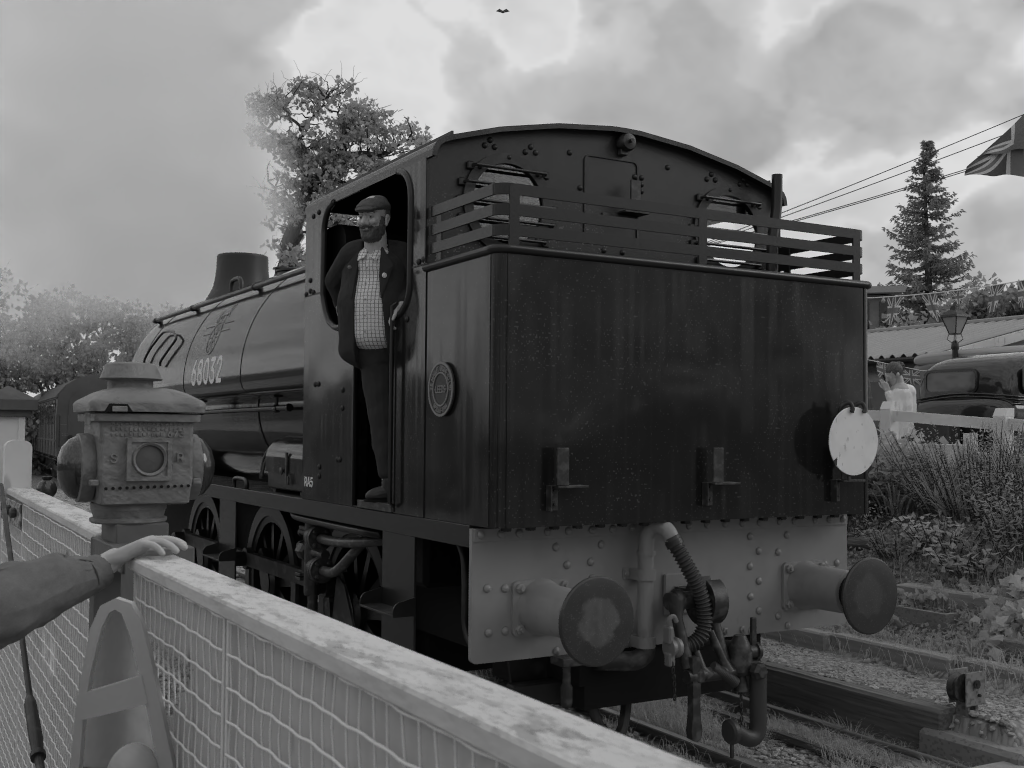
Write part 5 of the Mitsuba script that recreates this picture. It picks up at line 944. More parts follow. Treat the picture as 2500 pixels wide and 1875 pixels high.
oakl = [([((x-430)*g, 5.13+(1560-y)*g, al) for x, y, al in pts], r0, r1) for pts, r0, r1 in [
    ([(430, 2700, 0), (425, 1900, 0), (440, 1450, 0), (520, 1150, .1), (600, 900, .1), (720, 790, .2), (900, 640, .3), (1150, 620, .5), (1290, 520, .6), (1400, 440, .6)], .26, .03), ([(610, 900, .1), (560, 780, 0), (590, 660, -.1), (552, 540, -.2), (550, 460, -.2), (430, 340, -.4), (330, 250, -.5)], .10, .02),
    ([(552, 470, -.2), (600, 400, -.1), (650, 340, 0), (700, 240, .1), (760, 150, .2)], .06, .015), ([(600, 690, 0), (480, 590, -.3), (320, 500, -.5), (230, 380, -.6), (150, 300, -.7)], .07, .014), ([(320, 500, -.5), (360, 440, -.5), (460, 400, -.6), (500, 470, -.6), (440, 540, -.5)], .035, .01),
    ([(880, 650, .3), (860, 540, .3), (875, 440, .4), (850, 330, .5), (760, 260, .4)], .08, .02), ([(860, 450, .4), (960, 420, .5), (1050, 330, .6), (960, 240, .6)], .06, .015), ([(1010, 250, .6), (1060, 205, .6), (1110, 150, .6)], .018, .006), ([(1050, 300, .6), (1120, 300, .6), (1160, 265, .6), (1230, 260, .7), (1310, 230, .7)], .02, .006), ([(1110, 300, .6), (1130, 235, .6), (1220, 205, .6)], .014, .005), ([(820, 280, .4), (825, 160, .4), (842, 40, .4)], .02, .006),
    ([(520, 1150, .1), (420, 1050, -.2), (330, 900, -.4)], .08, .02), ([(470, 1400, 0), (540, 1270, .3), (600, 1240, .4)], .08, .03), ([(700, 800, .2), (850, 830, .5), (1000, 790, .7), (1200, 700, .8)], .07, .02)]]
oakpx = [(280, 200, 120), (350, 300, 110), (200, 300, 90), (450, 170, 70), (590, 120, 90), (780, 150, 110), (700, 270, 100), (950, 250, 120), (880, 360, 100), (1000, 400, 150), (760, 450, 150), (1250, 420, 120), (1420, 440, 110), (1500, 500, 70), (1120, 500, 130), (600, 600, 200), (400, 610, 150), (250, 480, 110), (900, 640, 200), (700, 830, 240), (450, 950, 200), (500, 1180, 170), (470, 1420, 140), (1150, 680, 150), (1400, 620, 110), (950, 820, 200), (560, 1500, 140), (800, 1080, 150), (900, 1170, 150), (1050, 1150, 150)]
blobtree('oak_tree', 'tall open oak with bare twigs rising behind the cab roof', (5.93, 24.22, 1.0), [((x-430)*g, 5.13+(1560-y)*g, r*g*1.05) for x, y, r in oakpx], 1.2, 11, 420, 26, .125, .19, .22, 'leaf_b', 'tree', bare=.4, limbs=oakl, split=.75, mat2='leaf_a')
# misty trees on the left, seen through the steam
for k, (x, y, h, w, lb) in enumerate([(-.4, 45.2, 7.9, 2.0, 'at the left edge'), (1.5, 44, 8.7, 1.7, 'second from the left'), (3.3, 43.6, 8.2, 1.9, 'in the middle of the misty group'), (5.0, 42.4, 7.3, 1.7, 'behind the carriage roof'), (6.6, 41.5, 7.1, 1.6, 'nearest to the engine'), (8.6, 40.5, 5.5, 1.7, 'hidden partly by the engine front')]):
    rng = np.random.default_rng(100+k); bl = [(rng.uniform(-w, w)*.8, h*f+rng.uniform(-.4, .4), w*rng.uniform(.28, .5)) for f in (.25, .3, .38, .45, .5, .55, .62, .68, .75, .8, .86) for _ in range(2)]
    blobtree('misty_tree', f'dark leafy tree fading into the drifting steam, {lb}', (x, y, 0), bl, 0, 200+k, 230, 26, .2, .34, .2, 'leaf_dark', 'tree', 'trees behind the steam', split=.45, nodes=10, bare=.2, mat2='leaf_a')
blobtree('hedge_tree', 'low hedge of bushes running below the misty trees', (3.5, 47.5, -.1), [(o, 1.4+.8*math.sin(o*1.7), 1.5) for o in np.arange(-9, 9, 1.1)], 0, 77, 300, 34, .26, .6, .15, 'leaf_dark', 'hedge', split=.3, mat2='leaf_a')
# trees behind the bunting on the right
for k, (px, py, b, bl, lb) in enumerate([(21.5, 15.2, 1.5, [(0, 2.3, 1.2), (-.9, 2.0, .9), (.8, 2.2, 1.0), (0, 3.4, .9), (.5, 4.1, .6), (-.5, 1.2, 1.), (1.2, 1.2, 1.0)], 'directly behind the street lamp'), (23.6, 13.4, 1.6, [(0, 2.6, 1.3), (-.9, 2.2, 1.), (.9, 2.4, 1.1), (.2, 4.2, .9), (-.6, 3.6, .8), (.8, 4.8, .6)], 'right of the conifer'), (24.8, 11.6, 1.6, [(0, 2.6, 1.3), (-.9, 2.2, 1.), (.9, 2.4, 1.1), (.2, 4.0, .9), (-.6, 3.9, .7), (.8, 4.3, .6)], 'at the right edge of the view'), (20.9, 16.4, 1.4, [(-.7, 2.6, .8), (0, 2.2, 1.0), (.7, 3.0, .8), (-.2, 3.2, .6), (.3, 1.2, .9)], 'below the conifer'), (22.6, 15.6, 1.4, [(-.9, 2.6, .9), (0, 2.4, 1.0), (.9, 3.0, .9), (-.4, 3.6, .7), (.7, 3.9, .7), (0, 1.2, .9)], 'far back on the right'), (23.6, 14.6, 1.4, [(-.8, 2.6, .9), (0, 2.8, 1.0), (.9, 2.6, 1.0), (.2, 3.9, .7), (0, 1.2, .9)], 'far back at the right edge'), (19.2, 16.2, 1.4, [(0, 1.7, 1.0), (-.9, 1.6, .8), (.8, 1.9, .8), (-1.6, 1.2, .8)], 'beside the far house')]):
    blobtree('bushy_tree', f'dense bushy tree behind the bunting, {lb}', (px, py, b), bl, 0, 300+k, 190, 46, .17, .36, .14, 'leaf_dark', 'tree', 'bushy trees behind the bunting', split=.4, mat2='leaf_a')
blobtree('small_fir', 'young feathery bush standing at the right end of the corrugated roof', (14.6, 7.9, 1.3), [(0, 2.0, .6), (.3, 2.5, .35), (0, 3.0, .22), (-.3, 1.6, .5), (.6, 1.7, .5)], 0, 341, 80, 40, .12, .2, .06, 'leaf_b', 'bush', split=.5)
# spruce
SP = thing('spruce_tree', 'tall pointed spruce with upturned branch tips on the right', 'tree')
rng = np.random.default_rng(5); sb_ = V(27.05, 21.0, 1.5); top = 10.25; wood = [tube([sb_, sb_+V(.05, 0, top*.5), sb_+V(-.08, .1, top)], [.2, .12, .015], 8)]; c_, u_, v_ = [], [], []
for z in np.arange(2.0, top-.05, .105):
    f = (top-z)/(top-2.0); L0 = (.12+2.5*f**.85)
    if .50 < z/top < .58 or .78 < z/top < .82: L0 *= .85
    if z > top*.87: L0 *= .8
    for _ in range(3 if f > .15 else 3):
        a = rng.uniform(0, 6.28); L = L0*rng.uniform(.62, 1.12); dx = V(math.cos(a), math.sin(a), 0); t = np.linspace(0, 1, 9)
        P = sb_+V(0, 0, z)+dx*(L*t)[:, None]+V(0, 0, 1)*(L*(-.30*t+.42*t**2.4))[:, None]; wood.append(tube(P, .035*f*(1-t)+.008, 4, False))
        for q in np.linspace(.12, 1.0, int(7+11*f)):
            o = np.array([np.interp(q, t, P[:, i]) for i in range(3)]); s = V(-dx[1], dx[0], 0)
            for sg_ in (-1, 1):
                for _ in range(3):
                    d = unit(dx*.55+s*sg_*rng.uniform(.25, .9)+V(0, 0, rng.uniform(-.9, .15))+rng.normal(0, .15, 3)); l = rng.uniform(.13, .30)*(.55+.45*f)
                    c_.append(o+rng.normal(0, .03, 3)); u_.append(d*l); v_.append(unit(np.cross(d, rng.normal(size=3)))*.032)
    
put('trunk', cat(wood), BARK, SP, smooth=True); put('crown', rhomb(np.array(c_), np.array(u_), np.array(v_)), 'leaf_dark', SP)
# ---- planted bank: every plant a thing of its own
def fan(o, n, L, w, seed, droop=.5, up=.8, r=.05, bend=5, mat='leaf_a'):
    """strap leaves arching out of one crown"""
    rng = np.random.default_rng(seed); vs, f = [], []
    for i in range(n):
        a = rng.uniform(0, 6.28); l = L*rng.uniform(.6, 1.15); h = V(math.cos(a), math.sin(a), 0); s = V(-h[1], h[0], 0); t = np.linspace(0, 1, bend+1); e = rng.uniform(.35, 1.0)
        P = V(*o)+h*r*rng.uniform(0, 1)+h*(l*e*(.25*t+.5*t**2))[:, None]+V(0, 0, 1)*(l*(up*t-droop*e*t**2.2))[:, None]; W_ = w*(np.sin(np.pi*(.12+.88*t**.8)))**.8*rng.uniform(.7, 1.2); W_[-1] = .0005
        b = len(vs); vs += [p for q, ww in zip(P, W_) for p in (q-s*ww, q+s*ww)]
        for j in range(bend): f += [(b+2*j, b+2*j+1, b+2*j+3), (b+2*j, b+2*j+3, b+2*j+2)]
    return trimesh.Trimesh(np.array(vs), np.array(f), process=False)
def stems(o, n, H, leafl, leafw, seed, spread=.15, per=14, up=.3, ret=False, lean=(0, 0), start=.25):
    """upright stems set with leaves"""
    rng = np.random.default_rng(seed); w, c, u, v = [], [], [], []
    for i in range(n):
        a = rng.uniform(0, 6.28); r0 = spread*rng.uniform(0, 1)**.5; b = V(*o)+V(math.cos(a)*r0, math.sin(a)*r0, 0); h = H*rng.uniform(.6, 1.1); tp_ = b+V(math.cos(a)*r0*.8+lean[0]+rng.normal(0, .04), math.sin(a)*r0*.8+lean[1]+rng.normal(0, .04), h)
        w.append(tube([b, (b+tp_)/2+rng.normal(0, .015, 3), tp_], [.005, .004, .002], 4, False))
        for q in np.linspace(start, 1, per):
            p = b+(tp_-b)*q; d = unit(randdir(1, rng)[0]*V(1, 1, .5)+V(0, 0, up)); l = leafl*rng.uniform(.6, 1.2)*(1.15-.35*q); c.append(p); u.append(d*l); v.append(unit(np.cross(d, rng.normal(size=3)*.4+V(0, 0, 1)))*leafw*rng.uniform(.8, 1.2))
    return cat(w), rhomb(np.array(c), np.array(u), np.array(v))
def zg(x, y): return float(ground_h(x, y))
def P_fan(name, lab, x, y, n, L, w, seed, mat, catg, **k): return solo(name, fan((x, y, zg(x, y)-.01), n, L, w, seed, **k), mat, lab, catg, smooth=True)
def P_stem(name, lab, x, y, n, H, ll, lw, seed, mat, catg, **k):
    t = thing(name, lab, catg); a, b = stems((x, y, zg(x, y)-.02), n, H, ll, lw, seed, **k); put('stems', a, BARK, t, smooth=True); put('leaves', b, mat, t); return t
la, lb2, ld, lp = LEAF
P_stem('leafy_shrub', 'broad-leaved shrub rising beside the white disc', 4.45, 3.25, 70, .70, .115, .042, 1, lb2, 'shrub', spread=.44, per=20)
P_stem('leafy_shrub', 'paler broad-leaved shrub in front of the white trough', 4.35, 2.55, 60, .56, .12, .044, 2, la, 'shrub', spread=.38, per=18)
P_stem('leafy_shrub', 'shrub at the foot of the first white fence post', 4.62, 3.75, 60, .58, .11, .040, 3, la, 'shrub', spread=.42, per=19)
P_stem('fine_shrub', 'dense small-leaved shrub below the second fence post', 4.42, 1.62, 190, .74, .030, .010, 4, la, 'shrub', spread=.50, per=34, start=.15)
P_stem('fine_shrub', 'small-leaved shrub at the right edge under the fence rail', 4.50, 1.02, 150, .68, .030, .010, 5, lb2, 'shrub', spread=.40, per=34, start=.15)
P_fan('strap_plant', 'arching clump of strap leaves in the middle of the bank', 4.12, 2.35, 90, .55, .011, 6, la, 'plant', r=.16)
P_fan('strap_plant', 'upright clump of grassy leaves beside the strap-leaved clump', 4.28, 2.05, 80, .60, .010, 7, lb2, 'plant', r=.16, droop=.35)
P_fan('strap_plant', 'smaller arching clump nearer to the buffer head', 4.02, 2.75, 70, .50, .010, 8, ld, 'plant', r=.14)
P_fan('strap_plant', 'grassy clump spilling below the small-leaved shrub', 4.15, 1.75, 70, .50, .010, 88, la, 'plant', r=.14)
for k, (x, y, lab) in enumerate([(4.2, 1.25, 'at the top of the bank'), (4.05, 1.0, 'halfway up the bank'), (3.85, .85, 'lowest of the lance-leaved group'), (4.28, .75, 'at the right edge of the bank')]):
    P_stem('lance_plant', f'bushy plant with narrow lance leaves, {lab}', x, y, 44, .48, .075, .009, 20+k, (la, lb2, la, ld)[k], 'plant', spread=.26, per=18, start=.2)
P_stem('pale_plant', 'pale pointed-leaf plant spilling over the bank', 3.84, 1.55, 40, .26, .085, .024, 30, lp, 'plant', spread=.22, per=8, up=.1)
P_stem('pale_plant', 'light green leafy clump below the pale spilling plant', 3.66, 1.22, 34, .22, .10, .034, 31, lb2, 'plant', spread=.2, per=6, up=0)
P_stem('low_plant', 'low fern-like plant left of the pale clump', 3.72, 1.95, 40, .26, .06, .012, 32, la, 'plant', spread=.2, per=14)
P_stem('low_plant', 'straggling light plant near the beam end', 3.82, 2.62, 40, .34, .05, .012, 33, lb2, 'plant', spread=.26, per=10)
P_stem('low_plant', 'dark low plant beside the small log', 3.95, 2.95, 40, .34, .06, .018, 34, ld, 'plant', spread=.28, per=12)
P_fan('rosette_plant', 'rosette of broad leaves above the buffer head', 3.78, 2.1, 22, .26, .02, 35, lb2, 'plant', droop=.55)
P_fan('broad_rosette', 'rosette of long blunt leaves beside the concrete trough', 3.12, 1.42, 14, .22, .028, 36, lb2, 'plant', up=.75, droop=.3)
P_fan('broad_rosette', 'rosette of striped leaves under the ivy', 3.0, .68, 26, .17, .011, 37, lp, 'plant', up=.8, droop=.4)
P_fan('grass_tuft', 'long grass tuft against the timber baulk', 1.80, .70, 150, .30, .0022, 38, lp, 'grass tuft', droop=.55, r=.14)
P_fan('grass_tuft', 'grass tuft on the edge of the concrete footing', 1.90, -.45, 130, .22, .0022, 39, lp, 'grass tuft', droop=.6, r=.14)
P_fan('grass_tuft', 'grass tuft between the rails under the brake hanger', 1.0, 2.5, 150, .30, .0024, 40, la, 'grass tuft', droop=.5, r=.2)
P_fan('grass_tuft', 'grass tuft beside the hanging hose end', 1.12, .95, 130, .26, .0024, 41, lb2, 'grass tuft', droop=.55, r=.2)
for k, (x, y) in enumerate([(2.62, 1.30), (2.65, .97), (2.63, .72)]):
    P_fan('path_weed', f'small broad-leaved weed growing from the path edging, {("furthest", "middle", "nearest")[k]} of three', x, y, 9, .09, .014, 45+k, lb2, 'weed', up=.8, droop=.3)
# ivy: each trail its own plant over the trough and the sleeper
def ivy(name, lab, pts, n, seed, leaf=.05, sc=.09, mat=lb2):
    rng = np.random.default_rng(seed); t = thing(name, lab, 'ivy'); P = smoothpath(pts, 6); put('stem', tube(P, .006, 5), BARK, t, smooth=True)
    i = rng.integers(0, len(P), n); c = P[i]+rng.normal(0, sc, (n, 3))*[1, 1, .5]+V(-.02, -.02, .02); nn = unit(V(-.5, -.55, .6)+rng.normal(0, .35, (n, 3))); u = unit(np.cross(nn, randdir(n, rng))); v = np.cross(nn, u); s = leaf*rng.uniform(.55, 1.25, n)[:, None]
    sh = np.array([(0, -.9), (.55, -.55), (1.0, -.25), (.5, .05), (.42, .55), (0, 1.15), (-.42, .55), (-.5, .05), (-1.0, -.25), (-.55, -.55)]); k = len(sh)
    vs = (c[:, None]+u[:, None]*sh[None, :, :1]*s[:, None]+v[:, None]*sh[None, :, 1:]*s[:, None]-nn[:, None]*(np.abs(sh[None, :, :1])*.25*s[:, None])).reshape(-1, 3); vs = np.vstack([vs, c+nn*.0]); b = np.arange(n)*k; e = n*k+np.arange(n); f = []
    for j in range(k): f.append(np.stack([e, b+j, b+(j+1) % k], 1))
    put('leaves', trimesh.Trimesh(vs, np.vstack(f), process=False), mat, t)
ivy('ivy_trail', 'ivy trailing over the right-hand concrete trough', [(3.55, .75, .78), (3.35, .66, .66), (3.18, .6, .54), (3.06, .55, .40)], 190, 1, .05, .10)
ivy('ivy_trail', 'ivy creeping along the upper sleeper', [(3.55, 1.0, .74), (3.42, 1.2, .70), (3.36, 1.42, .66), (3.3, 1.6, .62)], 110, 2, .036, .055)
ivy('ivy_trail', 'ivy hanging at the right edge below the garden bank', [(3.7, .62, .92), (3.5, .5, .80), (3.35, .42, .66), (3.2, .38, .55)], 170, 3, .05, .10, lp)
# low cover and litter on the bank
rng = np.random.default_rng(9); n = 26000; x = rng.uniform(2.72, 5.6, n); y = rng.uniform(-1.5, 7.5, n); c = np.stack([x, y, ground_h(x, y)+rng.uniform(0, .05, n)], 1); u = unit(randdir(n, rng)*V(1, 1, .55)+V(0, 0, .25)); s = rng.uniform(.018, .05, n)[:, None]
k_ = put('ground_cover', rhomb(c, u*s, unit(np.cross(u, randdir(n, rng)))*s*.38), la); labels[k_] = {'label': 'low creeping leaves and litter covering the garden bank', 'category': 'ground cover', 'kind': 'stuff'}
n = 9000; x = np.concatenate([rng.uniform(2.72, 3.4, n//2), rng.uniform(3.2, 4.4, n//2)]); y = rng.uniform(-.2, 3.6, n); c = np.stack([x, y, ground_h(x, y)+rng.uniform(0, .06, n)], 1); u = unit(randdir(n, rng)*V(1, 1, .5)+V(0, 0, .3)); s = rng.uniform(.02, .045, n)[:, None]
k_ = put('creeping_leaves', rhomb(c, u*s, unit(np.cross(u, randdir(n, rng)))*s*.5), lb2); labels[k_] = {'label': 'paler small leaves carpeting the bank near the edging sleepers', 'category': 'ground cover', 'kind': 'stuff'}
def blades(n, fx, fy, L, w, seed, dens=.45):
    rng = np.random.default_rng(seed); x, y = fx(rng, n), fy(rng, n); q = meshkit.fbm(np.stack([x*2.6, y*2.6, 0*x], -1), 3, 2) > dens; x, y = x[q], y[q]; n = len(x); a = rng.uniform(0, 6.28, n); l = L*rng.uniform(.4, 1.2, n); h = np.stack([np.cos(a), np.sin(a), 0*a], 1); sv = np.stack([-h[:, 1], h[:, 0], 0*a], 1)*w
    b = np.stack([x, y, ground_h(x, y)-.005], 1); m = b+h*(l*.3)[:, None]+V(0, 0, 1)*(l*.62)[:, None]; t = b+h*(l*.85)[:, None]+V(0, 0, 1)*(l*.72)[:, None]
    vs = np.stack([b-sv, b+sv, m+sv*.8, m-sv*.8, t], 1).reshape(-1, 3); i = np.arange(n)[:, None]*5; return trimesh.Trimesh(vs, np.vstack([i+[0, 1, 2], i+[0, 2, 3], i+[3, 2, 4]]), process=False)
k_ = put('track_grass', cat([blades(26000, U(.78, 1.62), U(-1, 6), .15, .0022, 3, .42), blades(9000, U(-1.6, .7), U(-.5, 6), .12, .0022, 4, .5), blades(5000, U(1.35, 1.85), U(-.6, 5), .14, .0022, 6, .45), blades(6000, U(2.6, 4.8), U(-.5, 4), .22, .003, 5, .45)]), lb2); labels[k_] = {'label': 'thin grass growing through the ballast between the rails', 'category': 'grass', 'kind': 'stuff'}
# troughs, upper sleeper, log
TRG = thing('concrete_trough', 'weathered concrete planting trough set in the bank', 'trough')
put('trough', wob(unman(man(box(3.12, 3.52, 1.02, 1.50, .36, .60))-man(box(3.16, 3.48, 1.06, 1.46, .45, .7))).subdivide_to_size(.06), .005, 9, 4), CONC, TRG, smooth=30); put('soil', box(3.15, 3.49, 1.05, 1.47, .44, .565), B('soil', .06, .95), TRG)
solo('concrete_trough', wob(box(3.0, 3.5, .12, .56, .25, .52, .01).subdivide_to_size(.06), .005, 9, 6), CONC, 'second concrete trough cut by the right edge under the ivy', 'trough', smooth=30)
solo('upper_sleeper', wob(mv(box(-.11, .11, -.62, .62, -.1, .12, .012), (3.45, 1.02, .62), [((0, 0, 1), 5)]).subdivide_to_size(.1), .012, 7, 5), WOODTOP, 'old sleeper terracing the bank above the concrete trough', 'timber', smooth=30)
solo('upper_sleeper', wob(mv(box(-.10, .10, -.25, .25, -.1, .11, .012), (3.40, 1.92, .60), [((0, 0, 1), -4)]).subdivide_to_size(.1), .012, 7, 15), WOOD, 'shorter dark sleeper butting against the terrace sleeper behind the buffer', 'timber', smooth=30)
solo('small_log', wob(tube([(3.72, 2.5, .96), (3.76, 2.22, .97)], .055, 10), .006, 14, 2), WOOD, 'short dark log lying on the bank above the beam end', 'log', smooth=30)

# trees and hedge along the near side, behind and left of the camera, seen only as reflections in the paintwork
rng = np.random.default_rng(31); n = 9000; a = np.radians(rng.uniform(104, 318, n)); rad = rng.uniform(23, 29, n); hgt = 4.2+4.5*meshkit.fbm(np.stack([a*4.5, 0*a, 0*a+3], -1), 4, 8)+1.6*np.exp(-((np.degrees(a)-255)/40)**2); z = hgt*np.where(np.degrees(a) < 172, .5, 1)*rng.uniform(0, 1, n)**.8
c = np.stack([rad*np.cos(a), rad*np.sin(a), z], 1); u = randdir(n, rng)*rng.uniform(.3, .7, n)[:, None]; k_ = put('near_treeline', rhomb(c, u, unit(np.cross(u, randdir(n, rng)))*.3), 'leaf_dark'); labels[k_] = {'label': 'belt of trees and hedge along the lane on the near side of the railway', 'category': 'trees', 'kind': 'stuff'}
# ================================================================ people
SKIN = B('skin', proc(lambda p, n, uv: C3(.41+.07*fbm(p.x*40, p.y*40, p.z*40)-.02*noise(p.x*160, p.y*160, p.z*160))), .5, .4)
HAIR = B('hair_dark', proc(lambda p, n, uv: C3(.035+.06*noise(p.x*160, p.y*160, p.z*35)+.02*noise(p.x*400, p.y*400, p.z*90))), .6, .4)
TWEED = B('cap_tweed', proc(lambda p, n, uv: C3(.055+.05*noise(p.x*260, p.y*260, p.z*260)+.02*noise(p.x*60, p.y*60, p.z*60))), .9, .2)
JKT = B('jacket_cloth', proc(lambda p, n, uv: C3(.024+.016*fbm(p.x*24, p.y*24, p.z*20)+.012*noise(p.x*300, p.y*300, p.z*300))), .85, .2, bump=(proc(lambda p, n, uv: fbm(p.x*13+4*p.z, p.y*13, p.z*9)*.012), 1.0))
TRS = B('trouser_cloth', proc(lambda p, n, uv: C3(.036+.014*fbm(p.x*24, p.y*24, p.z*20))), .9, .2, bump=(proc(lambda p, n, uv: fbm(p.x*10+p.z*5, p.y*10, p.z*18)*.010), 1.0))
BOOT = B('boot_leather', .028, .5)
EYE = B('eye_white', .30, .2); IRIS = B('eye_dark', .015, .1); LIP = B('lip_skin', .16, .5)
def hand(Wp, d, nrm, l, s=1.0, curl=(25, 30, 20), spread=.10, thumb=(.55, .75, .25), lens=(.074, .082, .076, .060)):
    """palm and five separate fingers: Wp wrist, d finger direction, nrm palm side, l towards the thumb"""
    Wp, d, nrm, l = V(*Wp), unit(V(*d)), unit(V(*nrm)), unit(V(*l)); parts = []
    K = [Wp+(d*q+l*o)*s for o, q in ((.030, .086), (.010, .090), (-.011, .086), (-.030, .077))]
    parts.append(m3.Manifold.batch_hull([sph(Wp+l*.02*s, .017*s), sph(Wp-l*.02*s, .017*s)]+[sph(k-nrm*.0*s, .0115*s) for k in K]+[sph(Wp+(d*.03+l*.03)*s+nrm*.006*s, .014*s), sph(Wp+(d*.03-l*.026)*s+nrm*.006*s, .014*s)]))
    for i, (k, L) in enumerate(zip(K, lens)):
        dd = unit(d+l*spread*(1.2-i)*.8); p = k; r = (.0100, .0102, .0098, .0088)[i]*s; a = 0
        for seg, (f, c) in enumerate(zip((.46, .30, .24), curl)):
            a += math.radians(c*(1+.12*i-.1)); q = p+(dd*math.cos(a)+nrm*math.sin(a))*L*f*s; parts.append(bone(p, r*(1-.08*seg), q, r*(1-.08*(seg+1)), 10)); p = q
    t0 = Wp+(d*.022+l*.026+nrm*.006)*s; t1 = t0+unit(d*thumb[0]+l*thumb[1]+nrm*thumb[2])*.040*s; t2 = t1+unit(d*(thumb[0]+.5)+l*thumb[1]*.35+nrm*(thumb[2]+.15))*.034*s; t3 = t2+unit(d*(thumb[0]+.7)+nrm*(thumb[2]+.2))*.024*s
    return parts+[bone(t0, .016*s, t1, .0125*s, 10), bone(t1, .0122*s, t2, .011*s, 10), bone(t2, .0108*s, t3, .0085*s, 10)]
def local(o, f):
    f = unit(V(*f)); r = unit(np.cross(f, (0, 0, 1))); u = np.cross(r, f); return lambda x, y, z: V(*o)+r*x+f*y+u*z, math.degrees(math.atan2(r[1], r[0]))
# ---------------- the driver leaning out of the cab
DV = thing('person', 'bearded man in flat cap, dark jacket and checked shirt leaning out of the cab doorway', 'person')
HF = (-.80, -.60, -.04); hl, hang = local((-1.338, 1.262, 3.095), HF)
E_ = lambda p, r: ell(hl(*p), r, 24, (0, 0, hang))
bl_, bang = local((-1.29, 1.345, 2.6), (-.66, -.75, 0))
Tb = lambda p, r: ell(bl_(*p), r, 24, (0, 0, bang))
headp = [E_((0, -.012, .05), (.077, .096, .090)), m3.Manifold.batch_hull([E_((0, .030, .0), (.066, .060, .07)), E_((0, .030, -.07), (.054, .052, .046)), E_((0, .058, -.098), (.03, .026, .024))]),
         m3.Manifold.batch_hull([sph(hl(0, .088, .016), .011), sph(hl(0, .112, -.024), .0135), sph(hl(.015, .094, -.030), .011), sph(hl(-.015, .094, -.030), .011)]),
         m3.Manifold.batch_hull([sph(hl(-.034, .074, .032), .013), sph(hl(.034, .074, .032), .013), sph(hl(0, .082, .03), .012)]),
         E_((.036, .068, -.018), (.026, .024, .02)), E_((-.036, .068, -.018), (.026, .024, .02)),
         m3.Manifold.batch_hull([E_((.082, -.018, .012), (.010, .022, .022)), E_((.078, -.008, -.022), (.008, .012, .014))])-sph(hl(.094, -.012, .002), .012), m3.Manifold.batch_hull([E_((-.082, -.018, .012), (.010, .022, .022)), E_((-.078, -.008, -.022), (.008, .012, .014))])-sph(hl(-.094, -.012, .002), .012)]
headm = m3.Manifold.batch_boolean(headp, m3.OpType.Add)
for s in (-1, 1): headm = headm-E_((s*.032, .098, .008), (.017, .020, .011))
headm = headm-E_((0, .101, -.056), (.020, .012, .0042))
bodyp = [headm, bone(hl(0, -.02, -.06), .062, (-1.303, 1.30, 2.90), .068, 18), Tb((0, 0, .22), (.16, .10, .15)), Tb((0, .0, .0), (.155, .12, .2)), Tb((0, -.03, -.22), (.13, .085, .12)),
         bone((-1.40, 1.40, 2.90), .06, (-1.41, 1.62, 2.79), .05), bone((-1.41, 1.62, 2.79), .05, (-1.335, 1.69, 2.60), .04), bone((-1.16, 1.28, 2.92), .06, (-1.06, 1.22, 2.72), .045), bone((-1.06, 1.22, 2.72), .045, (-1.195, 1.15, 2.62), .032),
         bone((-1.235, 1.385, 2.33), .095, (-1.205, 1.375, 1.98), .068), bone((-1.205, 1.375, 1.98), .068, (-1.17, 1.365, 1.62), .045), bone((-1.08, 1.32, 2.33), .095, (-1.02, 1.34, 1.95), .068), bone((-1.02, 1.34, 1.95), .068, (-1.0, 1.36, 1.6), .045)]
bodyp += hand((-1.205, 1.135, 2.61), (-.55, .28, -.78), (.35, -.75, -.5), (-.6, -.7, .2), 1.02, (28, 42, 30), .06)
bodyp += hand((-1.335, 1.69, 2.60), (.1, .1, -.98), (.8, -.5, 0), (-.6, -.6, 0), 1.0)
M = m3.Manifold.batch_boolean(bodyp, m3.OpType.Add); bm_ = unman(M.refine_to_length(.010)); bm_.merge_vertices(); trimesh.smoothing.filter_taubin(bm_, .5, .53, 4)
put('body', bm_, SKIN, DV, smooth=True)
for s in (-1, 1):
    e = put('eye', unman(sph(hl(s*.032, .0765, .008), .0125, 20)), EYE, DV, smooth=True); put('iris', unman(ell(hl(s*.032-.002, .0868, .0075), (.0055, .0055, .0055), 14)), IRIS, e, smooth=True)
    put('eyelid', unman(m3.Manifold.batch_hull([sph(hl(s*.018, .086, .017), .0035, 8), sph(hl(s*.032, .089, .020), .004, 8), sph(hl(s*.047, .080, .016), .0035, 8)])), SKIN, e, smooth=True)
    put('eyebrow', unman(m3.Manifold.batch_hull([sph(hl(s*.014, .092, .034), .0042, 8), sph(hl(s*.034, .089, .041), .004, 8), sph(hl(s*.052, .074, .034), .003, 8)])), HAIR, DV, smooth=True)
put('lips', unman(m3.Manifold.batch_boolean([E_((0, .0885, -.065), (.020, .012, .0055)), E_((0, .088, -.049), (.018, .010, .003))], m3.OpType.Add)), LIP, DV, smooth=True)
bd0 = m3.Manifold.batch_boolean([m3.Manifold.batch_hull([E_((0, .030, -.055), (.062, .056, .046)), E_((0, .058, -.100), (.040, .034, .030)), E_((0, .012, -.10), (.056, .05, .03))]), E_((.06, .008, -.03), (.017, .034, .06)), E_((-.06, .008, -.03), (.017, .034, .06)), m3.Manifold.batch_hull([E_((.028, .080, -.044), (.012, .012, .009)), E_((0, .092, -.041), (.012, .011, .007)), E_((-.028, .080, -.044), (.012, .012, .009))])], m3.OpType.Add)
cutb = m3.Manifold.batch_hull([E_((.045, .11, .02), (.016, .035, .03)), E_((-.045, .11, .02), (.016, .035, .03)), E_((.046, .10, -.020), (.018, .03, .012)), E_((-.046, .10, -.020), (.018, .03, .012))])
bd0 = bd0-cutb-E_((0, .106, -.060), (.024, .018, .010)); brd = unman(bd0.refine_to_length(.007)); brd.merge_vertices(); trimesh.smoothing.filter_taubin(brd, .5, .53, 5); brd = wob(brd, .005, 75, 6)
put('beard', brd, HAIR, DV, smooth=True)
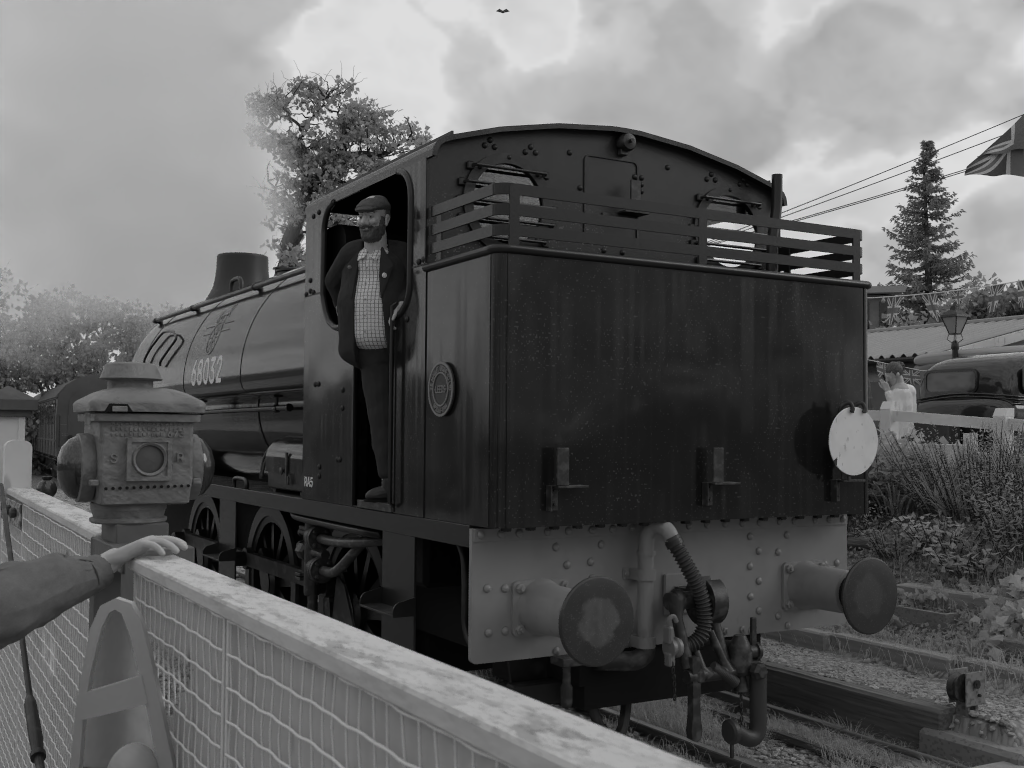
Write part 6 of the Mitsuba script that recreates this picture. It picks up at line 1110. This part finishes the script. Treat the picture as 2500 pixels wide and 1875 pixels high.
hr_m = unman((E_((0, -.022, .035), (.084, .096, .085))-m3.Manifold.cube((.4, .4, .4), True).translate((-1.338-.8*.19, 1.262-.6*.19, 3.02))-m3.Manifold.cube((.5, .5, .4), True).translate([float(v) for v in hl(0, 0, -.235)])).refine_to_length(.012)); put('hair', wob(hr_m, .004, 60, 3), HAIR, DV, smooth=True)
cap = m3.Manifold.batch_boolean([m3.Manifold.batch_hull([E_((0, -.018, .080), (.088, .106, .048)), E_((0, .045, .064), (.079, .066, .022)), E_((0, -.04, .118), (.062, .06, .03))]), m3.Manifold.batch_hull([E_((0, .075, .056), (.071, .046, .007)), E_((0, .102, .040), (.052, .040, .005))])], m3.OpType.Add)
cap = cap-E_((0, -.012, .03), (.074, .092, .072)); cpm = unman(cap.refine_to_length(.011)); cpm.merge_vertices(); trimesh.smoothing.filter_taubin(cpm, .5, .53, 4)
put('flat_cap', wob(cpm, .002, 40, 2), TWEED, DV, smooth=True, label='grey tweed flat cap')
def _shirt(p, n, uv):
    rx = (p.x+1.29)*.75-(p.y-1.345)*.66; w = fbm(p.x*7, p.y*7, p.z*7)*.012
    gx = dr.abs((rx+w)/.021-dr.floor((rx+w)/.021)-.5); gz = dr.abs((p.z+w)/.021-dr.floor((p.z+w)/.021)-.5)
    ln_ = dr.maximum(smoothstep(.39, .44, gx), smoothstep(.40, .45, gz)*.8)
    return C3(.72-.56*ln_)
SHIRT = B('checked_shirt', proc(_shirt), .85, .2)
shp = [m3.Manifold.batch_hull([Tb((0, .005, .20), (.160, .112, .15)), Tb((0, .022, .02), (.180, .155, .15)), Tb((0, .012, -.14), (.168, .150, .10))]), bone((-1.303, 1.305, 2.92), .074, (-1.30, 1.32, 2.84), .12)]
sm = m3.Manifold.batch_boolean(shp, m3.OpType.Add); 
# the throat of the open collar
thr_ = m3.Manifold.batch_hull([sph(bl_(-.01, .20, .235), .010), sph(bl_(-.045, .16, .36), .012), sph(bl_(.035, .16, .36), .012), sph(bl_(-.01, .02, .42), .03)]); sm = sm-thr_
smm = unman(sm.refine_to_length(.016)); smm.merge_vertices(); trimesh.smoothing.filter_taubin(smm, .5, .53, 5); st0 = put('shirt', wob(smm, .004, 16, 5), SHIRT, DV, smooth=True, label='pale checked shirt')
for s in (-1, 1):
    put('collar', unman(m3.Manifold.batch_hull([sph(bl_(s*.055-.005, .085, .335), .006, 8), sph(bl_(s*.075-.005, .03, .365), .006, 8), sph(bl_(s*.052-.005, .158, .262), .004, 8), sph(bl_(s*.012-.005, .148, .285), .004, 8)])), SHIRT, st0, smooth=True)
for z in (.22, .13, .04, -.05, -.14): put('button', unman(ell(bl_(-.006, .150+.035*math.cos((z+.02)*5), z), (.006, .006, .006), 10)), EYE, st0, smooth=True)
jp = [m3.Manifold.batch_hull([Tb((0, .0, .21), (.192, .128, .15)), Tb((0, .016, .02), (.204, .172, .15)), Tb((0, .0, -.22), (.20, .160, .12))]),
      m3.Manifold.batch_hull([sph((-1.40, 1.40, 2.915), .075), sph((-1.303, 1.33, 2.94), .075), sph((-1.18, 1.30, 2.93), .075)]), bone((-1.402, 1.40, 2.905), .078, (-1.415, 1.62, 2.79), .066), bone((-1.415, 1.62, 2.79), .066, (-1.335, 1.685, 2.63), .05), bone((-1.16, 1.28, 2.92), .076, (-1.06, 1.22, 2.72), .062), bone((-1.06, 1.22, 2.72), .062, (-1.18, 1.165, 2.64), .048),
      m3.Manifold.batch_hull([sph((-1.38, 1.44, 2.62), .09), sph((-1.385, 1.455, 2.385), .065), sph((-1.33, 1.47, 2.365), .06)])]
wedge = sg.Polygon([(-.052, .42), (.045, .42), (.052, .30), (.058, .12), (.062, -.08), (.066, -.28), (.09, -.5), (-.12, -.5), (-.115, -.2), (-.10, 0), (-.085, .16), (-.07, .30)])
wm = prism(wedge, .01, .5, 'xz'); wm.vertices = np.array([bl_(*v) for v in wm.vertices]); trimesh.repair.fix_normals(wm)
jm = m3.Manifold.batch_boolean(jp, m3.OpType.Add)-man(wm)-m3.Manifold.batch_hull([sph(hl(0, -.01, -.09), .070, 18), sph((-1.303, 1.30, 2.93), .072, 18), sph(bl_(-.005, .09, .38), .06)]); jmm = unman(jm.refine_to_length(.018)); jmm.merge_vertices(); trimesh.smoothing.filter_taubin(jmm, .5, .53, 6)
jk = put('jacket', wob(jmm, .012, 9, 3), JKT, DV, smooth=True)
for s, x0 in ((-1, -.075), (1, .062)):
    put('lapel', unman(m3.Manifold.batch_hull([sph(bl_(x0*.9, .088, .345), .007, 8), sph(bl_(x0+s*.066, .110, .235), .005, 8), sph(bl_(x0+s*.044, .132, .210), .004, 8), sph(bl_(x0*1.25, .168, .05), .004, 8), sph(bl_(x0*1.06, .150, .17), .005, 8)])), JKT, jk, smooth=True)
put('badge', lathe([(0, .004), (.013, .003), (.015, 0)], 16, bl_(-.108, .158, .175), '-y', False), DISCW, jk, smooth=True); put('badge', lathe([(0, .004), (.010, .003), (.012, 0)], 16, bl_(.098, .150, .225), '-y', False), BRASS, jk, smooth=True)
tp_ = [bone((-1.24, 1.385, 2.37), .125, (-1.213, 1.378, 2.0), .088), bone((-1.213, 1.378, 2.0), .088, (-1.178, 1.366, 1.69), .066), bone((-1.07, 1.33, 2.37), .12, (-1.01, 1.345, 1.98), .088), bone((-1.01, 1.345, 1.98), .088, (-.99, 1.36, 1.68), .064), Tb((0, -.03, -.24), (.15, .105, .12))]
trm = blend(tp_, .02, 6); put('trousers', wob(trm, .010, 12, 8), TRS, DV, smooth=True)
bt_ = blend([bone((-1.165, 1.362, 1.70), .055, (-1.165, 1.362, 1.58), .052), m3.Manifold.batch_hull([sph((-1.15, 1.365, 1.555), .045), sph((-1.185, 1.375, 1.56), .044), sph((-1.245, 1.395, 1.548), .038), sph((-1.275, 1.40, 1.542), .030)])], .012, 4)
bt_.vertices[:, 2] = np.maximum(bt_.vertices[:, 2], 1.5135); put('boot', wob(bt_, .005, 30, 2), BOOT, DV, smooth=True); put('boot', mv(wob(bt_, .004, 30, 5), (.16, .0, -.018)), BOOT, DV, smooth=True)
put('boot_sole', prism(sg.MultiPoint([(-1.13, 1.36), (-1.19, 1.375), (-1.27, 1.40)]).convex_hull.buffer(.043), 1.509, 1.522, 'xy'), SOOT, DV)
# ---------------- the bystander's arm on the gate
BY_ = thing('person', 'person at the left edge in a grey fleece resting a hand on the gate rail', 'person')
el, wr_ = V(-3.80, -1.90, 1.44), V(-3.262, -1.632, 1.588)
bp2 = [bone(el, .05, (-3.33, -1.65, 1.545), .036), bone((-3.33, -1.65, 1.545), .036, wr_, .027), bone((-4.12, -1.92, 1.55), .06, el, .05), bone((-4.2, -1.98, 1.62), .062, (-4.2, -1.97, 1.78), .06), ell((-4.2, -1.95, 1.86), (.078, .095, .115), 24), ell((-4.12, -1.95, 1.83), (.035, .02, .02), 12), ell((-4.25, -2.0, 1.40), (.13, .2, .25)), ell((-4.25, -2.0, 1.12), (.14, .18, .2)), bone((-4.25, -1.9, .98), .09, (-4.24, -1.9, .10), .05), bone((-4.25, -2.1, .98), .09, (-4.24, -2.1, .10), .05), bone((-4.22, -2.2, 1.52), .06, (-4.25, -2.28, 1.2), .05), bone((-4.25, -2.28, 1.2), .045, (-4.12, -2.25, .98), .03)]
bp2 += hand(wr_, (.78, -.43, .46), (.30, -.12, -.94), (.48, .87, -.05), 1.12, (24, 16, 14), .14, (.8, .55, .30))
bp2 += hand((-4.12, -2.25, .98), (.4, 0, -.9), (-.9, 0, -.4), (0, 1, 0), 1.0)
M = m3.Manifold.batch_boolean(bp2, m3.OpType.Add); q_ = unman(M.refine_to_length(.009)); q_.merge_vertices(); trimesh.smoothing.filter_taubin(q_, .5, .53, 4); put('body', q_, SKIN, BY_, smooth=True)
FLE = B('fleece', proc(lambda p, n, uv: C3(.115+.04*fbm(p.x*60, p.y*60, p.z*60)+.02*noise(p.x*300, p.y*300, p.z*300))), .95, .1)
slp = [bone((-4.12, -1.93, 1.53), .105, (-3.82, -1.90, 1.46), .112), bone((-3.82, -1.90, 1.46), .112, (-3.56, -1.775, 1.505), .098), bone((-3.56, -1.775, 1.505), .098, (-3.415, -1.70, 1.545), .074), m3.Manifold.batch_hull([sph((-3.42, -1.70, 1.562), .058), sph((-3.395, -1.69, 1.565), .052), sph((-3.44, -1.71, 1.53), .07)]), bone((-3.415, -1.70, 1.545), .072, (-3.325, -1.648, 1.55), .044),
       ell((-4.26, -2.0, 1.42), (.17, .25, .25)), ell((-4.26, -2.0, 1.15), (.18, .23, .22)), bone((-4.22, -2.2, 1.53), .09, (-4.25, -2.28, 1.2), .08), bone((-4.25, -2.28, 1.2), .08, (-4.14, -2.255, 1.03), .05), bone((-4.2, -1.98, 1.6), .085, (-4.2, -1.98, 1.68), .075)]
sv = blend(slp, .018, 8); sd_ = wob(wob(sv, .020, 10, 12), .006, 30, 3); s1 = put('fleece_top', sd_, FLE, BY_, smooth=True)
cf = smoothpath([(-3.333, -1.652, 1.549), (-3.318, -1.644, 1.553), (-3.303, -1.636, 1.558), (-3.292, -1.630, 1.562)], 8)
put('cuff', wob(tube(cf, np.interp(np.arange(len(cf)), [0, 6, 14, len(cf)-1], [.047, .0445, .0455, .042]), 28), .0035, 60, 4), FLE, s1, smooth=True)
put('trousers', blend([bone((-4.25, -1.9, 1.0), .12, (-4.24, -1.9, .09), .08), bone((-4.25, -2.1, 1.0), .12, (-4.24, -2.1, .09), .08), ell((-4.26, -2.0, 1.02), (.16, .21, .14))], .03, 5), TRS, BY_, smooth=True)
put('hair', wob(unman(ell((-4.225, -1.95, 1.90), (.085, .10, .095), 24).refine_to_length(.02)), .006, 40, 1), HAIR, BY_, smooth=True)
for y in (-1.9, -2.1): put('boot', blend([ell((-4.18, y, .055), (.13, .048, .05))], .02, 3), BOOT, BY_, smooth=True)
# ---------------- pale arched frame held low in front of the gate
AF = thing('arched_frame', 'pale arched plastic frame with a crossbar and frosted panel below the outstretched arm', 'frame')
AFM = B('pale_plastic', .42, .4)
o_, r_, u_ = V(-3.335, -2.045, 1.10), RV, V(0, 0, 1)
def apt(x, z, d=0): return o_+r_*x+u_*z+V(.5024, .8646, 0)*d
fo = sg.Polygon([(-.098, -.45), (-.092, .06), (-.082, .20), (-.066, .30), (-.052, .38), (-.03, .43), (.0, .445), (.03, .435), (.05, .40), (.068, .335), (.095, .21), (.12, .09), (.14, -.1), (.155, -.45)]).buffer(.004)
fi = sg.Polygon([(-.078, -.45), (-.075, .06), (-.066, .2), (-.052, .29), (-.03, .385), (-.014, .418), (.0, .425), (.014, .416), (.032, .37), (.055, .28), (.075, .19), (.095, .09), (.113, -.1), (.122, -.45)])
def aput(nm, poly, d0, d1, mat, curve=.25, **k):
    m = prism(poly, d0, d1, 'xz').subdivide_to_size(.03); x, y, z = m.vertices.T; m.vertices = np.array([apt(a, c, b+curve*a*a*6) for a, b, c in zip(x, y, z)]); return put(nm, m, mat, AF, **k)
aput('frame', fo.difference(fi), -.012, .012, AFM, smooth=30); aput('crossbar', sg.Polygon([(-.078, .185), (-.066, .245), (.062, .285), (.078, .225)]).intersection(fi.buffer(.005)), -.016, .006, AFM, smooth=30)
scene['frosted'] = {'type': 'roughdielectric', 'distribution': 'ggx', 'alpha': .22, 'int_ior': 1.15, 'ext_ior': 1.0}
aput('frosted_panel', fi.buffer(.004).difference(sg.box(-1, -1, 1, .0)), .014, .017, 'frosted')
aput('lower_panel', fi.buffer(.004).intersection(sg.box(-1, -1, 1, .075)), .02, .03, B('dark_cover', .055, .8))
put('padding', wob(unman(m3.Manifold.batch_boolean([ell(apt(.045, .075, -.01), (.055, .05, .065), 26), ell(apt(.06, -.03, -.01), (.06, .05, .08), 26)], m3.OpType.Add).refine_to_length(.02)), .006, 14, 3), AFM, AF, smooth=True, label='soft pale rounded padding')
# ---------------- woman and man by the cars
WO = thing('person', 'fair-haired woman with a high curly bun in a pale top looking down, in profile', 'person')
wl_, wang = local((6.462, 4.41, 2.60), (-.80, .42, -.42)); Ew = lambda p, r: ell(wl_(*p), r, 18, None)
hb_ = [ell(wl_(0, -.01, .03), (.088, .088, .095), 20), m3.Manifold.batch_hull([ell(wl_(0, .035, -.01), (.06, .06, .06), 16), ell(wl_(0, .055, -.085), (.03, .03, .026), 12)]), m3.Manifold.batch_hull([sph(wl_(0, .088, .012), .01), sph(wl_(0, .118, -.026), .011), sph(wl_(0, .085, -.034), .014)]), ell(wl_(.082, -.01, -.01), (.02, .02, .032), 12), ell(wl_(-.082, -.01, -.01), (.02, .02, .032), 12), bone(wl_(0, -.03, -.06), .05, (6.53, 4.38, 2.44), .06),
       bone((6.53, 4.38, 2.40), .12, (6.55, 4.39, 2.1), .12), bone((6.55, 4.39, 2.1), .13, (6.55, 4.4, 1.9), .13), bone((6.5, 4.40, 1.9), .08, (6.5, 4.42, 1.28), .05), bone((6.62, 4.36, 1.9), .08, (6.62, 4.38, 1.28), .05), bone((6.46, 4.36, 2.36), .05, (6.42, 4.33, 2.14), .04), bone((6.42, 4.33, 2.14), .04, (6.36, 4.42, 2.42), .028)]
hb_ += hand((6.36, 4.42, 2.42), (-.2, .3, .93), (.3, .3, 0), (-.3, .9, 0), 1.0, (30, 40, 30))
q_ = blend(hb_, .014, 4); put('body', q_, SKIN, WO, smooth=True)
FH = B('fair_hair', proc(lambda p, n, uv: C3(.035+.085*noise(p.x*110, p.y*110, p.z*60))), .6)
put('hair', wob(unman((ell(wl_(0, -.025, .045), (.098, .098, .098), 22)-ell(wl_(0, .11, -.04), (.09, .075, .085), 18)).refine_to_length(.014)), .008, 40, 3), FH, WO, smooth=True)
rb = np.random.default_rng(3); bc = wl_(0, -.10, .055)
put('curly_bun', cat([tube(smoothpath([bc+randdir(1, rb)[0]*.05 for _ in range(4)], 5), .012, 5) for _ in range(22)]), FH, WO, smooth=True)
put('pale_top', wob(blend([m3.Manifold.batch_hull([sph((6.47, 4.40, 2.37), .075), sph((6.61, 4.34, 2.40), .09), sph((6.54, 4.36, 2.42), .09)]), bone((6.53, 4.38, 2.36), .135, (6.54, 4.39, 2.1), .14), bone((6.54, 4.39, 2.1), .145, (6.54, 4.4, 1.85), .155), bone((6.46, 4.36, 2.38), .07, (6.42, 4.33, 2.14), .06), bone((6.42, 4.33, 2.14), .06, (6.372, 4.41, 2.38), .042), bone((6.63, 4.34, 2.38), .075, (6.64, 4.32, 2.1), .06)], .02, 5), .010, 12, 4), B('pale_cloth', .72, .9), WO, smooth=True)
put('skirt', blend([bone((6.55, 4.4, 1.9), .16, (6.55, 4.4, 1.45), .19)], .04, 3), TRS, WO, smooth=True)
solo('mobile_phone', mv(box(-.035, .035, -.005, .005, -.07, .07, .004), (6.375, 4.46, 2.53), [((1, 0, 0), -20), ((0, 0, 1), 30)]), SOOT, 'dark phone held up by the fair-haired woman', 'phone')
MA = thing('person', 'person in a dark checked jacket mostly hidden behind the bunker', 'person')
CHK = B('check_jacket', proc(lambda p, n, uv: C3(.07+.06*smoothstep(.40, .46, dr.abs(p.z/.13-dr.floor(p.z/.13)-.5))+.03*smoothstep(.42, .47, dr.abs((p.x-p.y)/.12-dr.floor((p.x-p.y)/.12)-.5)))), .9)
put('body', blend([ell((6.22, 4.9, 2.86), (.085, .085, .11)), bone((6.24, 4.9, 2.75), .06, (6.27, 4.88, 2.6), .07), bone((6.28, 4.87, 2.5), .15, (6.28, 4.88, 2.0), .14), bone((6.2, 4.9, 2.0), .09, (6.2, 4.92, 1.3), .05), bone((6.36, 4.84, 2.0), .09, (6.36, 4.86, 1.3), .05)], .02, 4), SKIN, MA, smooth=True)
put('jacket', wob(blend([m3.Manifold.batch_hull([ell((6.30, 4.86, 2.50), (.18, .18, .16)), ell((6.33, 4.85, 2.15), (.20, .20, .2))]), ell((6.31, 4.86, 1.9), (.19, .19, .2))], .03, 4), .01, 8, 2), CHK, MA, smooth=True)
put('trousers', blend([bone((6.2, 4.9, 1.9), .11, (6.2, 4.92, 1.3), .08), bone((6.36, 4.84, 1.9), .11, (6.36, 4.86, 1.3), .08)], .04, 3), TRS, MA, smooth=True); put('hair', unman(ell((6.22, 4.9, 2.90), (.095, .095, .09), 20)), HAIR, MA, smooth=True)
# ================================================================ steam from the chimney
def steam_grid():
    lo, hi, n = V(-4.2, 7.4, .9), V(1.4, 16.4, 10.6), (76, 116, 124)
    X, Y, Z = np.meshgrid(*[np.linspace(lo[i]+(hi[i]-lo[i])*.5/n[i], hi[i]-(hi[i]-lo[i])*.5/n[i], n[i]) for i in range(3)], indexing='ij'); P = np.stack([X, Y, Z], -1)
    wp = np.stack([meshkit.fbm(P*.9+9*k, 4, 50+k) for k in range(3)], -1)-.5; Q = P+wp*1.3; D = 0*X
    for x, y, z, r, w in PUFF:
        d = np.sqrt(((Q-V(x, y, z))**2).sum(-1))/r; D = np.maximum(D, w*np.clip(1.35-d, 0, 1)**1.2)
    nz = meshkit.fbm(P*2.2+3, 5, 9); D = D*np.clip((nz-.32)*5.5, .06, 1.8)
    e = np.minimum.reduce([X-lo[0], hi[0]-X, Y-lo[1], hi[1]-Y, Z-lo[2], hi[2]-Z]); D *= np.clip(e/.35, 0, 1)
    return lo, hi, np.ascontiguousarray(np.clip(D, 0, 2.2).transpose(2, 1, 0)[..., None].astype(np.float32))
LOW = [(-1.7, 13.76, 4.0, 1.0, .45), (-0.96, 12.88, 4.0, .9, .45), (-.32, 11.91, 3.9, .7, .35), (-2.0, 14.12, 4.3, 1.2, .5), (-1.26, 13.15, 4.3, 1.1, .6)]
PUFF = [(.01, 8.21, 3.93, .26, 2.0), (.01, 8.42, 4.23, .5, 1.6), (-.05, 8.9, 4.63, .8, 1.5), (-.17, 9.53, 5.08, 1.0, 1.5), (-.42, 10.23, 5.6, 1.3, 1.5), (-.74, 10.97, 6.22, 1.5, 1.5), (-.99, 11.65, 7.06, 1.5, 1.5), (-1.13, 12.03, 7.94, 1.35, 1.4), (-1.14, 12.46, 8.89, 1.3, 1.4), (-1.27, 11.64, 5.67, 1.5, 1.4), (-1.36, 12.08, 4.97, 1.4, .9), (-.76, 11.04, 4.86, 1.2, 1.0), (-.36, 9.9, 4.41, .9, .9), (-.16, 8.88, 4.03, .6, .7), (-1.73, 13.08, 5.43, 1.4, .8), (-1.84, 13.44, 6.52, 1.0, .6), (-1.48, 12.87, 4.35, 1.0, .5), (-.77, 11.54, 4.24, .9, .6), (-.34, 10.15, 3.85, .6, .5), (-.56, 10.99, 3.62, .7, .35), (-1.82, 13.75, 4.71, 1.2, .45), (-1.21, 12.51, 3.79, 1.0, .3), (-2.39, 14.02, 5.88, 1.3, .9), (.28, 8.15, 4.32, .3, .3), (.38, 8.3, 4.8, .3, .15)]+LOW
lo, hi, grid = steam_grid()
scene['steam_medium'] = {'type': 'heterogeneous', 'albedo': {'type': 'rgb', 'value': [.9995]*3}, 'scale': 1.0, 'phase': {'type': 'hg', 'g': .8},
                         'sigma_t': {'type': 'gridvolume', 'grid': mi.VolumeGrid(grid), 'filter_type': 'trilinear', 'wrap_mode': 'clamp', 'to_world': T4().translate(lo.tolist()).scale((hi-lo).tolist())}}
scene['steam_plume'] = {'type': 'cube', 'to_world': T4().translate(((lo+hi)/2).tolist()).scale(((hi-lo)/2).tolist()), 'bsdf': {'type': 'null'}, 'interior': {'type': 'ref', 'id': 'steam_medium'}}
labels['steam_plume'] = {'label': 'great pale cloud of steam billowing up from the engine chimney', 'category': 'steam', 'kind': 'stuff'}
